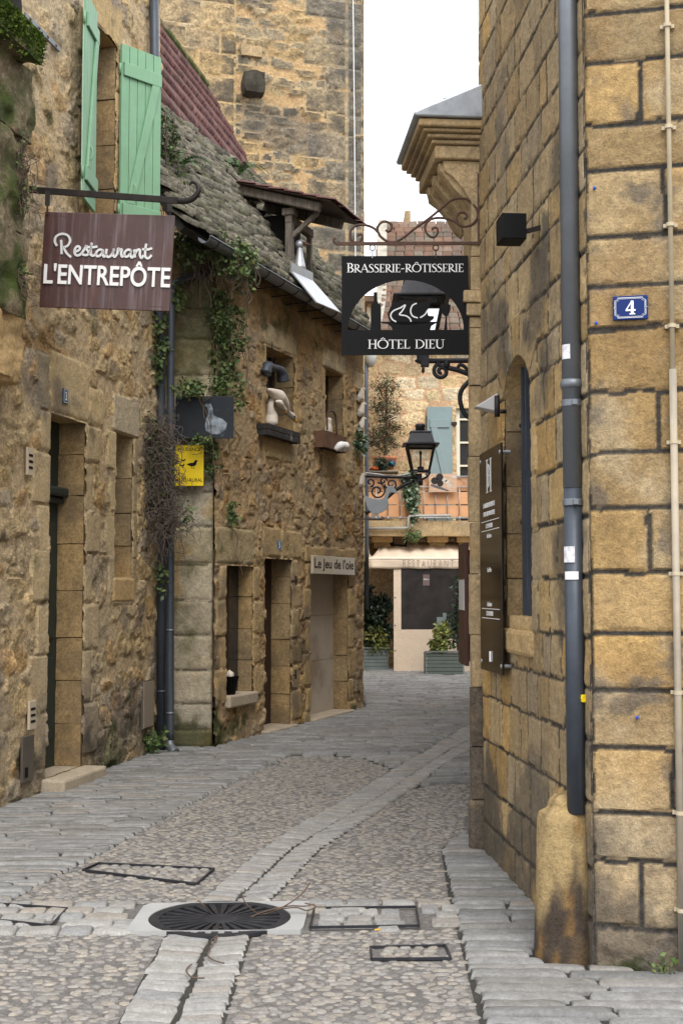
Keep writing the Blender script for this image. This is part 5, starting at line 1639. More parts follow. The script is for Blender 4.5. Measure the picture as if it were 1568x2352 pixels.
TK, TN = 0.125, 0.05
def g_stem(x, z0=0.0, z1=1.0, k=TK, ser=(1, 1)):
    out = [([(x, z0), (x, z1)], k)]
    for f, z in zip(ser, (z0 + 0.018, z1 - 0.018)):
        if f:
            out.append(([(x - 0.15, z), (x + 0.15, z)], 0.036))
    return out
def g_arm(x0, x1, z, d=0):
    o = [([(x0, z), (x1, z)], TN)]
    if d:
        o.append(([(x1 - 0.018, z), (x1 - 0.018, z + d)], 0.04))
    return o
def ellipse_stroke(cx, cz, rx, rz, a0, a1):
    pts = arc(cx, cz, rx, rz, a0, a1, 26)
    ws = [TN + (TK * 1.05 - TN) * abs(math.cos(R(a0 + (a1 - a0) * i / 26))) ** 1.5 for i in range(27)]
    return [(pts, ws)]
SERIF = {
    'I': (0.34, g_stem(0.17)),
    'H': (0.86, g_stem(0.17) + g_stem(0.69) + [([(0.17, 0.52), (0.69, 0.52)], TN)]),
    'L': (0.60, g_stem(0.17) + g_arm(0.17, 0.58, 0.025, 0.2)),
    'E': (0.60, g_stem(0.17) + g_arm(0.17, 0.56, 0.025, 0.2) + g_arm(0.17, 0.55, 0.975, -0.18) + g_arm(0.17, 0.46, 0.52)),
    'T': (0.74, g_stem(0.37, ser=(1, 0)) + g_arm(0.37, 0.73, 0.975, -0.18) + g_arm(0.37, 0.01, 0.975) + [([(0.03, 0.975), (0.03, 0.8)], 0.04)]),
    'D': (0.88, g_stem(0.17) + ellipse_stroke(0.30, 0.5, 0.50, 0.475, -90, 90) + g_arm(0.12, 0.32, 0.025) + g_arm(0.12, 0.32, 0.975)),
    'B': (0.66, g_stem(0.17) + ellipse_stroke(0.28, 0.74, 0.24, 0.235, -90, 90) + ellipse_stroke(0.29, 0.265, 0.30, 0.24, -90, 90) + g_arm(0.12, 0.3, 0.975) + g_arm(0.12, 0.3, 0.025) + g_arm(0.12, 0.3, 0.505)),
    'R': (0.74, g_stem(0.17) + ellipse_stroke(0.28, 0.73, 0.26, 0.245, -90, 90) + g_arm(0.12, 0.3, 0.975) + g_arm(0.12, 0.3, 0.485) + [([(0.30, 0.49), (0.50, 0.22), (0.78, 0.0)], [TK * 0.9, TK, TK * 0.7])]),
    'A': (0.84, [([(0.06, 0.0), (0.40, 1.0)], TN), ([(0.40, 1.02), (0.76, 0.0)], TK), ([(0.19, 0.36), (0.62, 0.36)], TN), ([(-0.04, 0.018), (0.17, 0.018)], 0.036), ([(0.60, 0.018), (0.90, 0.018)], 0.036)]),
    'O': (1.0, ellipse_stroke(0.5, 0.5, 0.44, 0.475, 0, 360)),
    'U': (0.86, g_stem(0.17, 0.3, 1.0, ser=(0, 1)) + g_stem(0.70, 0.3, 1.0, TN * 1.2, (0, 1)) + [(arc(0.435, 0.32, 0.265, 0.295, 180, 360), [TK, TK * 0.9, TN, TN])]),
    'S': (0.56, [([(0.47, 0.80), (0.44, 0.95), (0.28, 0.98), (0.12, 0.88), (0.13, 0.70), (0.30, 0.55), (0.46, 0.40), (0.47, 0.15), (0.28, 0.02), (0.08, 0.06), (0.05, 0.22)], [0.04, TN, TN, 0.09, TK, TK * 1.1, TK, 0.09, TN, TN, 0.04])]),
    '-': (0.46, [([(0.04, 0.40), (0.40, 0.44)], 0.075)]),
    ' ': (0.42, []),
}
def serif_text(mb, text, x0, x1, z0, h, y0, first=1.0):
    """capitals with serifs spread from x0 to x1; a circumflex after a letter marks the letter before it"""
    tot = 0
    seq = []
    for ch in text:
        if ch == '^':
            seq[-1][1] = True
            continue
        seq.append([ch, False])
    sc = [first if i == 0 else 1.0 for i in range(len(seq))]
    tot = sum(SERIF[c][0] * s for (c, _), s in zip(seq, sc))
    kx = (x1 - x0) / tot
    x = x0
    for (c, hat), s in zip(seq, sc):
        w_, strokes = SERIF[c]
        for st in strokes:
            pts, ww = st
            P = [(x + p[0] * kx * s, z0 + p[1] * h * s) for p in pts]
            k = (kx + h) / 2 * s
            ribbon(mb, P, [v * k for v in ww] if hasattr(ww, '__len__') else ww * k, y0, 0.003, 3 if c == 'S' else 0)
        if hat:
            cx = x + w_ * kx * s / 2
            ribbon(mb, [(cx - 0.2 * kx, z0 + h * 1.06), (cx, z0 + h * 1.22), (cx + 0.2 * kx, z0 + h * 1.06)], 0.075 * h, y0, 0.003)
        x += w_ * kx * s

def font_text(text, width, height, extrude=0.002, bold=0.0, shear=0.0, space=1.0):
    """plain sans lettering fitted into width x height, lower left at the origin, facing -y"""
    cu = D.curves.new('lettering', 'FONT')
    cu.body = text
    cu.extrude = 0.01
    cu.offset = bold
    cu.shear = shear
    cu.space_character = space
    to = D.objects.new('lettering_source', cu)
    COL.objects.link(to)
    bpy.context.view_layer.update()
    me = D.meshes.new_from_object(to.evaluated_get(bpy.context.evaluated_depsgraph_get()))
    D.objects.remove(to)
    D.curves.remove(cu)
    co = np.empty(len(me.vertices) * 3, dtype=np.float32)
    me.vertices.foreach_get('co', co)
    co = co.reshape(-1, 3)
    mn, mx = co.min(0), co.max(0)
    q = np.empty_like(co)
    q[:, 0] = (co[:, 0] - mn[0]) / (mx[0] - mn[0]) * width
    q[:, 2] = (co[:, 1] - mn[1]) / (mx[1] - mn[1]) * height
    q[:, 1] = -(co[:, 2] - mn[2]) / max(1e-6, mx[2] - mn[2]) * extrude
    me.vertices.foreach_set('co', q.ravel())
    me.update()
    me.name = 'lettering'
    return me
def letters(text, width, height, mat, parent, x, y, z, **kw):
    me = font_text(text, width, height, **kw)
    me.materials.clear()
    o = obj('lettering', me, mat, parent)
    o.location = (x, y, z)
    return o

# ================================================================== hanging sign: Restaurant L'Entrepote
sY = 9.75
c0 = at(246, 600, sY)
K = sY / FPX * 1.003
roll = R(2.6)
s1 = thing('hanging_sign', 'rust brown hanging sign reading restaurant lentrepote in white letters', 'sign', c0, R(-3))
RM = Matrix.Rotation(roll, 4, 'Y')
bw, bh = 306 * K, 225 * K
bd = MB().box(-bw / 2, bw / 2, 0, 0.018, -bh / 2, bh / 2).build('board', M_BROWNSIGN, s1, bevel=0.004, matrix=RM)
mb = MB()
mb.box(-bw / 2 + 0.035, -bw / 2 + 0.18, -0.002, 0.0, bh / 2 - 0.032, bh / 2 - 0.029).box(-bw / 2 + 0.035, -bw / 2 + 0.038, -0.002, 0.0, bh / 2 - 0.17, bh / 2 - 0.032)
mb.box(bw / 2 - 0.18, bw / 2 - 0.035, -0.002, 0.0, -bh / 2 + 0.032, -bh / 2 + 0.035).box(bw / 2 - 0.038, bw / 2 - 0.035, -0.002, 0.0, -bh / 2 + 0.035, -bh / 2 + 0.17)
mb.build('corner_line', M_COPPER, bd)
# script word traced as strokes (enlargement pixels: 1568 px = 1000 photo px)
def cz(x, y):
    X, Y_ = x * 0.36617, (700 + y * 0.63776) / 1.74171
    dx, dz = (X - 246) * K, -(Y_ - 600) * K
    c, s = math.cos(-roll), math.sin(-roll)
    return (dx * c + dz * s * -1 if False else dx * c - dz * s * -1 * -1, dz) if False else (dx * math.cos(roll) - dz * math.sin(roll), dx * math.sin(roll) + dz * math.cos(roll))
script = [
    [(352, 440), (338, 412), (346, 380), (380, 363), (418, 372), (436, 402), (424, 436), (392, 452)],
    [(378, 402), (381, 445), (383, 494)],
    [(396, 452), (414, 486), (444, 514)],
    [(466, 480), (492, 470), (500, 454), (486, 444), (470, 458), (466, 484), (478, 502), (502, 498), (528, 466), (542, 438)],
    [(542, 438), (542, 462), (556, 482), (548, 500), (524, 500), (514, 488)],
    [(556, 500), (566, 478), (576, 422)],
    [(576, 422), (570, 470), (572, 500), (588, 506), (606, 490)],
    [(546, 450), (580, 452), (612, 448)],
    [(646, 472), (624, 468), (606, 486), (608, 508), (626, 508), (644, 488), (650, 468), (646, 498), (656, 514), (672, 496)],
    [(672, 464), (668, 494), (676, 514), (694, 512), (712, 488), (718, 462), (712, 496), (722, 516), (738, 500)],
    [(740, 500), (746, 462), (754, 474), (768, 468), (764, 496), (772, 516), (786, 500)],
    [(826, 474), (804, 472), (786, 490), (788, 512), (806, 514), (824, 494), (830, 472), (824, 504), (834, 522), (848, 506)],
    [(850, 470), (852, 522)], [(852, 500), (868, 474), (884, 474), (884, 504), (894, 526), (908, 508)],
    [(924, 434), (918, 484), (920, 518), (938, 528), (960, 508)],
    [(898, 468), (930, 472), (962, 464)],
]
mb = MB()
for st in script:
    ribbon(mb, [cz(*p) for p in st], 0.0175, -0.012, 0.012, 6)
mb.build('script_lettering', M_SILVER, bd, False)
x0, z0 = cz(268, 680)
x1, z1 = cz(1076, 724)
letters("L'ENTREP\u00d4TE", x1 - x0, 0.195, M_WHITE, bd, x0, -0.001, (z0 + z1) / 2 + 0.002, extrude=0.014, bold=0.016, space=1.0)
# bracket bar with curled end
a0 = A.hit(66, 434, 0.0)
wp0 = A.w(a0[0], 0.04, a0[1])
tip = at(410, 461, sY - 0.15)
bar = thing('sign_bracket', 'flat black iron bracket with curled tip carrying the brown restaurant sign', 'bracket', wp0)
l0 = Vector((0, 0, 0))
l1 = tip - wp0
MB().bar(l0, l1, 0.016, 0.052).build('bar', M_IRON, bar, bevel=0.004)
ux = l1.normalized()
cur = [l1 + ux * (0.04 * 0), l1 + ux * 0.07 + Vector((0, 0, 0.004)), l1 + ux * 0.13 + Vector((0, 0, 0.035)), l1 + ux * 0.165 + Vector((0, 0, 0.09)), l1 + ux * 0.15 + Vector((0, 0, 0.14)), l1 + ux * 0.11 + Vector((0, 0, 0.15)), l1 + ux * 0.09 + Vector((0, 0, 0.125))]
cpt = catmull(cur, 5)
MB().tube(cpt, lerp_list([0.026, 0.025, 0.022, 0.018, 0.012, 0.008], len(cpt)), 8).build('curl', M_IRON, bar, True)
for px, py in ((110, 452), (390, 474)):
    p = at(px, py - 4, sY) - wp0
    p2 = at(px, py + 38 if px < 200 else py + 30, sY) - wp0
    MB().box(p.x - 0.018, p.x + 0.018, p.y - 0.006, p.y + 0.006, p2.z + 0.06, p.z + 0.03).tube([Vector((p.x, p.y, p2.z + 0.075)), Vector((p.x, p.y, p2.z - 0.005))], 0.008, 6).build('hanger', M_IRON, bar)

# ================================================================== hanging sign: Brasserie-Rotisserie Hotel Dieu
bY = S.w(-0.17, 0, 0).y + 0.06
KB = bY / FPX
def sg(x, y):
    """enlargement pixels -> sign plane metres from its centre"""
    return ((x - 783) * 0.21972 * KB, -(y - 708) * 0.21972 * KB)
cB = at(757.9 + 783 * 0.21972, 545.4 + 708 * 0.21972, bY)
s2 = thing('hanging_sign', 'black hanging brasserie sign with cut-out roast chicken and wine bottle', 'sign', cB, R(-1))
TH = 0.006
mb = MB()
L_, R_, T_, B_ = sg(112, 0)[0], sg(1452, 0)[0], sg(0, 178)[1], sg(0, 1240)[1]
ax, az = sg(790, 972)
ra_, rb_ = 610 * 0.21972 * KB, 535 * 0.21972 * KB
mb.box(L_, R_, 0, TH, B_, az)
mb.box(L_, ax - ra_, 0, TH, az, T_)
mb.box(ax + ra_, R_, 0, TH, az, T_)
N_ = 36
for i in range(N_):
    t0_, t1_ = math.pi - math.pi * i / N_, math.pi - math.pi * (i + 1) / N_
    p0_, p1_ = (ax + ra_ * math.cos(t0_), az + rb_ * math.sin(t0_)), (ax + ra_ * math.cos(t1_), az + rb_ * math.sin(t1_))
    mb.prism([p0_, p1_, (p1_[0], T_), (p0_[0], T_)], 0, TH)
board2 = mb.build('board', M_BLACK, s2)
def sil(name, pts, smooth=0):
    P = [sg(*p) for p in pts]
    if smooth:
        P = [(v.x, v.z) for v in catmull([Vector((p[0], 0, p[1])) for p in P], smooth, True)]
    MB().prism(list(reversed(P)), 0.0005, TH - 0.0005).build(name, M_BLACK, s2)
sil('bottle', [(420, 1000), (420, 720), (428, 700), (445, 680), (452, 660), (450, 566), (488, 566), (490, 660), (500, 685), (520, 700), (528, 720), (528, 1000)])
sil('chicken', [(640, 900), (612, 850), (604, 800), (618, 745), (660, 690), (720, 660), (790, 648), (850, 660), (905, 685), (960, 672), (1020, 668), (1040, 655), (1045, 630), (1070, 622), (1085, 650), (1112, 660), (1105, 680), (1060, 685), (1040, 720), (1020, 770), (1030, 820), (1080, 825), (1085, 850), (1050, 880), (980, 905), (820, 920), (700, 915)], 3)
sil('dish', [(530, 884), (1150, 884), (1150, 896), (1110, 900), (1060, 930), (1040, 990), (655, 990), (640, 945), (600, 905), (530, 896)])
sil('wine_glass', [(1153, 703), (1262, 703), (1262, 760), (1245, 800), (1225, 830), (1225, 985), (1190, 985), (1202, 900), (1208, 830), (1180, 805), (1156, 760)])
mb = MB()
for st in ([(688, 886), (650, 862), (632, 830), (634, 800), (660, 768), (712, 744), (735, 735), (785, 706), (752, 770), (722, 808), (790, 822), (830, 850), (845, 886)],
           [(905, 688), (862, 710), (842, 755), (846, 800), (870, 830), (915, 845)], [(940, 842), (990, 810), (1020, 762)]):
    ribbon(mb, [sg(*p) for p in st], 0.0085, -0.0015, 0.0015, 4)
mb.build('chicken_line', M_SILVER, s2)
mb = MB()
xa, za = sg(165, 360)
xb, zb = sg(1402, 350)
serif_text(mb, 'BRASSERIE-RO^TISSERIE', xa, xb, (za + zb) / 2, 88 * 0.21972 * KB, -0.003, 1.14)
xa, za = sg(388, 1176)
xb, zb = sg(1198, 1168)
serif_text(mb, 'HO^TEL DIEU', xa, xb, (za + zb) / 2, 95 * 0.21972 * KB, -0.003)
mb.build('lettering', M_WHITE, s2)
# scrolled bracket
br = thing('scroll_bracket', 'rusty wrought iron scroll bracket holding the black brasserie sign', 'bracket', S.w(-0.17, 0, 3.5), 0)
bl0 = Vector(br.location)
def bp(px, py):
    return at(px, py, bY) - bl0
mb = MB()
mb.bar(bp(772, 560), bp(1106, 559), 0.014, 0.020)
mb.tube(catmull([bp(772, 560), bp(767, 556), bp(766, 550), bp(770, 547)], 4), 0.008, 6)
mb.build('bar', M_RUST, br)
mb = MB()
mb.bar(bp(1099, 562), bp(1098, 400), 0.016, 0.018, (0, 1, 0))
mb.tube(catmull([bp(1098, 404), bp(1096, 398), bp(1090, 397), bp(1088, 402), bp(1091, 405)], 4), 0.008, 6)
mb.build('upright', M_RUST, br)
def c1(x, y):
    return bp(803.8 + x * 0.29295, 201 + y * 0.29295)
for st, r_ in (([(60, 1160), (85, 1150), (95, 1180), (70, 1212), (30, 1212), (4, 1180), (6, 1120), (50, 1082), (110, 1078), (170, 1095), (215, 1130), (240, 1170), (290, 1205), (350, 1210), (420, 1175), (500, 1110), (600, 1040), (700, 960), (780, 890), (850, 868), (930, 880), (985, 940), (1000, 1000), (970, 1060), (910, 1090), (850, 1075), (832, 1030), (845, 990), (880, 978), (910, 995), (912, 1020), (890, 1030)], 0.0085),
               ([(215, 1130), (218, 1090), (250, 1055), (295, 1055), (325, 1080), (320, 1115), (295, 1130), (280, 1115)], 0.008),
               ([(845, 1065), (780, 1035), (700, 1022), (630, 1035), (590, 1075), (590, 1125), (620, 1165), (660, 1172), (685, 1140), (680, 1105), (655, 1098), (645, 1115)], 0.008),
               ([(945, 885), (950, 830), (990, 780), (1005, 740)], 0.008)):
    MB().tube(catmull([c1(*p) for p in st], 4), r_, 6).build('scroll', M_RUST, br, True)
for px in (855, 1000):
    q = bp(px, 566)
    MB().tube([q + Vector((0.018 * math.cos(a_ * math.pi / 6), 0, -0.008 + 0.018 * math.sin(a_ * math.pi / 6))) for a_ in range(12)], 0.005, 6, True).tube([q + Vector((0, 0, -0.02)), q + Vector((0, 0, -0.075))], 0.005, 6).build('hanger', M_STEEL if px < 900 else M_RUST, br)

# ================================================================== street furniture on the right
PX, PY = 1.022, 5.66
pipe = thing('drainpipe', 'thick grey zinc drainpipe standing on guard stone at the house corner', 'drainpipe', (PX, PY, 0.64))
MB().tube([(0, 0, 1.42), (0, 0, 6.2)], 0.0435, 18, cap=True).build('upper_pipe', M_ZINC, pipe, True)
MB().tube([(0, 0, 0.0), (0, 0, 1.43)], 0.0415, 18).build('lower_pipe', M_ZINC2, pipe, True)
MB().lathe([(0.044, 0), (0.051, 0.008), (0.054, 0.02), (0.051, 0.034), (0.0445, 0.042)], 18, (0, 0, 1.86)).build('collar', M_ZINC, pipe, True)
for zc in (1.78, 1.34):
    MB().lathe([(0.046, 0), (0.048, 0.002), (0.048, 0.028), (0.046, 0.03)], 18, (0, 0, zc)).box(-0.01, 0.012, -0.062, -0.044, zc + 0.004, zc + 0.026).build('clamp', M_ZINC, pipe)
def sticker(z0, z1, a0, a1, name, mat):
    mb = MB()
    n_ = 6
    for k in range(n_):
        t0_, t1_ = R(a0 + (a1 - a0) * k / n_), R(a0 + (a1 - a0) * (k + 1) / n_)
        r_ = 0.0452
        mb.add([(r_ * math.sin(t0_), -r_ * math.cos(t0_), z0), (r_ * math.sin(t1_), -r_ * math.cos(t1_), z0), (r_ * math.sin(t1_), -r_ * math.cos(t1_), z1), (r_ * math.sin(t0_), -r_ * math.cos(t0_), z1)], [(0, 1, 2, 3)])
    mb.build(name, mat, pipe)
sticker(1.99, 2.055, -75, -18, 'sticker', M_PAPER)
sticker(1.015, 1.05, -70, 15, 'sticker', M_WHITE)
sticker(1.018, 1.024, -65, 12, 'sticker', M_YELLOW) if False else None
sticker(1.09, 1.16, -80, -5, 'torn_paper', M_PAPER)

# guard stone
gs = thing('guard_stone', 'worn ochre guard stone bollard at the house corner under drainpipe', 'bollard', (0.985, 5.735, 0))
prof = [(0.145, 0.0), (0.139, 0.10), (0.134, 0.25), (0.129, 0.40), (0.125, 0.52), (0.121, 0.60), (0.112, 0.635), (0.09, 0.645), (0.075, 0.66), (0.068, 0.69), (0.045, 0.71), (0.0, 0.716)]
sg_, ns = 40, 60
zs_ = np.interp(np.linspace(0, 1, ns), np.linspace(0, 1, len(prof)), [p[1] for p in prof])
rs_ = np.interp(np.linspace(0, 1, ns), np.linspace(0, 1, len(prof)), [p[0] for p in prof])
TH_, ZZ = np.meshgrid(np.arange(sg_) * 2 * np.pi / sg_, zs_)
RR = rs_[:, None] + (fbm(np.cos(TH_) * 2 + 5, ZZ * 6 + np.sin(TH_) * 2, 8, 5, 0.6) - 0.5) * 0.022 * (rs_[:, None] > 0.03)
Vb = np.stack([RR * np.cos(TH_), RR * np.sin(TH_), ZZ], -1).reshape(-1, 3)
Fb = np.array([(i * sg_ + k, i * sg_ + (k + 1) % sg_, (i + 1) * sg_ + (k + 1) % sg_, (i + 1) * sg_ + k) for i in range(ns - 1) for k in range(sg_)])
zb_ = Vb[:, 2]
nb = fbm(np.arctan2(Vb[:, 1], Vb[:, 0]) * 1.5 + 9, zb_ * 4, 4, 5)
wd = sstep(0.34, 0.80, nb + 0.55 * sstep(0.55, 0.05, zb_) - 0.16)[:, None]
cb_ = np.array([0.38, 0.275, 0.13]) * (1 - wd) + np.array([0.062, 0.046, 0.034]) * wd
w2 = (sstep(0.60, 0.72, fbm(np.arctan2(Vb[:, 1], Vb[:, 0]) * 3 + 2, zb_ * 7, 14, 4)) * 0.6)[:, None]
cb_ = cb_ * (1 - w2) + np.array([0.30, 0.17, 0.055]) * w2
obj('shaft', mesh_np('shaft', Vb, Fb, True, cb_), M_ASH, gs)

# number plate 4
u0, z0 = F.hit(1405, 737, 0.02)
u1, z1 = F.hit(1488, 678, 0.02)
npl = thing_at('number_plate', 'blue enamel house number plate 4 with white border on ashlar wall', 'number plate', F, (u0 + u1) / 2, -0.03, z0)
w, h = 0.148, 0.105
MB().box(-w / 2, w / 2, 0, 0.012, 0, h).build('plate', M_BLUE, npl, bevel=0.003)
mb = MB()
for g, t_ in ((0.009, 0.0022), (0.0135, 0.0011)):
    a, b, c_, d_ = -w / 2 + g, w / 2 - g, g, h - g
    k = 0.012
    ribbon(mb, [(a + k, c_), (b - k, c_), (b - k, c_ + k * 0.6), (b, c_ + k), (b, d_ - k), (b - k, d_ - k * 0.6), (b - k, d_), (a + k, d_), (a + k, d_ - k * 0.6), (a, d_ - k), (a, c_ + k), (a + k, c_ + k * 0.6), (a + k, c_)], t_, -0.0012, 0.001)
mb.build('border', M_WHITE, npl)
mb = MB()
ribbon(mb, [(0.008, 0.024), (0.008, 0.082)], 0.012, -0.0014, 0.0012)
ribbon(mb, [(0.008, 0.083), (-0.018, 0.042)], 0.005, -0.0014, 0.0012)
ribbon(mb, [(-0.020, 0.041), (0.022, 0.041)], 0.007, -0.0014, 0.0012)
ribbon(mb, [(-0.004, 0.0245), (0.020, 0.0245)], 0.005, -0.0014, 0.0012)
mb.build('numeral', M_WHITE, npl)
for x in (-w / 2 + 0.006, w / 2 - 0.006):
    MB().lathe([(0.004, 0), (0.0035, 0.003), (0.001, 0.004)], 10, M=Matrix.Translation((x, 0, h / 2)) @ Matrix.Rotation(R(90), 4, 'X')).build('screw', M_STEEL, npl, True)

def small_plate(fr, lb, x0, y0, x1, y1, digit, off=0.03):
    u0, u1 = fr.hit(x0, (y0 + y1) / 2, off)[0], fr.hit(x1, (y0 + y1) / 2, off)[0]
    za, zb = fr.hit((x0 + x1) / 2, y1, off)[1], fr.hit((x0 + x1) / 2, y0, off)[1]
    t = thing_at('number_plate', lb, 'number plate', fr, (u0 + u1) / 2, -off, za)
    w, h = u1 - u0, zb - za
    MB().box(-w / 2, w / 2, 0, 0.012, 0, h).build('plate', M_BLUEOLD, t, bevel=0.002)
    mb = MB()
    g = 0.008
    ribbon(mb, [(-w / 2 + g, g), (w / 2 - g, g), (w / 2 - g, h - g), (-w / 2 + g, h - g), (-w / 2 + g, g)], 0.005, -0.001, 0.001)
    mb.build('border', M_WHITE, t)
    letters(digit, w * 0.36, h * 0.6, M_WHITE, t, -w * 0.18, -0.0003, h * 0.2, extrude=0.001, bold=0.02)
small_plate(A, 'small blue number plate 3 on the lintel over the green door', 147, 893, 158, 927, '3')
small_plate(B, 'small blue number plate 5 on the lintel of brown door', 636, 1241, 648, 1263, '5')

# conduit on the right wall
cu = thing_at('conduit', 'cream painted conduit pipe running down the right end of the ashlar wall', 'pipe', F, F.hit(1551, 1300, 0.03)[0], -0.035, 0.05)
MB().tube([(0, 0, 2.48), (0, 0, 5.6)], 0.0105, 10).build('upper_conduit', M_CONDUIT, cu, True)
MB().tube([(0, 0, 0.0), (0, 0, 2.50)], 0.0155, 12).build('lower_conduit', nodemat('worn_conduit', (0.36, 0.31, 0.235), var=0.2, nscale=8, bump=(50, 0.2, 0.003), rough=0.6, streak=((0.10, 0.11, 0.125), 12, 0.45, 0.62, 0.8)), cu, True)
for zc in (0.22, 0.62, 1.12, 1.62, 2.18, 2.68, 3.12, 3.55, 4.0):
    MB().lathe([(0.018, 0), (0.018, 0.016)], 10, (0, 0, zc)).box(-0.03, 0.03, 0.012, 0.03, zc, zc + 0.016).build('clip', M_CONDUIT, cu)
# spot light box on an arm, small flood light, wall panel
def wbox(p):
    return Vector(p)
sp_c = S.hit(1160, 530, 0.18)
spot = thing_at('spotlight', 'square black spotlight box on an iron arm over the arched window', 'light', S, sp_c[0], -0.05, sp_c[1])
q = [at(1135, 500, S.w(sp_c[0], -0.18, 0).y), at(1183, 560, S.w(sp_c[0], -0.18, 0).y)]
wspot = abs(q[1].x - q[0].x)
MB().box(-0.09, 0.06, -0.16, -0.035, -0.055, 0.075).build('housing', M_BLACK, spot, bevel=0.004)
e_ = S.hit(1243, 522, 0.0)
MB().bar((0.03, -0.1, -0.03), (e_[0] - sp_c[0], 0.05, e_[1] - sp_c[1]), 0.012, 0.024).build('arm', M_IRON, spot)
fl_c = S.hit(1108, 928, 0.10)
fl = thing_at('flood_light', 'small pale triangular flood light on the side wall above the black panel', 'light', S, fl_c[0], -0.02, fl_c[1])
MB().add([(0.05, 0.0, 0.06), (0.05, 0.0, -0.05), (0.03, -0.13, -0.02), (-0.07, 0.0, 0.06), (-0.07, 0.0, -0.05), (-0.05, -0.13, -0.02)], [(0, 1, 2), (3, 5, 4), (0, 2, 5, 3), (1, 4, 5, 2), (0, 3, 4, 1)]).build('housing', nodemat('pale_grey_metal', (0.42, 0.42, 0.42), var=0.05, bump=None, rough=0.4), fl, bevel=0.006)
fb = thing_at('wall_hook', 'short black iron hinge pin beside the arched window springing', 'hook', S, S.hit(1145, 945, 0.04)[0], 0.0, S.hit(1145, 945, 0.04)[1])
MB().tube([(0, 0.0, 0), (0, -0.05, 0), ], 0.012, 8).tube([(0, -0.05, -0.03), (0, -0.05, 0.09)], 0.016, 8).build('pin', M_IRON, fb, True)
pu0, pz1 = S.hit(1100, 1043, 0.055)
pu1, pzb = S.hit(1153, 1552, 0.055)
panel = thing_at('menu_panel', 'tall black glass menu panel with HD monogram on the side wall', 'menu panel', S, pu0, -0.055, 0)
pw = pu1 - pu0
pzt = S.hit(1142, 1020, 0.055)[1]
MB().box(0, pw, 0, 0.012, pzb, pzt).build('glass', M_GLOSS, panel, bevel=0.002)
for x in (0.03, pw - 0.03):
    for z in (pzb + 0.05, pzt - 0.05):
        MB().tube([(x, 0.0, z), (x, 0.06, z)], 0.012, 8).lathe([(0.013, 0), (0.011, 0.004)], 10, M=Matrix.Translation((x, 0, z)) @ Matrix.Rotation(R(90), 4, 'X')).build('fixing', M_STEEL, panel)
mb = MB()
H_ = 0.19
zc = pzt - 0.25
cxp = pw * 0.46
for dx in (-0.055, 0.055):
    ribbon(mb, [(cxp + dx, zc), (cxp + dx, zc + H_)], 0.022, -0.0015, 0.001)
    for z in (zc, zc + H_):
        ribbon(mb, [(cxp + dx - 0.03, z), (cxp + dx + 0.03, z)], 0.006, -0.0015, 0.001)
ribbon(mb, [(cxp - 0.055, zc + H_ / 2), (cxp + 0.055, zc + H_ / 2)], 0.006, -0.0015, 0.001)
ribbon(mb, [(cxp - 0.02, zc + 0.03), (cxp - 0.02, zc + H_ - 0.03)], 0.015, -0.0015, 0.001)
ribbon(mb, arc(cxp - 0.02, zc + H_ / 2, 0.05, H_ / 2 - 0.03, -90, 90), 0.01, -0.0015, 0.001)
for z in (pzt - 0.42, pzt - 0.475, pzb + 0.31, pzb + 0.365):
    ribbon(mb, [(0.06, z), (pw - 0.06, z)], 0.004, -0.0015, 0.001)
mb.build('monogram', M_WHITE, panel)
for tx, wd_, z, hh in (('LA BRASSERIE ROTISSERIE DE', 0.34, pzt - 0.34, 0.028), ("L'HOTEL DIEU VOUS PROPOSE", 0.34, pzt - 0.39, 0.028), ('COTE BRASSERIE', 0.2, pzt - 0.462, 0.026), ('Les Entrees', 0.13, pzt - 0.52, 0.026), ('Les Plats', 0.11, pzt - 0.72, 0.026), ('Les Desserts', 0.13, pzt - 0.92, 0.026), ('COTE ROTISSERIE', 0.2, pzb + 0.325, 0.026)):
    letters(tx, wd_, hh, M_WHITE, panel, pw * 0.46 - wd_ / 2, -0.001, z, extrude=0.001)
MB().tube([(pw * 0.5, -0.002, pzb + 0.06), (pw * 0.5, -0.002, pzb + 0.12)], 0.008, 4).build('emblem', M_WHITE, panel)

# ================================================================== drainpipes between the left houses
def px_pipe(name, label, pts, r_, mat, group=None, extra=None):
    t = thing(name, label, 'drainpipe', pts[0], 0, group)
    o = Vector(pts[0])
    MB().tube([Vector(p) - o for p in pts], r_, 12).build('pipe', mat, t, True)
    return t, o
p1b = G(371, 1728); p1b.y -= 0.0
Yp = 12.95
def aw_pt(px, py, off=0.07):
    u, z = A.hit(px, py, off)
    return A.w(u, -off, z)
t, o = px_pipe('drainpipe', 'dark drainpipe at the corner of the rubble house, passing green shutters', [at(370, 1726, Yp), at(372, 1100, Yp), at(368, 760, Yp - 0.02), aw_pt(359, 560), aw_pt(357, 480), aw_pt(356, 190), aw_pt(353, -60)], 0.047, M_ZINC2)
for py in (182, 186, 1590):
    q = (aw_pt(356, py) if py < 900 else at(371, py, Yp)) - o
    MB().lathe([(0.050, 0), (0.055, 0.01), (0.050, 0.022)], 12, q).build('collar', M_ZINC2, t, True)
Yq = 12.92
pts = catmull([at(391, 1700, Yq), at(391, 1500, Yq), at(392, 1100, Yq), at(393, 720, Yq), at(398, 662, Yq + 0.02), at(425, 640, Yq + 0.15), at(470, 628, Yq + 0.3), at(494, 612, Yq + 0.4), at(501, 592, Yq + 0.45)], 6)
t, o = px_pipe('drainpipe', 'grey drainpipe fed by the gutter elbow under the ivy', pts, 0.040, M_ZINC2)
q = at(391, 1702, Yq) - o
MB().tube(catmull([q, q + Vector((0.005, -0.02, -0.05)), q + Vector((0.05, -0.07, -0.11))], 4), lerp_list([0.041, 0.045, 0.06], 9), 12).build('shoe', M_ZINC, t, True)
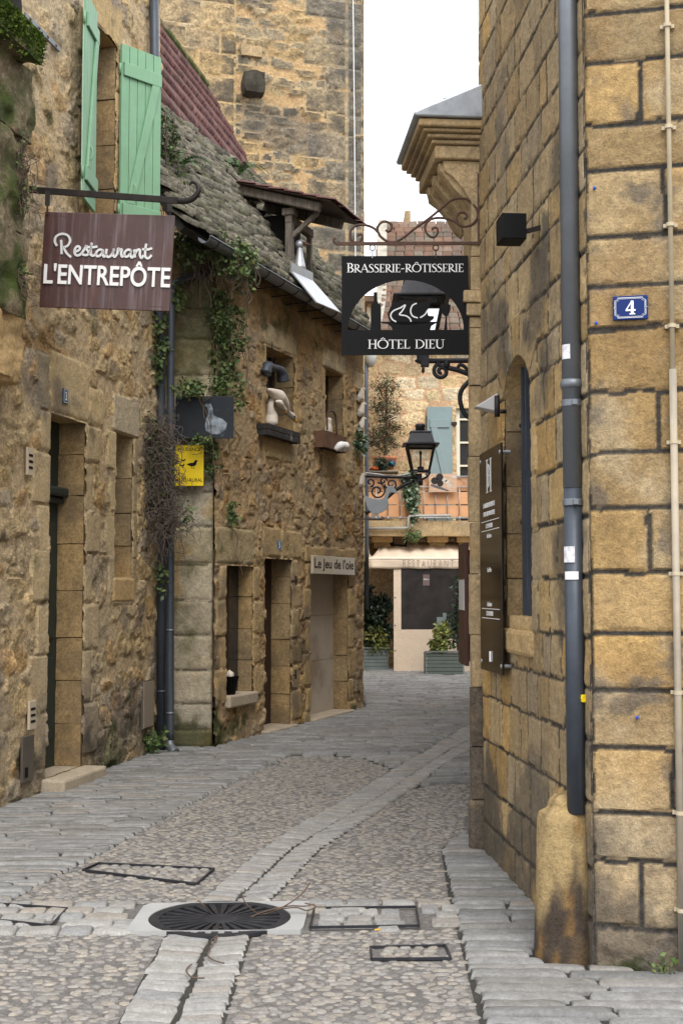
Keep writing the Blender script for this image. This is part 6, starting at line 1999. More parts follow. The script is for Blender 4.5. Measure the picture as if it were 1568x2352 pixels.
for py in (1450, 1640):
    q = at(391, py, Yq) - o
    MB().lathe([(0.043, 0), (0.046, 0.01), (0.043, 0.022)], 12, q).build('collar', M_ZINC, t, True)
q = at(501, 592, Yq + 0.45) - o
MB().lathe([(0.042, -0.06), (0.06, 0.0), (0.062, 0.06)], 12, q).build('hopper', M_ZINC, t, True)

# ================================================================== signs on the shop house
def front_sign(name, label, cat, x0, y0, x1, y1, Y, mat, th=0.008, rotz=0.0):
    a, b = at(x0, y1, Y), at(x1, y0, Y)
    t = thing(name, label, cat, ((a.x + b.x) / 2, Y, a.z), rotz)
    w, h = b.x - a.x, b.z - a.z
    MB().box(-w / 2, w / 2, 0, th, 0, h).build('plate', mat, t, bevel=0.002)
    return t, w, h
t, w, h = front_sign('warning_sign', 'yellow warning sign with duck and ducklings under the ivy', 'sign', 401, 1022, 468, 1116, 13.14, M_YELLOW)
letters('PRUDENCE', w * 0.78, h * 0.085, M_BLACK, t, -w * 0.38, -0.0005, h * 0.85, extrude=0.001, bold=0.01)
letters('MILIEU RURAL', w * 0.94, h * 0.085, M_BLACK, t, -w * 0.47, -0.0005, h * 0.1, extrude=0.001, bold=0.01)
def duck(mb, cx, cz_, s, y):
    pts = [(-0.5, 0.02), (-0.35, 0.10), (-0.1, 0.16), (0.12, 0.18), (0.22, 0.30), (0.30, 0.42), (0.42, 0.42), (0.48, 0.36), (0.60, 0.33), (0.46, 0.29), (0.42, 0.15), (0.38, 0.0), (0.2, -0.14), (-0.1, -0.16), (-0.3, -0.08)]
    mb.prism([(cx + p[0] * s, cz_ + p[1] * s) for p in reversed(pts)], y, y + 0.001)
    for dx in (-0.02, 0.14):
        mb.box(cx + (dx - 0.02) * s, cx + (dx + 0.02) * s, y, y + 0.001, cz_ - 0.34 * s, cz_ - 0.14 * s)
        mb.box(cx + (dx - 0.02) * s, cx + (dx + 0.12) * s, y, y + 0.001, cz_ - 0.36 * s, cz_ - 0.33 * s)
mb = MB()
duck(mb, 0.03, h * 0.52, w * 0.38, -0.0012)
duck(mb, -w * 0.24, h * 0.49, w * 0.18, -0.0012)
duck(mb, -w * 0.2, h * 0.62, w * 0.15, -0.0012)
mb.build('duck_symbol', M_BLACK, t)
t, w, h = front_sign('painted_sign', 'dark blue painted sign with faded white goose half hidden by ivy', 'sign', 403, 910, 537, 1007, 13.06, nodemat('dark_navy_board', (0.010, 0.014, 0.020), var=0.3, nscale=6, bump=None, rough=0.35, stain=((0.10, 0.13, 0.17), 9, 0.62, 0.74, 0.5)))
mb = MB()
pts = [(0.04, 0.30), (0.06, 0.18), (0.16, 0.10), (0.30, 0.10), (0.40, 0.22), (0.42, 0.36), (0.34, 0.46), (0.26, 0.50), (0.18, 0.56), (0.17, 0.72), (0.14, 0.82), (0.05, 0.82), (0.02, 0.78), (0.08, 0.74), (0.10, 0.6), (0.06, 0.46)]
mb.prism([(p[0] * w - 0.02, p[1] * h) for p in reversed(pts)] if False else [(p[0] * w - 0.02, p[1] * h) for p in pts], -0.0015, 0.0)
mb.build('painted_goose', nodemat('faded_white_paint', (0.22, 0.26, 0.30), var=0.6, nscale=14, bump=None, rough=0.6, stain=((0.02, 0.03, 0.04), 10, 0.48, 0.6, 0.8)), t)
un0, zn1 = B.hit(716, 1275, 0.06)
un1, zn0 = B.hit(812, 1321, 0.06)
nm = thing_at('name_board', 'cream shop name board reading le jeu de loie over closed shop front', 'sign', B, un0, -0.075, zn0)
w, h = un1 - un0, zn1 - zn0
MB().box(0, w, 0, 0.03, 0, h).build('board', M_NAMEPLATE, nm, bevel=0.004)
letters("Le Jeu de l'oie", w * 0.93, h * 0.72, nodemat('dark_brown_print', (0.03, 0.022, 0.018), var=0.1, bump=None), nm, w * 0.035, -0.0008, h * 0.15, extrude=0.0015, bold=0.012)

# ================================================================== lanterns
def lantern(t, s, o):
    """four sided street lantern, foot at o, width s"""
    def V_(x, y, z):
        return Vector(o) + Vector((x, y, z)) * s
    zb, zt, wb, wt = 0.0, 0.78, 0.26, 0.42
    mb = MB()
    for sx in (-1, 1):
        for sy in (-1, 1):
            mb.bar(V_(sx * wb, sy * wb, zb), V_(sx * wt, sy * wt, zt), 0.05 * s, 0.05 * s)
    for w_, z_ in ((wb, zb), (wt, zt)):
        for a, b in (((-1, -1), (1, -1)), ((1, -1), (1, 1)), ((1, 1), (-1, 1)), ((-1, 1), (-1, -1))):
            mb.bar(V_(a[0] * w_, a[1] * w_, z_), V_(b[0] * w_, b[1] * w_, z_), 0.05 * s, 0.05 * s)
    mb.build('lantern_frame', M_CAST, t)
    for a, b in (((-1, -1), (1, -1)), ((1, -1), (1, 1)), ((1, 1), (-1, 1)), ((-1, 1), (-1, -1))):
        MB().add([V_(a[0] * wb, a[1] * wb, zb), V_(b[0] * wb, b[1] * wb, zb), V_(b[0] * wt, b[1] * wt, zt), V_(a[0] * wt, a[1] * wt, zt)], [(0, 1, 2, 3)]).build('pane', M_CLEAR, t)
    def sq(w_, z_):
        return [V_(-w_, -w_, z_), V_(w_, -w_, z_), V_(w_, w_, z_), V_(-w_, w_, z_)]
    lv = [(0.56, 0.80), (0.56, 0.83), (0.42, 0.87), (0.31, 1.18), (0.34, 1.20), (0.30, 1.23), (0.16, 1.27)]
    vs, fs = [], []
    for w_, z_ in lv:
        vs += sq(w_, z_)
    for k in range(len(lv) - 1):
        for i in range(4):
            j = (i + 1) % 4
            fs.append((4 * k + i, 4 * k + j, 4 * k + 4 + j, 4 * k + 4 + i))
    fs += [(3, 2, 1, 0), tuple(4 * (len(lv) - 1) + i for i in range(4))]
    MB().add(vs, fs).build('lantern_roof', M_CAST, t)
    MB().lathe([(0.16 * s, 1.26 * s), (0.14 * s, 1.36 * s), (0.17 * s, 1.40 * s), (0.15 * s, 1.46 * s), (0.10 * s, 1.49 * s)], 14, o).build('chimney_cap', M_CAST, t, True)
    mb = MB()
    for sx in (-1, 1):
        for sy in (-1, 1):
            mb.tube(catmull([V_(sx * wb, sy * wb, 0.0), V_(sx * wb * 1.05, sy * wb * 1.05, -0.1), V_(sx * 0.14, sy * 0.14, -0.22), V_(0, 0, -0.28)], 4), 0.025 * s, 6)
    mb.lathe([(0.06 * s, -0.45 * s), (0.08 * s, -0.40 * s), (0.08 * s, -0.28 * s), (0.05 * s, -0.22 * s)], 8, o)
    mb.build('lantern_foot', M_CAST, t)
    MB().lathe([(0.10 * s, 0.02 * s), (0.10 * s, 0.14 * s), (0.03 * s, 0.16 * s), (0.03 * s, 0.5 * s), (0.05 * s, 0.6 * s), (0.02 * s, 0.64 * s)], 10, o).build('burner', M_CAST, t)

def spiral(cx, cz_, r0, r1, a0, a1, y, n=26):
    return [Vector((cx + (r0 + (r1 - r0) * i / n) * math.cos(R(a0 + (a1 - a0) * i / n)), y, cz_ + (r0 + (r1 - r0) * i / n) * math.sin(R(a0 + (a1 - a0) * i / n)))) for i in range(n + 1)]
# far lantern, on the far end of the shop house
LY = 18.1
foot = at(965, 1082, LY)
l2 = thing('street_lantern', 'dark four sided street lantern on scrolled arm above the grey goose', 'street lamp', at(838, 1100, LY))
lo = Vector(l2.location)
s_l = 62 / FPX * LY / 0.84
lantern(l2, s_l, foot - lo)
def lp(px, py, Y=LY):
    return at(px, py, Y) - lo
MB().tube([lp(838, 1093), lp(958, 1097)], 0.022, 8).box(lp(953, 1097).x, lp(968, 1097).x, -0.05, 0.05, lp(955, 1107).z, lp(955, 1088).z).build('arm', M_CAST, l2)
MB().tube(catmull([lp(840, 1180), lp(865, 1162), lp(890, 1142), lp(920, 1118), lp(950, 1105)], 4), 0.024, 8).build('brace', M_CAST, l2, True)
mb = MB()
for (a, b, r0, r1, s0, s1) in ((866, 1128, 20, 4, 90, -450), (898, 1112, 15, 3, 180, 700), (928, 1104, 9, 2, 90, -300), (880, 1105, 9, 2, 0, 400), (850, 1108, 10, 3, -90, 270)):
    c_ = lp(a, b)
    mb.tube(spiral(c_.x, c_.z, r0 * LY / FPX, r1 * LY / FPX, s0, s1, c_.y), 0.013, 6)
mb.build('scrollwork', M_CAST, l2, True)
mb = MB()
mb.tube(catmull([lp(838, 1086), lp(870, 1089), lp(895, 1094), lp(930, 1090), lp(960, 1082)], 5), 0.008, 6)
mb.build('cable', M_WHITE, l2, True)
# near lantern behind the brasserie sign, on the right hand wall
NY = 11.0
l1_ = thing('street_lantern', 'large dark street lantern behind the brasserie sign on leafy iron arm', 'street lamp', at(1092, 828, NY))
lo = Vector(l1_.location)
def lq(px, py, Y=NY):
    return at(px, py, Y) - lo
s_l = 132 / FPX * NY / 1.12
lantern(l1_, s_l, lq(966, 783))
MB().tube([lq(975, 829), lq(1100, 828)], 0.022, 10).box(lq(963, 0).x, lq(981, 0).x, -0.04, 0.04, lq(970, 842).z, lq(970, 800).z).lathe([(0.003, 0), (0.016, 0.02), (0.010, 0.045), (0.016, 0.05)], 8, lq(971, 858)).build('arm', M_CAST, l1_)
MB().lathe([(0.003, 0), (0.016, 0.02), (0.012, 0.05)], 8, M=Matrix.Translation(lq(951, 829)) @ Matrix.Rotation(R(90), 4, 'Y')).build('finial', M_CAST, l1_)
mb = MB()
mb.tube(catmull([lq(1100, 870), lq(1072, 858), lq(1050, 850), lq(1030, 845), lq(1012, 840), lq(1003, 832)], 5), 0.022, 8)
c_ = lq(1013, 853)
mb.tube(spiral(c_.x, c_.z, 19 * NY / FPX, 3 * NY / FPX, 110, 640, c_.y), 0.018, 8)
mb.tube(catmull([lq(1026, 828), lq(1024, 845)], 2), 0.03, 8)
mb.tube(catmull([lq(1050, 846), lq(1056, 838), lq(1066, 842), lq(1075, 852)], 4), 0.016, 8)
mb.build('scrollwork', M_CAST, l1_, True)
MB().tube(catmull([lq(1082, 870), lq(1060, 895), lq(1056, 920), lq(1066, 950), lq(1086, 965)], 5), 0.02, 8).build('brace', M_CAST, l1_, True)

# lettering on the awning valance and the notice
aw, dYa, zv0a, zv1a, awla = AWN
xl0, xl1 = xe(924, AY) - awla, xe(1040, AY) - awla
letters('RESTAURANT', xl1 - xl0, (zv1a - zv0a) * 0.72, nodemat('grey_outline_print', (0.24, 0.22, 0.20), var=0.1, bump=None), aw, xl0, dYa - 0.045, zv0a + (zv1a - zv0a) * 0.14, extrude=0.002, bold=-0.012, space=1.5)
letters('Alarme', 0.11, 0.035, M_WHITE, aw, nx + 0.01, dYa + 0.0145, nz0 + 0.11, extrude=0.001)

# ================================================================== paving
def poly_mask(P, x, y):
    x, y = np.asarray(x), np.asarray(y)
    ins = np.zeros(x.shape, dtype=bool)
    n = len(P)
    for i in range(n):
        x0, y0 = P[i]
        x1, y1 = P[(i + 1) % n]
        c = ((y0 > y) != (y1 > y)) & (x < (x1 - x0) * (y - y0) / (y1 - y0 + 1e-12) + x0)
        ins ^= c
    return ins
def gp(l):
    return [tuple(G(*p)[:2]) for p in l]
GC = [(330, 2520), (400, 2352), (487, 2157), (528, 2085), (671, 1952), (758, 1900), (887, 1823), (972, 1763), (1036, 1722), (1081, 1698), (1140, 1668)]
GL = [(180, 2520), (272, 2352), (379, 2152), (451, 2080), (600, 1952), (700, 1890), (811, 1827), (903, 1771), (992, 1718), (1050, 1682), (1110, 1652)]
GR_ = [(480, 2520), (518, 2352), (579, 2152), (615, 2080), (738, 1952), (840, 1885), (945, 1815), (1012, 1766), (1070, 1730), (1110, 1710), (1170, 1680)]
L1 = [(-160, 2170), (-60, 2112), (40, 2063), (258, 1950), (407, 1865), (524, 1805), (604, 1765), (633, 1755)]
RBND = [(1012, 1952), (1037, 2113), (1055, 2167), (1100, 2351), (1130, 2520)]
wa0, wa1 = A.w(-5.5, 0, 0), A.w(AEND, 0, 0)
wb0, wb1 = B.w(BU0, 0, 0), B.w(BU1 + 0.1, 0, 0)
ws0, ws1 = S.w(-0.95, 0, 0), S.w(S_END, 0, 0)
wf1 = F.w(1.9, 0, 0)
zone_left = gp(L1) + [tuple(BC.w(0.38, 0.02, 0)[:2]), tuple(BC.w(0, 0.02, 0)[:2]), tuple(wa1[:2]), tuple(wa0[:2])]
zone_far = gp([(604, 1765), (633, 1755), (670, 1736), (827, 1742), (903, 1771), (992, 1718), (1050, 1682), (1110, 1652)]) + [(2.0, 18.0), (3.2, 26.5), (0.2, 26.5), tuple(wb1[:2]), tuple(wb0[:2])]
zone_far2 = gp([(945, 1815), (1012, 1766), (1070, 1730), (1110, 1710), (1100, 1800), (1000, 1802)])
zone_right = gp(RBND) + [(1.9, 4.0), tuple(wf1[:2]), tuple(CORNER[:2]), tuple(ws1[:2]), tuple(S.w(0, 0, 0)[:2]), tuple(ws0[:2])]
peb1 = gp(L1[2:]) + gp([(670, 1736), (827, 1742), (903, 1771), (811, 1827), (700, 1890), (600, 1952), (451, 2080), (320, 2078), (-60, 2112)])
peb2 = gp([(-260, 2150), (85, 2140), (300, 2150), (379, 2152), (272, 2352), (180, 2520), (-600, 2520)])
peb3 = gp([(579, 2152), (615, 2080), (738, 1952), (840, 1885), (945, 1815), (1000, 1802), (1085, 1800)]) + [tuple(S.w(-0.95, 0, 0)[:2])] + gp(RBND) + gp([(480, 2520), (518, 2352)])

def sheet(name, P, z, mat):
    me = D.meshes.new(name)
    me.from_pydata([(p[0], p[1], z) for p in P], [], [tuple(range(len(P)))])
    me.update()
    if me.polygons[0].normal.z < 0:
        me.flip_normals()
    me.materials.append(mat)
    o = D.objects.new(name, me)
    link(o)
    return struct(o)

setts = [piece_mesh('sett', *slab_proto(300 + k, 4, 2, 0.06, 0.25), M_SETT, True) for k in range(14)]
settsG = [piece_mesh('channel_stone', *slab_proto(330 + k, 4, 2, 0.05, 0.25), M_SETTG, True) for k in range(10)]
rgP = random.Random(55)
def lay_setts(name, P, ang, pitch, lens, gap=0.015, limit=300, avoid=None, h=(0.018, 0.030)):
    """rows of long setts filling polygon P; rows run at angle ang"""
    base = sheet(name, P, 0.004, M_JOINT)
    ca, sa = math.cos(ang), math.sin(ang)
    Q = [(x * ca + y * sa, -x * sa + y * ca) for x, y in P]
    mn, mx = np.min(Q, 0), np.max(Q, 0)
    items = []
    v = mn[1]
    while v < mx[1]:
        p_ = rgP.uniform(*pitch)
        xs = np.arange(mn[0], mx[0], 0.02)
        ins = poly_mask(Q, xs, np.full_like(xs, v + p_ / 2))
        i = 0
        while i < len(xs):
            if ins[i]:
                j = i
                while j < len(xs) and ins[j]:
                    j += 1
                a, b = xs[i], xs[min(j, len(xs) - 1)]
                while a < b - 0.05:
                    l_ = rgP.uniform(*lens)
                    if b - (a + l_) < 0.12:
                        l_ = b - a
                    cx, cy = a + l_ / 2, v + p_ / 2
                    wx, wy = cx * ca - cy * sa, cx * sa + cy * ca
                    if not (avoid and avoid(wx, wy)):
                        hh = rgP.uniform(*h)
                        M = Matrix.Translation((wx, wy, 0.003)) @ Matrix.Rotation(ang + R(rgP.uniform(-1.2, 1.2)), 4, 'Z') @ Matrix.Rotation(R(rgP.uniform(-1.0, 1.0)), 4, 'X') @ Matrix.Diagonal((l_ - gap, p_ - gap * 0.75, hh, 1))
                        items.append((M, rgP.randrange(14), (l_ * p_) / (wx * wx + wy * wy)))
                    a += l_
                i = j
            i += 1
        v += p_
    scatter('sett', base, setts, items, M_SETT, limit, True)
    return base
boll = (0.985, 5.735)
lay_setts('pavement', zone_left, R(3), (0.065, 0.10), (0.24, 0.52), avoid=lambda x, y: False)
lay_setts('pavement', zone_right, R(-2), (0.07, 0.115), (0.24, 0.56), avoid=lambda x, y: (x - boll[0]) ** 2 + (y - boll[1]) ** 2 < 0.15 ** 2)
lay_setts('roadway', zone_far, R(2), (0.11, 0.17), (0.26, 0.6), gap=0.026, h=(0.03, 0.045))
lay_setts('roadway', zone_far2, R(8), (0.10, 0.14), (0.24, 0.5), gap=0.022, h=(0.03, 0.04))

# ---- cobbled panels
def cobble_proto(seed):
    rg = np.random.RandomState(seed)
    n = 8
    rad = 0.5 * (0.85 + 0.3 * rg.rand(n))
    V, Fq = [], []
    for sc, z in ((1.0, 0.0), (0.93, 0.45), (0.66, 0.85)):
        for k in range(n):
            an = 2 * math.pi * k / n
            V.append((rad[k] * sc * math.cos(an), rad[k] * sc * math.sin(an), z + 0.05 * rg.rand()))
    V.append((0.04 * rg.randn(), 0.04 * rg.randn(), 1.0))
    for j in range(2):
        for k in range(n):
            k2 = (k + 1) % n
            Fq.append((j * n + k, j * n + k2, (j + 1) * n + k2, (j + 1) * n + k))
    for k in range(0, n, 2):
        Fq.append((2 * n + k, 2 * n + (k + 1) % n, 2 * n + (k + 2) % n, 3 * n))
    return np.array(V), np.array(Fq)
cobs = [piece_mesh('cobble', *cobble_proto(500 + k), M_COBBLE, True) for k in range(12)]
GRATE = G(505, 2119)
frames_px = {'big': [(190, 2004), (228, 1988), (492, 2001), (452, 2036)], 'pad': [(712, 2141), (722, 2096), (955, 2093), (962, 2137)], 'small': [(853, 2211), (851, 2183), (1022, 2179), (1035, 2209)], 'left': [(-60, 2118), (0, 2086), (155, 2097), (118, 2137)]}
frame_w = {k: gp(v) for k, v in frames_px.items()}
slab_w = gp([(288, 2152), (334, 2086), (712, 2080), (695, 2148)])
pads_w = gp([(-150, 2140), (-60, 2078), (334, 2084), (288, 2152)])
padr_w = gp([(690, 2146), (708, 2080), (1034, 2076), (1046, 2135)])
def lay_cobbles(P, sp=0.054, ang=0.0, size=(0.036, 0.070), skip=()):
    base = sheet('cobbled_panel', P, 0.003, M_BED)
    mn, mx = np.min(P, 0), np.max(P, 0)
    items = []
    ny = int((mx[1] - mn[1]) / (sp * 0.80))
    nx = int((mx[0] - mn[0]) / sp)
    for j in range(ny):
        x = mn[0] + (np.arange(nx) + 0.5 * (j % 2)) * sp
        y = np.full(nx, mn[1] + j * sp * 0.80)
        x = x + np.array([rgP.uniform(-0.3, 0.3) * sp for _ in range(nx)])
        y = y + np.array([rgP.uniform(-0.28, 0.28) * sp for _ in range(nx)])
        ok = poly_mask(P, x, y)
        for s_ in skip:
            ok &= ~poly_mask(s_, x, y)
        for a, b in zip(x[ok], y[ok]):
            if rgP.random() < 0.06:
                continue
            l_ = rgP.uniform(*size)
            w_ = l_ * rgP.uniform(0.5, 0.8)
            M = Matrix.Translation((a, b, 0.002)) @ Matrix.Rotation(ang + rgP.gauss(0, 0.5), 4, 'Z') @ Matrix.Diagonal((l_, w_, rgP.uniform(0.004, 0.010), 1))
            items.append((M, rgP.randrange(12), l_ / (a * a + b * b)))
    scatter('cobble', base, cobs, items, M_COBBLE, 300, True)
    return base
lay_cobbles(peb1, skip=[frame_w['big'], slab_w, pads_w])
lay_cobbles(peb2, skip=[slab_w, pads_w])
lay_cobbles(peb3, skip=[frame_w['small'], frame_w['pad'], slab_w, padr_w])

# ---- the shallow stone channel
def resample(pl, step):
    P = [Vector((*p, 0)) for p in pl]
    out, acc = [P[0]], 0.0
    d = [0.0]
    for a, b in zip(P[:-1], P[1:]):
        d.append(d[-1] + (b - a).length)
    n = int(d[-1] / step)
    ts = np.linspace(0, d[-1], n + 1)
    return np.stack([np.interp(ts, d, [p.x for p in P]), np.interp(ts, d, [p.y for p in P])], 1)
gc_, gl_, gr_ = gp(GC), gp(GL), gp(GR_)
chan = sheet('channel', gl_ + list(reversed(gr_)), 0.0035, M_JOINT)
def interp_pl(pl, n):
    P = np.array(pl)
    # same parameter on all three lines: their corresponding corner points
    t = np.linspace(0, len(P) - 1, n)
    return np.stack([np.interp(t, np.arange(len(P)), P[:, 0]), np.interp(t, np.arange(len(P)), P[:, 1])], 1)
fine = 1400
c_, l_, r2_ = interp_pl(gc_, fine), interp_pl(gl_, fine), interp_pl(gr_, fine)
cum = np.concatenate([[0], np.cumsum(np.hypot(*np.diff(c_, axis=0).T))])
items = []
for side, edge in ((-1, l_), (1, r2_)):
    s_ = 0.0
    while s_ < cum[-1] - 0.15:
        ln = rgP.uniform(0.055, 0.105)
        i = int(np.searchsorted(cum, s_ + ln / 2))
        i = min(i, fine - 1)
        # stones run square to the channel, a little skewed
        k = min(fine - 1, max(0, i))
        a, b = Vector((*c_[k], 0)), Vector((*edge[k], 0))
        mid = (a + b) / 2
        dv = b - a
        wlen = dv.length
        if not poly_mask(slab_w, [mid.x], [mid.y])[0] and wlen > 0.05:
            an = math.atan2(dv.y, dv.x)
            lo_ = rgP.uniform(-0.006, 0.016)
            M = Matrix.Translation((mid.x, mid.y, 0.002)) @ Matrix.Rotation(an + R(rgP.uniform(-1.2, 1.2)), 4, 'Z') @ Matrix.Rotation(R(-2.2), 4, 'Y') @ Matrix.Diagonal((wlen - 0.03 + lo_, (ln - 0.004) * max(0.6, abs(math.sin(an - math.atan2(*(c_[min(k + 8, fine - 1)] - c_[max(k - 8, 0)])[::-1])))), rgP.uniform(0.013, 0.021), 1))
            items.append((M, rgP.randrange(10), wlen / (mid.length ** 2)))
        s_ += ln
scatter('channel_stone', chan, settsG, items, M_SETTG, 300, True)

# ---- drain grate in its stone slab
gr = thing('drain_grate', 'round slotted cast iron drain grate set in a pale stone slab', 'drain grate', (GRATE.x, GRATE.y, 0.0))
RG = 158 / FPX * GRATE.y
O2 = Vector((GRATE.x, GRATE.y))
outl = [Vector(p) - O2 for p in slab_w]
n_ = 48
vs, fs = [], []
def edge_pt(an):
    d = Vector((math.cos(an), math.sin(an)))
    best = None
    for i in range(4):
        p, q = outl[i], outl[(i + 1) % 4]
        e = q - p
        den = d.x * e.y - d.y * e.x
        if abs(den) < 1e-9:
            continue
        t_ = (p.x * e.y - p.y * e.x) / den
        s_ = (p.x * d.y - p.y * d.x) / den
        if t_ > 0 and -0.001 <= s_ <= 1.001:
            best = t_ if best is None else min(best, t_)
    return d * (best or RG * 1.1)
for k in range(n_):
    an = 2 * math.pi * k / n_
    e = edge_pt(an)
    c1_ = Vector((math.cos(an), math.sin(an))) * min(RG + 0.004, e.length - 0.005)
    vs += [(c1_.x, c1_.y, 0.026), (e.x, e.y, 0.026), (c1_.x, c1_.y, 0.0), (e.x, e.y, 0.0)]
for k in range(n_):
    a, b = 4 * k, 4 * ((k + 1) % n_)
    fs += [(a, a + 1, b + 1, b), (a + 1, a + 3, b + 3, b + 1), (a, b, b + 2, a + 2)]
MB().add(vs, fs).build('stone_slab', M_SLAB, gr)
MB().lathe([(RG, 0.006), (RG, 0.0075)], 40).build('pit', M_DARK, gr)  # flat dark disc, the shade under the grate put into its colour
iron = MB()
def ring_(r0, r1, z0, z1, n=48):
    vs, fs = [], []
    for k in range(n):
        an = 2 * math.pi * k / n
        c_, s_ = math.cos(an), math.sin(an)
        vs.extend([(r0 * c_, r0 * s_, z0), (r0 * c_, r0 * s_, z1), (r1 * c_, r1 * s_, z1), (r1 * c_, r1 * s_, z0)])
    for k in range(n):
        a, b = 4 * k, 4 * ((k + 1) % n)
        fs += [(a, b, b + 1, a + 1), (a + 1, b + 1, b + 2, a + 2), (a + 2, b + 2, b + 3, a + 3)]
    iron.add(vs, fs)
ring_(RG * 0.86, RG * 0.998, 0.008, 0.024)
iron.lathe([(RG * 0.26, 0.008), (RG * 0.26, 0.020), (RG * 0.2, 0.023)], 24)
NS = 26
for k in range(NS):
    an = 2 * math.pi * (k + 0.5) / NS
    w0_, w1_ = 0.014, 0.034
    d = Vector((math.cos(an), math.sin(an), 0))
    t_ = Vector((-d.y, d.x, 0))
    r0, r1 = RG * 0.25, RG * 0.87
    q = [d * r0 - t_ * w0_ / 2, d * r1 - t_ * w1_ / 2, d * r1 + t_ * w1_ / 2, d * r0 + t_ * w0_ / 2]
    iron.add([p + Vector((0, 0, 0.0215)) for p in q] + [p + Vector((0, 0, 0.008)) for p in q], [(0, 1, 2, 3), (0, 4, 5, 1), (2, 6, 7, 3)])
iron.build('grate', M_CAST, gr)
# pads of squared stone beside it
def lay_pads(P, name, limit=60):
    base = sheet('pavement', P, 0.0045, M_BED)
    mn, mx = np.min(P, 0), np.max(P, 0)
    items = []
    y = mn[1]
    while y < mx[1]:
        h_ = rgP.uniform(0.10, 0.14)
        x = mn[0]
        while x < mx[0]:
            w_ = rgP.uniform(0.10, 0.24)
            cx, cy = x + w_ / 2, y + h_ / 2
            if poly_mask(P, [cx], [cy])[0] and not any(poly_mask(frame_w[k_], [cx], [cy])[0] for k_ in ('pad', 'left')):
                M = Matrix.Translation((cx, cy, 0.003)) @ Matrix.Rotation(R(rgP.uniform(-1, 1)), 4, 'Z') @ Matrix.Diagonal((w_ - 0.012, h_ - 0.012, 0.022, 1))
                items.append((M, rgP.randrange(10), 1))
            x += w_
        y += h_
    scatter('paving_block', base, settsG, items, M_SETTG, limit, True)
lay_pads(pads_w, 'p')
lay_pads(padr_w, 'p')
for key, lb in (('big', 'long rectangular access frame infilled with cobbles beside the stone channel'), ('pad', 'rectangular access frame infilled with squared stone next to the drain slab'), ('small', 'small access frame with mossy cobbles near the guard stone'), ('left', 'access frame infilled with setts in front of the rubble house')):
    P = frame_w[key]
    c = Vector((sum(p[0] for p in P) / 4, sum(p[1] for p in P) / 4))
    t = thing('access_cover', lb, 'access cover', (c.x, c.y, 0.0))
    mb = MB()
    for i in range(4):
        a, b = Vector(P[i]) - c, Vector(P[(i + 1) % 4]) - c
        mb.bar((a.x, a.y, 0.022 if key in ('pad', 'left') else 0.014), (b.x, b.y, 0.022 if key in ('pad', 'left') else 0.014), 0.009, 0.012)
    mb.build('frame', M_CAST, t)
    q = [Vector(p) - c for p in P]
    MB().add([(p.x, p.y, 0.0058) for p in q], [(0, 1, 2, 3)] if (q[1] - q[0]).cross(q[2] - q[0]) > 0 else [(3, 2, 1, 0)]).build('infill_bed', M_BED, t)
    Pl = [tuple(p) for p in q]
    mn, mx = np.min(Pl, 0), np.max(Pl, 0)
    its = []
    if key in ('big', 'small'):
        y = mn[1]
        while y < mx[1]:
            x = mn[0] + rgP.uniform(0, 0.05)
            while x < mx[0]:
                if poly_mask(Pl, [x], [y])[0] and poly_mask(Pl, [x - 0.03], [y])[0] and poly_mask(Pl, [x + 0.03], [y])[0]:
                    l2_ = rgP.uniform(0.045, 0.075)
                    its.append((Matrix.Translation((x, y, 0.005)) @ Matrix.Rotation(rgP.gauss(0, 0.4), 4, 'Z') @ Matrix.Diagonal((l2_, l2_ * 0.65, 0.012, 1)), rgP.randrange(12), 1))
                x += 0.062
            y += 0.048
        scatter('cobble', t, cobs, its, M_COBBLE, 150, True)
    else:
        y = mn[1] + 0.03
        while y < mx[1] - 0.05:
            x = mn[0] + 0.03
            while x < mx[0] - 0.05:
                w_ = rgP.uniform(0.09, 0.16)
                if poly_mask(Pl, [x + w_ / 2 - 0.05], [y + 0.05])[0] and poly_mask(Pl, [x + w_ / 2 + 0.05], [y + 0.05])[0]:
                    its.append((Matrix.Translation((x + w_ / 2, y + 0.055, 0.005)) @ Matrix.Diagonal((w_ - 0.014, 0.10, 0.018, 1)), rgP.randrange(10), 1))
                x += w_
            y += 0.115
        scatter('paving_block', t, settsG, its, M_SETTG, 150, True)

# ================================================================== plants
def leaf_arrays(P, size, rg, droop=0.3, aspect=0.55, nrm=None):
    """one folded leaf (two quads sharing a rib -> 6 points, 2 quads) at each point"""
    n = len(P)
    P = np.asarray(P, dtype=float)
    d = rg.normal(size=(n, 3))
    d[:, 2] -= droop
    d /= np.linalg.norm(d, axis=1, keepdims=True)
    r = rg.normal(size=(n, 3))
    s = np.cross(d, r)
    s /= np.linalg.norm(s, axis=1, keepdims=True)
    up = np.cross(s, d)
    L = (size * (0.55 + 0.9 * rg.rand(n)))[:, None]
    w = L * aspect * 0.5
    a = P
    b = P + d * L
    m = P + d * L * 0.5
    l_ = m + s * w + up * w * 0.35
    r_ = m - s * w + up * w * 0.35
    V = np.stack([a, l_, b, r_], 1).reshape(-1, 3)
    i = np.arange(n) * 4
    F1 = np.stack([i, i + 1, i + 2], 1)
    F2 = np.stack([i, i + 2, i + 3], 1)
    F_ = np.concatenate([F1, F2])
    return V, F_, np.repeat(rg.rand(n), 4)

def foliage(name, P, size, mat, parent, seed=1, droop=0.3, aspect=0.55, kind=None):
    rg = np.random.RandomState(seed)
    o = Vector(parent.location) if parent is not None else Vector((0, 0, 0))
    P = np.asarray(P) - np.array(o)
    V, F_, t = leaf_arrays(P, size, rg, droop, aspect)
    return obj(name, mesh_np(name, V, F_, False, None, t), mat, parent, kind)

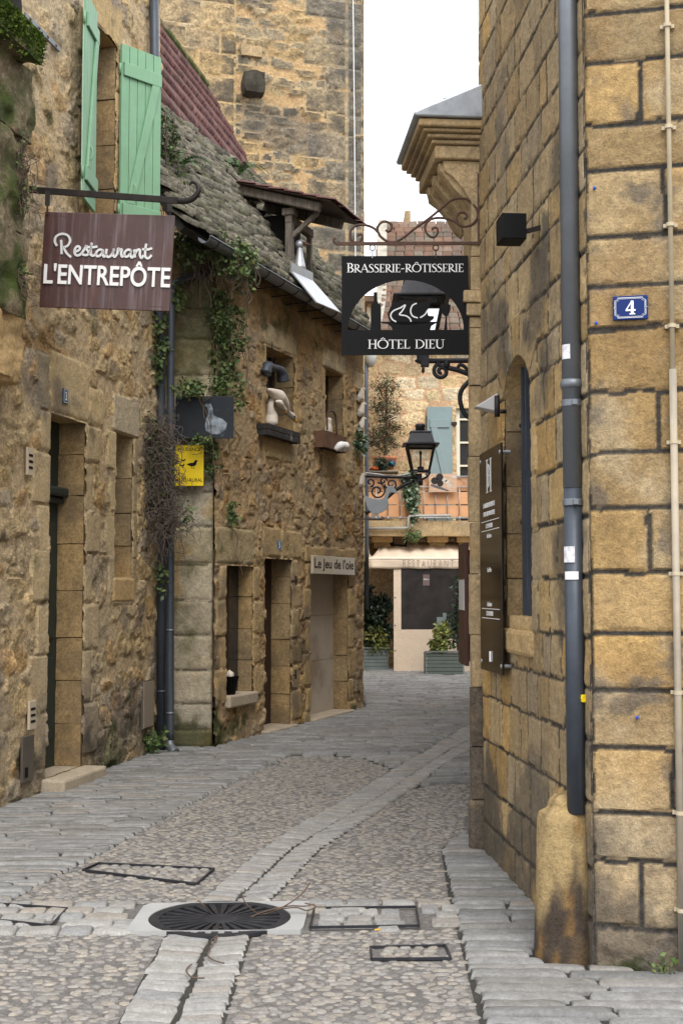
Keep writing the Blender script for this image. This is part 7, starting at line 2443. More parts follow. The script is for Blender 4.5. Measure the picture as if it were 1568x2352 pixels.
rgL = np.random.RandomState(77)
def px_blob(cx, cy, rx, ry, Y, dY, n, hollow=0.0, clump=6):
    """points round a pixel blob at depth Y +- dY, gathered in clumps"""
    out = []
    nc = max(1, n // clump)
    for _ in range(nc):
        while True:
            a, b = rgL.uniform(-1, 1, 2)
            if a * a + b * b <= 1:
                break
        c = at(cx + a * rx, cy + b * ry, Y + rgL.uniform(-dY, dY))
        s = 4.0 * Y / FPX
        for _ in range(clump):
            out.append((c.x + rgL.normal() * s * 1.3, c.y + rgL.normal() * s, c.z + rgL.normal() * s * 1.3))
    return out
def vine(mb, p, q, n=7, sag=0.1, r=0.006, jit=0.05):
    p, q = Vector(p), Vector(q)
    pts = []
    for i in range(n):
        t = i / (n - 1)
        v = p.lerp(q, t) + Vector((rgL.normal() * jit, rgL.normal() * jit * 0.5, rgL.normal() * jit - sag * math.sin(math.pi * t)))
        pts.append(v)
    pts[0] = p
    mb.tube(catmull(pts, 2), r, 4, cap=False)

YV = 12.95
ivy = thing('climbing_ivy', 'green climbing ivy trailing over gutter, drainpipes and shop house corner', 'ivy', BC.w(0.1, -0.05, 0))
io = Vector(ivy.location)
pts = []
for (cx, cy, rx, ry, Y, dY, n) in ((378, 330, 26, 75, 12.9, 0.12, 420), (395, 430, 30, 50, 12.95, 0.15, 420), (470, 555, 48, 40, 12.95, 0.2, 1100), (535, 590, 54, 44, 13.0, 0.2, 1200), (560, 640, 30, 30, 13.3, 0.2, 200),
                                   (505, 720, 24, 60, 13.25, 0.08, 620), (515, 810, 28, 70, 13.3, 0.08, 760), (505, 885, 22, 26, 13.2, 0.08, 220), (430, 560, 26, 60, 12.95, 0.15, 300),
                                   (435, 893, 40, 14, 12.95, 0.12, 300), (360, 800, 22, 90, 12.8, 0.08, 360), (545, 900, 14, 50, 13.35, 0.06, 140), (455, 1012, 30, 8, 13.0, 0.04, 70), (485, 1050, 14, 55, 13.2, 0.06, 200),
                                   (528, 1180, 14, 26, 13.5, 0.05, 120), (410, 680, 12, 40, 12.95, 0.1, 100), (550, 760, 14, 60, 13.4, 0.05, 140)):
    pts += px_blob(cx, cy, rx, ry, Y, dY, n)
foliage('foliage', pts, 0.046, M_LEAF, ivy, 3, 0.4, 0.7)
mb = MB()
for i in range(90):
    c = pts[rgL.randint(len(pts))]
    q = Vector(c) + Vector((rgL.normal() * 0.12, rgL.normal() * 0.05, -abs(rgL.normal()) * 0.35))
    vine(mb, Vector(c) - io, q - io, 6, 0.03, 0.004, 0.02)
mb.build('stem', M_TWIG, ivy)['kind'] = 'stuff'
dv = thing('dry_vine', 'tangled bare vine with few leaves hanging beside the yellow sign', 'vine', A.w(1.45, -0.1, 0))
do = Vector(dv.location)
mb = MB()
for i in range(420):
    yy_ = rgL.uniform(955, 1230)
    cx = rgL.normal(362 + (yy_ - 955) * 0.05, 24 - abs(yy_ - 1080) * 0.05)
    a = at(cx, yy_, 12.62 + rgL.uniform(-0.12, 0.1))
    an = rgL.uniform(0, 6.28)
    l_ = rgL.uniform(0.08, 0.32)
    vine(mb, a - do, a + Vector((math.cos(an) * l_ * 0.8, rgL.normal() * 0.04, math.sin(an) * l_ - 0.12)) - do, 7, rgL.uniform(-0.08, 0.08), 0.0034, 0.03)
for i in range(60):
    a = at(rgL.uniform(352, 400), rgL.uniform(240, 420), 12.85 + rgL.uniform(-0.1, 0.1))
    vine(mb, a - do, a + Vector((rgL.normal() * 0.1, 0, -rgL.uniform(0.2, 0.7))) - do, 6, 0.0, 0.0035, 0.025)
for i in range(50):
    a = at(rgL.uniform(430, 580), rgL.uniform(560, 600), 12.95 + rgL.uniform(-0.1, 0.1))
    vine(mb, a - do, a + Vector((rgL.normal() * 0.1, 0, -rgL.uniform(0.15, 0.5))) - do, 6, 0.0, 0.0035, 0.025)
mb.build('stem', nodemat('bare_vine_stem', (0.11, 0.09, 0.075), var=0.4, nscale=8, bump=None, rough=0.95), dv)['kind'] = 'stuff'
pts = px_blob(362, 1080, 36, 90, 12.68, 0.12, 300, clump=3) + px_blob(370, 1330, 14, 40, 12.8, 0.06, 60, clump=3) + px_blob(425, 1190, 24, 34, 12.85, 0.08, 70, clump=3) + px_blob(335, 990, 25, 40, 12.6, 0.06, 70, clump=3)
foliage('foliage', pts, 0.05, M_LEAF, dv, 5, 0.2, 0.6)
# ivy on the mossy pier
pv = thing('pier_ivy', 'bare stemmed ivy hanging from the mossy pier at the house edge', 'ivy', A.w(-1.7, -0.3, 3.0))
po = Vector(pv.location)
pts = px_blob(22, 370, 40, 75, 9.15, 0.08, 300, clump=3) + px_blob(25, 630, 36, 36, 9.2, 0.06, 150, clump=3) + px_blob(50, 450, 25, 30, 9.15, 0.06, 60, clump=3) + px_blob(20, 230, 20, 20, 9.2, 0.05, 40, clump=3)
foliage('foliage', pts, 0.036, M_LEAF, pv, 8, 0.2, 0.65)
mb = MB()
for i in range(85):
    a = at(rgL.uniform(-5, 62), rgL.uniform(290, 420), 9.15 + rgL.uniform(-0.08, 0.08))
    vine(mb, a - po, a + Vector((rgL.normal() * 0.1, 0, -rgL.uniform(0.15, 0.4))) - po, 6, 0.05, 0.003, 0.025)
for i in range(35):
    a = at(rgL.uniform(-5, 50), rgL.uniform(600, 650), 9.18 + rgL.uniform(-0.05, 0.05))
    vine(mb, a - po, a + Vector((rgL.normal() * 0.08, 0, -rgL.uniform(0.08, 0.25))) - po, 6, 0.03, 0.003, 0.02)
mb.build('stem', M_TWIG, pv)['kind'] = 'stuff'
# moss cushions on the ledge
ms = []
lu = LEDGE_U
for i in range(4200):
    u = rgL.uniform(lu - 0.75, lu - 0.005)
    if rgL.rand() < 0.6:
        p = A.w(u, -0.425 - 0.01 * rgL.rand(), LEDGE_Z - abs(rgL.normal()) * 0.09)
    else:
        p = A.w(u, rgL.uniform(-0.43, -0.02), LEDGE_Z - 0.012)
    ms.append(tuple(p))
mo = foliage('moss', ms, 0.022, M_MOSS, None, 9, -0.8, 0.8, 'stuff')
mo['label'] = 'green moss cushions on the pier ledge'

def fern(lb, px, py, off, n, size, seed):
    x, y = RB.hit(px, py)
    t = thing('fern', lb, 'fern', RB.w(x, y, 0.02))
    mb = MB()
    rg = random.Random(seed)
    tips = []
    for k in range(n):
        a = rg.uniform(0, 2 * math.pi)
        l_ = size * rg.uniform(0.6, 1.0)
        p = [Vector((math.cos(a) * l_ * s, math.sin(a) * l_ * s, l_ * (1.5 * s - 1.35 * s * s))) for s in (0, 0.25, 0.5, 0.75, 1.0)]
        p = catmull(p, 3)
        mb.tube(p, 0.003, 4, cap=False)
        for i, q in enumerate(p[2:]):
            tg = (p[min(i + 3, len(p) - 1)] - p[i + 1]).normalized()
            sd = tg.cross(Vector((0, 0, 1))).normalized()
            w = 0.055 * (1 - i / len(p)) * size / 0.4 + 0.012
            for sg2 in (-1, 1):
                e = q + sd * sg2 * w + tg * 0.02
                mb.add([q - tg * 0.008, e, q + tg * 0.012], [(0, 1, 2)])
    mb.build('frond', nodemat('fern_green', (0.045, 0.12, 0.025), var=0.3, nscale=9, bump=None, rough=0.5), t)
fern('bright green fern growing on the slab roof under the red tiles', 545, 408, 0, 22, 0.42, 3)
fern('dark green fern growing on the slab roof beside the climbing ivy', 402, 398, 0, 20, 0.40, 5)

# weeds at wall foot
def weed(lb, base, n, h, size, seed, mat=M_LEAF):
    t = thing('weed', lb, 'weed', base)
    rg = np.random.RandomState(seed)
    mb = MB()
    P = []
    for k in range(n):
        a = rg.uniform(0, 6.28)
        l_ = h * rg.uniform(0.5, 1)
        e = Vector((math.cos(a) * l_ * 0.5, math.sin(a) * l_ * 0.3, l_))
        mb.tube([(0, 0, 0), e * 0.5 + Vector((0, 0, 0.02)), e], 0.003, 4, cap=False)
        for j in range(7):
            q = e * rg.uniform(0.35, 1) + Vector(rg.normal(size=3) * 0.02)
            P.append(tuple(Vector(base) + q))
    mb.build('stem', M_LEAF, t)
    foliage('foliage', P, size, mat, t, seed, -0.2, 0.6)
weed('leafy weed growing at the foot of the rubble house beside the drainpipes', A.w(1.45, -0.08, 0.0), 16, 0.30, 0.06, 4)
weed('small weed at the foot of the ashlar wall behind the guard stone', F.w(0.28, -0.05, 0.0), 7, 0.07, 0.028, 6)

# ================================================================== figures, signs and pots on the shop house
def bird(t, path, rad, mat=M_GOOSE, beak=None, name='body'):
    pts = catmull([Vector(p) for p in path], 5)
    MB().tube(pts, lerp_list(rad, len(pts)), 12).build(name, mat, t, True)
    if beak:
        a, b, r_ = beak
        MB().tube([Vector(a), (Vector(a) + Vector(b)) / 2, Vector(b)], [r_, r_ * 0.8, r_ * 0.15], 8).build('beak', M_BEAK, t, True)
def on_wall(fr, px, py, off):
    u, z = fr.hit(px, py, off)
    return fr.w(u, -off, z)
def goose_on(fr, name, lb, pxs, rad, off, beak=None, eye=None, group=None):
    base = on_wall(fr, *pxs[0], off)
    t = thing(name, lb, 'goose figure', base)
    o = Vector(base)
    bird(t, [on_wall(fr, *p, off) - o for p in pxs], rad, beak=(on_wall(fr, *beak[0], off) - o, on_wall(fr, *beak[1], off) - o, beak[2]) if beak else None)
    if eye:
        e = on_wall(fr, *eye[0], off + eye[1]) - o
        MB().lathe([(0.001, -0.012), (0.012, 0), (0.001, 0.012)], 8, e).build('eye', M_BLACK, t, True)
    return t
goose_on(B, 'goose_figure', 'white goose figure standing upright in the window planter box', [(622, 986), (623, 972), (624, 955), (621, 936), (623, 922), (630, 918), (635, 924)], [0.02, 0.075, 0.07, 0.038, 0.034, 0.038, 0.026], 0.06, ((635, 926), (638, 933), 0.026), ((633, 921), 0.045))
goose_on(B, 'goose_figure', 'large grey goose figure leaning head down out of the window', [(615, 894), (626, 902), (640, 912), (652, 928), (660, 946), (670, 955), (676, 960)], [0.01, 0.05, 0.085, 0.065, 0.034, 0.038, 0.03], 0.10, ((676, 962), (681, 971), 0.03), ((677, 957), 0.05))
goose_on(B, 'goose_figure', 'small white gosling figure between the two larger window geese', [(634, 922), (642, 926), (650, 936), (655, 941)], [0.01, 0.04, 0.026, 0.022], 0.16, ((655, 943), (657, 949), 0.02))
def crate(fr, name, lb, cat, x0, y0, x1, y1, off0, off1, mat, boards=3):
    u0, z0 = fr.hit(x0, y1, off0)
    u1, z1 = fr.hit(x1, y0, off0)
    z1 = fr.hit((x0 + x1) / 2, y0, off0)[1]
    z0 = fr.hit((x0 + x1) / 2, y1, off0)[1]
    t = thing_at(name, lb, cat, fr, (u0 + u1) / 2, 0, z0)
    w, h = u1 - u0, z1 - z0
    for k in range(boards):
        a, b = h * k / boards, h * (k + 1) / boards - 0.006
        MB().box(-w / 2, w / 2, -off0, -off0 + 0.02, a, b).build('front_board', mat, t, bevel=0.003)
        for s in (-1, 1):
            MB().box(s * w / 2 - 0.01, s * w / 2 + 0.01, -off0 + 0.021, off1, a, b).build('side_board', mat, t, bevel=0.003)
    MB().box(-w / 2 + 0.012, w / 2 - 0.012, -off0 + 0.022, off1 - 0.001, 0.01, h - 0.03).build('soil', M_SOIL, t)
    return t, w, h
M_CHAR = nodemat('charred_peeling_wood', (0.03, 0.028, 0.028), var=0.4, nscale=9, bump=(30, 0.5, 0.006), rough=0.8, stain=((0.35, 0.33, 0.32), 7, 0.60, 0.68, 0.8))
crate(B, 'window_box', 'black peeling wooden window box under the white geese', 'planter', 617, 982, 690, 1009, 0.14, 0.02, M_CHAR, 2)
bk, w, h = crate(B, 'basket', 'rusty brown bucket-like window box with white clogs under second window', 'planter', 747, 995, 795, 1034, 0.16, 0.02, M_COPPER, 1)
MB().tube(catmull([(-w * 0.45, -0.17, h), (-w * 0.42, -0.17, h + 0.22), (-w * 0.1, -0.17, h + 0.24), (0.0, -0.17, h - 0.02)], 5), 0.012, 8).build('handle', M_RUST, bk, True)
goose_on(B, 'goose_figure', 'white goose bust in the rusty window box with clogs', [(752, 994), (753, 986), (754, 974), (754, 964), (754, 960)], [0.06, 0.06, 0.04, 0.045, 0.03], 0.04)
for k, (px, py) in enumerate(((783, 1029), (791, 1030))):
    b_ = on_wall(B, px, py, 0.24)
    t = thing('clog', 'white clog hanging on the front of the rusty window box', 'clog', b_, B.phi, 'pair of white clogs')
    bird(t, [(-0.07, 0.05, -0.03), (-0.05, 0.0, 0.02), (0.0, -0.02, 0.03), (0.07, -0.03, -0.03)], [0.03, 0.05, 0.05, 0.015], mat=M_WHITE)
# black horned lamp holder hanging in the first window
b_ = on_wall(B, 625, 845, 0.02)
t = thing('hanging_lamp', 'black double horn lamp holder hanging from chain in the goose window', 'lamp', b_, B.phi)
for s in (-1, 1):
    bird(t, [(0.0, 0, 0.0), (0.1 * s, -0.02, 0.01), (0.22 * s, -0.03, -0.02), (0.27 * s, -0.03, -0.11)], [0.05, 0.04, 0.06, 0.075], mat=M_ZINC2, name='horn')
MB().tube([(0, 0, 0.03), (0, 0, 0.30)], 0.006, 6).build('chain', M_IRON, t)
# pot with eggs on the shop window sill
b_ = B.w(SW[0] + 0.17, 0.03, SW[2])
t = thing('egg_bucket', 'small black bucket of pale eggs on the shop window sill', 'bucket', b_)
MB().lathe([(0.06, 0.0), (0.10, 0.19), (0.105, 0.195), (0.09, 0.19), (0.06, 0.02)], 14).build('bucket', M_BLACK, t, True)
for k in range(5):
    an = k * 1.26
    MB().lathe([(0.002, -0.04), (0.026, -0.025), (0.034, 0.0), (0.026, 0.028), (0.002, 0.045)], 10, (0.045 * math.cos(an) * (k > 0), 0.045 * math.sin(an) * (k > 0), 0.20 + 0.015 * (k == 0))).build('egg', M_EGG, t, True)
# grey goose cut-out on an iron rod at the far end of the shop house
gY = 17.3
def gq(x, y):
    """enlargement pixels (520 photo px wide) -> picture pixels"""
    return (803.8 + x * 0.19041, 803.8 + y * 0.19041)
b_ = at(*gq(280, 2035), gY)
t = thing('goose_sign', 'grey zinc goose silhouette standing on an iron rod bracket', 'sign', b_)
o = Vector(b_)
gp_ = [(160, 1745), (215, 1772), (300, 1800), (370, 1798), (405, 1780), (428, 1730), (432, 1680), (455, 1648), (490, 1637), (525, 1650), (550, 1690), (580, 1722), (560, 1733), (510, 1718), (478, 1722), (458, 1770), (455, 1820), (462, 1870), (440, 1925), (390, 1955), (345, 1970), (345, 2010), (365, 2034), (320, 2036), (322, 1970), (290, 1970), (290, 2010), (305, 2034), (240, 2036), (262, 2010), (262, 1965), (225, 1935), (200, 1880), (182, 1810)]
P = [at(*gq(*p), gY) - o for p in gp_]
MB().prism([(p.x, p.z) for p in reversed(P)], -0.012, 0.012).build('silhouette', M_GOOSEZ, t, bevel=0.004)
a_, c_ = at(*gq(40, 2036), gY) - o, at(*gq(395, 2042), gY) - o
MB().tube([a_, c_], 0.010, 6).tube([c_ + Vector((0.02 * math.cos(k * 0.6), 0, 0.022 + 0.02 * math.sin(k * 0.6 - 1.57))) for k in range(9)], 0.006, 5).build('rod', M_IRON, t)
# small white goose figures and a hanging plant on the far corner
for k, (px, py, lb) in enumerate(((829, 908, 'small white goose ornament high on the far corner of shop house'), (831, 942, 'white striped goose ornament below another on the far shop corner'), (831, 976, 'white goose ornament with yellow foot on the far shop corner'), (830, 1105, 'pale goose ornament low on the far shop corner'))):
    b_ = at(px, py, 17.5)
    t = thing('goose_ornament', lb, 'ornament', b_)
    bird(t, [(-0.06, 0, -0.08), (-0.02, 0, -0.03), (0.0, 0, 0.03), (0.02, 0, 0.09), (0.06, 0, 0.08)], [0.03, 0.055, 0.04, 0.02, 0.008])
b_ = at(822, 1030, 17.3)
t = thing('hanging_plant', 'dark green plant in a pot hanging at the far shop corner', 'plant', b_)
MB().lathe([(0.05, -0.02), (0.08, 0.1)], 10).build('pot', M_BLACK, t)
foliage('foliage', px_blob(826, 1015, 9, 26, 17.3, 0.08, 260), 0.06, M_LEAFV, t, 12, 0.3)
# zinc duck in the dormer
x, y = RB.hit(688, 622, 0.05)
b_ = RB.w(x, y, 0.05)
t = thing('duck_figure', 'white cone shaped duck figure sitting in the open dormer', 'duck figure', b_)
MB().lathe([(0.085, 0.0), (0.07, 0.06), (0.045, 0.18), (0.03, 0.27), (0.03, 0.29)], 14).lathe([(0.03, 0.28), (0.052, 0.30), (0.058, 0.33), (0.045, 0.37), (0.005, 0.385)], 14).build('body', M_ZINCL, t, True)
MB().tube([(0.04, -0.02, 0.335), (0.09, -0.04, 0.32), (0.14, -0.06, 0.30)], [0.026, 0.02, 0.006], 8).build('beak', M_COPPER, t, True)

# ================================================================== balcony things
by = BAL_Y + 0.25
b_ = at(884, 1078, by)
t = thing('potted_conifer', 'tall thin browning conifer in a terracotta pot on the balcony', 'potted tree', b_)
o = Vector(b_)
MB().lathe([(0.17, 0.0), (0.24, 0.20), (0.25, 0.21), (0.26, 0.26), (0.23, 0.26), (0.22, 0.2)], 18).build('pot', M_TERRA, t, True)
MB().lathe([(0.22, 0.19), (0.22, 0.235)], 16).build('soil', M_SOIL, t)
zt_ = at(884, 862, by).z - o.z
MB().tube(catmull([(0, 0, 0.2), (0.02, 0, 0.7), (0.03, 0, 1.3), (0.05, 0, zt_)], 4), lerp_list([0.035, 0.03, 0.02, 0.006], 13), 8).build('trunk', M_TWIG, t, True)
P = []
mb = MB()
for (cx, cy, rx, ry, n) in ((884, 880, 10, 18, 200), (868, 888, 12, 12, 110), (902, 890, 12, 14, 110), (886, 908, 14, 12, 160), (870, 932, 20, 12, 200), (898, 934, 20, 14, 210), (884, 950, 20, 20, 260), (862, 990, 20, 16, 260), (908, 986, 18, 14, 200), (850, 1012, 14, 12, 160), (880, 1000, 18, 26, 300), (905, 1020, 14, 12, 120), (872, 1025, 16, 14, 160), (887, 972, 16, 16, 160)):
    P += px_blob(cx, cy, rx, ry, by, 0.12, n, clump=10)
    e = at(cx, cy, by) - o
    mb.tube([(0.03, 0, max(0.3, e.z - 0.35)), e * 0.6 + Vector((0.01, 0, (max(0.3, e.z - 0.35)) * 0.4)), e], 0.008, 5)
mb.build('branch', M_TWIG, t)
foliage('crown', P, 0.085, M_CONIFER, t, 15, 0.0, 0.22)
b_ = at(876, 1081, by - 0.25)
t = thing('small_bush', 'small round grey green bush in front of the terracotta pot', 'bush', b_)
foliage('foliage', px_blob(876, 1064, 12, 13, by - 0.25, 0.1, 420), 0.05, M_LEAFD, t, 16)
MB().lathe([(0.06, -0.02), (0.09, 0.08)], 12).build('pot', M_BLACK, t)
b_ = at(896, 1081, by - 0.22)
t = thing('garden_light', 'navy and teal garden lamp lying beside the small bush', 'lamp', b_)
MB().lathe([(0.06, 0), (0.08, 0.10), (0.06, 0.11)], 12, M=Matrix.Translation((0, 0, 0.10)) @ Matrix.Rotation(R(35), 4, 'Y')).build('shade', M_NAVY, t, True)
MB().lathe([(0.075, 0.04), (0.082, 0.07)], 12, M=Matrix.Translation((0, 0, 0.10)) @ Matrix.Rotation(R(35), 4, 'Y')).build('band', M_TEAL, t, True)
b_ = at(859, 1080, by - 0.25)
t = tag(MB().lathe([(0.10, 0.0), (0.11, 0.03), (0.09, 0.06), (0.03, 0.085)], 14).build('amber_dish', M_RED, None, True), 'amber domed dish on the balcony shelf', 'dish')
t.location = b_
sh0, sh1 = at(842, 1086, by - 0.2), at(914, 1082, by - 0.2)
t = thing('plant_shelf', 'narrow wooden shelf along the balcony rail under the potted conifer', 'shelf', sh0)
MB().box(0, sh1.x - sh0.x, -0.16, 0.30, 0.0, 0.03).build('shelf_board', M_OLDWOOD, t, bevel=0.004)
# hanging variegated ivy
b_ = at(943, 1088, BAL_Y - 0.1)
t = thing('trailing_ivy', 'variegated ivy trailing down over the balcony planks', 'ivy', b_)
foliage('foliage', px_blob(943, 1098, 13, 12, BAL_Y - 0.06, 0.05, 330) + px_blob(943, 1135, 11, 30, BAL_Y - 0.06, 0.04, 420) + px_blob(949, 1175, 5, 24, BAL_Y - 0.05, 0.03, 130), 0.085, M_LEAFV, t, 18, 0.6, 0.8)
b_ = at(950, 1222, BAL_Y - 0.12)
t = thing('hanging_fern', 'green fern tuft hanging under the balcony edge', 'fern', b_)
foliage('foliage', px_blob(948, 1226, 12, 10, BAL_Y - 0.12, 0.05, 160), 0.12, M_LEAF, t, 19, 0.8, 0.2)
# picture board with truffles
a_, c_ = at(985, 1130, BAL_Y - 0.08), at(1049, 1088, BAL_Y - 0.08)
t = thing('picture_board', 'photo board of black truffles hung on the balcony rail', 'picture', ((a_.x + c_.x) / 2, BAL_Y - 0.06, a_.z))
w, h = c_.x - a_.x, c_.z - a_.z
MB().box(-w / 2, w / 2, 0, 0.015, 0, h).build('board', nodemat('printed_wood_picture', (0.50, 0.34, 0.24), var=0.3, nscale=5, bump=None, rough=0.4, stretch=(1, 1, 5)), t)
mb = MB()
for (x, z, r_) in ((-0.30, 0.62, 0.13), (-0.12, 0.82, 0.13), (-0.10, 0.48, 0.115)):
    mb.prism([(x * w + r_ * w * math.cos(-k * 0.45) , z * h + r_ * w * math.sin(-k * 0.45)) for k in range(14)][::-1], -0.002, -0.0005)
mb.build('truffle_print', nodemat('truffle_print', (0.025, 0.022, 0.022), var=0.6, nscale=25, bump=None), t)
mb = MB()
for (x, z, r_) in ((0.06, 0.66, 0.09), (0.15, 0.56, 0.09), (0.22, 0.36, 0.09)):
    mb.prism([(x * w + r_ * w * math.cos(k * 0.45), z * h + r_ * w * 0.8 * math.sin(k * 0.45)) for k in range(14)], -0.002, -0.0005)
mb.prism([(0.28 * w, 0.80 * h), (0.48 * w, 0.74 * h), (0.48 * w, 0.92 * h), (0.30 * w, 0.92 * h)], -0.002, -0.0005)
mb.build('slice_print', nodemat('pale_print', (0.52, 0.46, 0.40), var=0.2, nscale=12, bump=None), t)
MB().prism([(-0.45 * w, 0.36 * h), (-0.30 * w, 0.24 * h), (0.18 * w, 0.04 * h), (0.22 * w, 0.08 * h), (-0.10 * w, 0.30 * h), (-0.42 * w, 0.44 * h)], -0.002, -0.0005).build('knife_print', nodemat('knife_print', (0.10, 0.10, 0.11), var=0.3, bump=None), t)
# dark framed box under the balcony
a_, c_ = at(900, 1256, EY - 0.45), at(934, 1214, EY - 0.45)
t = thing('wall_box', 'dark framed square box mounted under the balcony between corbels', 'box', ((a_.x + c_.x) / 2, EY - 0.45, a_.z))
w, h = c_.x - a_.x, c_.z - a_.z
MB().box(-w / 2, w / 2, 0, 0.4, 0, h).build('case', M_BLACK, t, bevel=0.01)
MB().box(-w / 2 + 0.04, w / 2 - 0.04, -0.006, 0, 0.05, h - 0.04).build('front', nodemat('brown_board', (0.12, 0.08, 0.05), var=0.3, bump=None), t)
mb = MB()
ribbon(mb, [(0.03 + 0.05 * math.cos(k * 0.6), h * 0.66 + 0.05 * math.sin(k * 0.6)) for k in range(12)], 0.012, -0.009, 0.002)
ribbon(mb, [(0.05, h * 0.6), (0.12, h * 0.35)], 0.012, -0.009, 0.002)
mb.build('painted_mark', M_BLACK, t)
# dark drainpipe on the far house corner
t = thing('drainpipe', 'black drainpipe down the left corner of the balcony house', 'drainpipe', at(842, 1400, 26.0))
o = Vector(t.location)
MB().tube([at(842, 1400, 26.0) - o, at(841, 1200, 26.0) - o, at(840, 900, 26.0) - o, at(840, 820, 26.0) - o], 0.05, 10).build('pipe', M_ZINC2, t, True)
MB().lathe([(0.06, 0), (0.12, 0.1), (0.14, 0.30)], 12, at(850, 842, 26.0) - o).build('hopper', M_PVC, t, True)

# ================================================================== planters in front of the restaurant
def planter(lb, x0, x1, ytop, ybot, Y, depth, mat, side, boards=6):
    a_, c_ = at(x0, ybot, Y), at(x1, ytop, Y)
    t = thing('planter', lb, 'planter', ((a_.x + c_.x) / 2, Y, 0))
    w, h = c_.x - a_.x, c_.z
    for k in range(boards):
        z0, z1 = 0.03 + (h - 0.03) * k / boards, 0.03 + (h - 0.03) * (k + 1) / boards - 0.008
        MB().box(-w / 2, w / 2, 0, 0.03, z0, z1).build('front_board', mat, t, bevel=0.004)
        for s in (-1, 1):
            MB().box(s * (w / 2 + 0.016) - 0.015, s * (w / 2 + 0.016) + 0.015, 0.0 + 0.008 * (k % 2), depth, z0, z1).build('side_board', side, t, bevel=0.004)
    MB().box(-w / 2 - 0.05, w / 2 + 0.05, -0.03, 0.05, h, h + 0.03).build('rim', mat, t, bevel=0.006)
    MB().box(-w / 2, w / 2, 0.031, depth, 0.03, h - 0.04).build('soil', M_SOIL, t)
    for s in (-1, 1):
        MB().box(s * w * 0.4 - 0.04, s * w * 0.4 + 0.04, 0.05, depth - 0.05, 0.0, 0.03).build('foot', M_BLACK, t)
    return t, w, h
planter('long dark grey green planter box right of the awning screen', 981, 1062, 1499, 1553, 24.5, 0.62, M_PLANTERD, M_PLANTER)
planter('pale grey slatted planter box left of the awning screen', 832, 888, 1490, 1538, 26.2, 0.6, M_PLANTER, M_PLANTER)
def shrub(name, lb, cat, blobs, Y, dY, size, mat, base, seed, stemmat=M_TWIG, aspect=0.5, nst=8):
    t = thing(name, lb, cat, base)
    o = Vector(base)
    P = []
    mb = MB()
    for (cx, cy, rx, ry, n) in blobs:
        P += px_blob(cx, cy, rx, ry, Y, dY, n)
        for _ in range(max(1, nst // len(blobs))):
            e = at(cx + rgL.uniform(-0.5, 0.5) * rx, cy + rgL.uniform(-0.5, 0.5) * ry, Y + rgL.uniform(-0.5, 0.5) * dY) - o
            mb.tube(catmull([(0, 0, 0), e * 0.5 + Vector((rgL.normal() * 0.03, 0, 0.03)), e], 3), 0.008, 5)
    mb.build('stem', stemmat, t)
    foliage('foliage', P, size, mat, t, seed, 0.1, aspect)
    return t
shrub('camellia_bush', 'dark glossy leafed bush behind the pale planter', 'bush', [(850, 1420, 20, 40, 700), (868, 1395, 22, 24, 420), (890, 1385, 12, 8, 90), (848, 1460, 14, 30, 360), (893, 1455, 12, 9, 110), (842, 1365, 8, 20, 120), (870, 1440, 18, 20, 300)], 26.4, 0.2, 0.11, M_LEAFD, at(856, 1492, 26.4), 21)
shrub('golden_bush', 'round yellow green bush in the pale planter', 'bush', [(867, 1472, 19, 24, 900), (864, 1455, 12, 14, 260), (878, 1482, 13, 14, 260)], 26.35, 0.2, 0.085, M_LEAFY, at(868, 1494, 26.35), 22)
shrub('golden_bush', 'cone shaped yellow green bush in the dark long planter', 'bush', [(1010, 1478, 18, 20, 700), (1014, 1455, 12, 16, 420), (1018, 1442, 5, 8, 110)], 24.75, 0.2, 0.085, M_LEAFY, at(1010, 1502, 24.75), 23)
shrub('climbing_plant', 'thin dark leafed climber on the grey trellis in the long planter', 'climber', [(1056, 1350, 7, 20, 140), (1058, 1385, 7, 14, 110), (1054, 1420, 11, 22, 190), (1046, 1440, 8, 10, 60), (1052, 1470, 6, 16, 60)], 24.8, 0.12, 0.10, M_LEAFD, at(1052, 1502, 24.8), 24, nst=12)
for lb, px, Y, y0, y1 in (('pale grey trellis post in the pale planter', 864, 26.5, 1400, 1492), ('pale grey trellis with solid panel in the long planter', 1021, 24.9, 1408, 1500)):
    b_ = at(px, y1, Y)
    t = thing('trellis', lb, 'trellis', b_)
    h = at(px, y0, Y).z - b_.z
    MB().box(-0.035, 0.035, 0, 0.05, 0, h).build('post', M_PLANTER, t, bevel=0.004)
    if px > 1000:
        w = at(1066, 1430, Y).x - b_.x
        MB().prism([(0.036, h - 0.32), (w, h - 0.32), (w, h + 0.0), (w * 0.7, h - 0.03), (w * 0.35, h - 0.12), (0.036, h - 0.12)], 0.005, 0.03).build('panel', M_PLANTER, t)
        MB().box(0.036, w, 0.005, 0.03, h * 0.36, h * 0.55).build('panel', M_PLANTERD, t)
        MB().box(w, w + 0.07, 0, 0.05, 0, h).build('post', M_PLANTER, t, bevel=0.004)
        MB().box(-0.15, -0.036, 0.005, 0.03, h - 0.30, h - 0.08).build('panel', M_PLANTER, t)
    else:
        MB().box(0.036, 0.13, 0.005, 0.03, h - 0.32, h - 0.06).build('panel', M_PLANTER, t)
        MB().box(0.036, 0.10, 0.005, 0.03, 0.05, 0.42).build('panel', M_PLANTER, t)
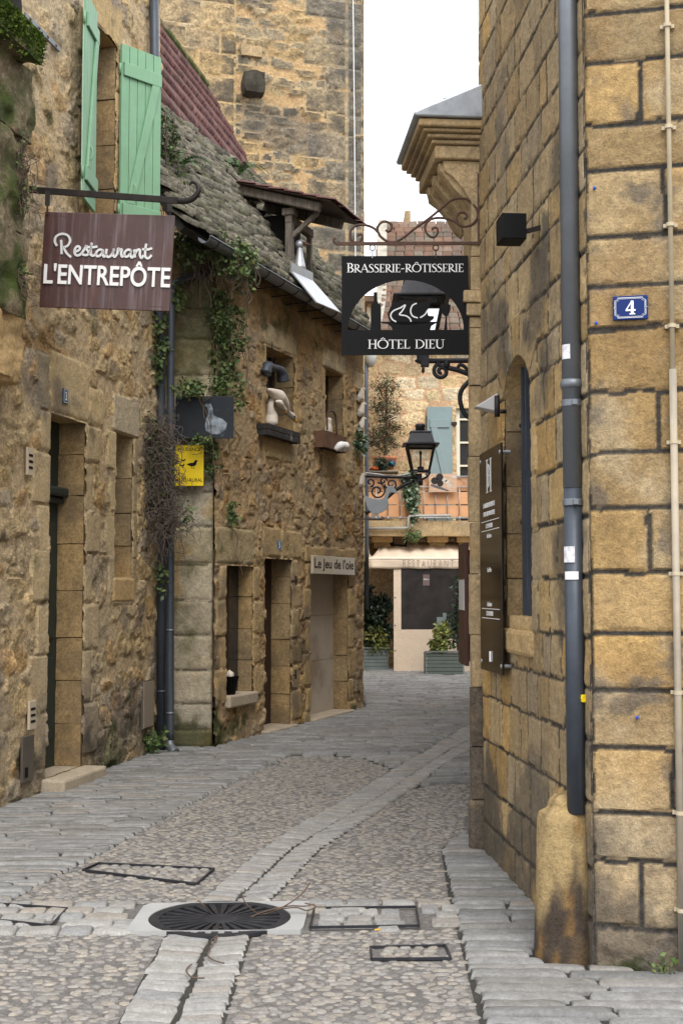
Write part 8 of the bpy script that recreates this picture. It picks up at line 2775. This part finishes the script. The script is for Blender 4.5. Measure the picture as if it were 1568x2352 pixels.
# brown display board beyond the portal
t = thing('display_board', 'narrow brown display board seen edge on beyond the portal pilaster', 'board', at(1070, 1530, 9.0))
o = Vector(t.location)
a_, c_ = at(1068, 1532, 9.0) - o, at(1070, 1246, 9.0) - o
MB().box(a_.x, a_.x + 0.028, 0, 0.5, 0.0, c_.z).build('frame', nodemat('dark_maroon_paint', (0.07, 0.032, 0.026), var=0.2, bump=None, rough=0.45), t, bevel=0.004)
MB().box(a_.x + 0.03, a_.x + 0.10, 0.03, 0.5, 0.03, c_.z - 0.05).build('case', nodemat('maroon_case', (0.085, 0.04, 0.032), var=0.2, bump=None, rough=0.5), t, bevel=0.004)
MB().box(a_.x - 0.006, a_.x - 0.001, 0.03, 0.4, c_.z * 0.45, c_.z * 0.7).build('notice', M_SILVER, t)

# ================================================================== litter on the drain
t = thing('dry_twig', 'dry bramble twig lying across the round drain grate', 'twig', (GRATE.x + 0.1, GRATE.y, 0.03))
o = Vector(t.location)
for path in ([(490, 2128), (540, 2120), (590, 2108), (640, 2092), (690, 2060), (712, 2030)], [(560, 2118), (600, 2100), (660, 2085), (700, 2085), (722, 2080)], [(465, 2130), (500, 2134), (545, 2132), (560, 2120)], [(520, 2126), (490, 2105), (470, 2085), (455, 2072)], [(600, 2108), (570, 2085), (558, 2065), (566, 2062)], [(640, 2092), (680, 2088), (705, 2095), (725, 2085), (700, 2078)], [(540, 2124), (555, 2112), (540, 2108), (530, 2120)]):
    pts = []
    for i, p in enumerate(path):
        g = G(*p) if p[1] > 2100 else at(p[0], p[1], GRATE.y + 0.05)
        pts.append(g - o + Vector((0, 0, 0.008)))
    MB().tube(catmull(pts, 4), 0.0035, 5).build('twig_stem', M_TWIG, t)
for path, lb in (([(485, 2160), (500, 2150), (478, 2190), (490, 2205), (515, 2212)], 'short dry twig lying in the stone channel just below the drain'), ([(440, 2215), (428, 2228), (440, 2244), (470, 2246)], 'small curved dry twig lying on the stone channel')):
    q = G(*path[0], 0.032)
    t = tag(MB().tube(catmull([G(*p, 0.032) - q for p in path], 4), 0.0035, 5).build('dry_twig', M_TWIG), lb, 'twig')
    t.location = q
t = tag(MB().tube([(0, 0, 0.0), (0.03, 0.012, 0.0)], 0.004, 8).build('cigarette_end', M_BEAK, None, True), 'orange cigarette end beside the squared stone access frame', 'cigarette end')
t.location = G(860, 2136, 0.03)
t = tag(rock('yellow_wrapper', -0.012, 0.012, -0.006, 0.006, 0.0, 0.03, M_YELLOW, None, 5, 6, 0.006, 0.4, 90), 'crumpled yellow wrapper stuck behind the corner drainpipe', 'wrapper')
t.location = at(1340, 1612, 5.62)
for (px, py, lb) in ((1364, 432, 'blue wall plug with bent hook high on the ashlar wall'), (1368, 742, 'blue wall plug below left of the number plate'), (1462, 1648, 'blue wall plug low on the ashlar wall')):
    u, z = F.hit(px, py, 0.012)
    t = tag(MB().lathe([(0.0065, 0), (0.0065, 0.012), (0.003, 0.012)], 10).build('wall_plug', M_NAVY if False else nodemat('bright_blue_plastic', (0.01, 0.06, 0.45), var=0, bump=None, rough=0.4), None, True), lb, 'wall plug')
    t.matrix_world = F.M @ Matrix.Translation((u, -0.006, z)) @ Matrix.Rotation(R(90), 4, 'X')
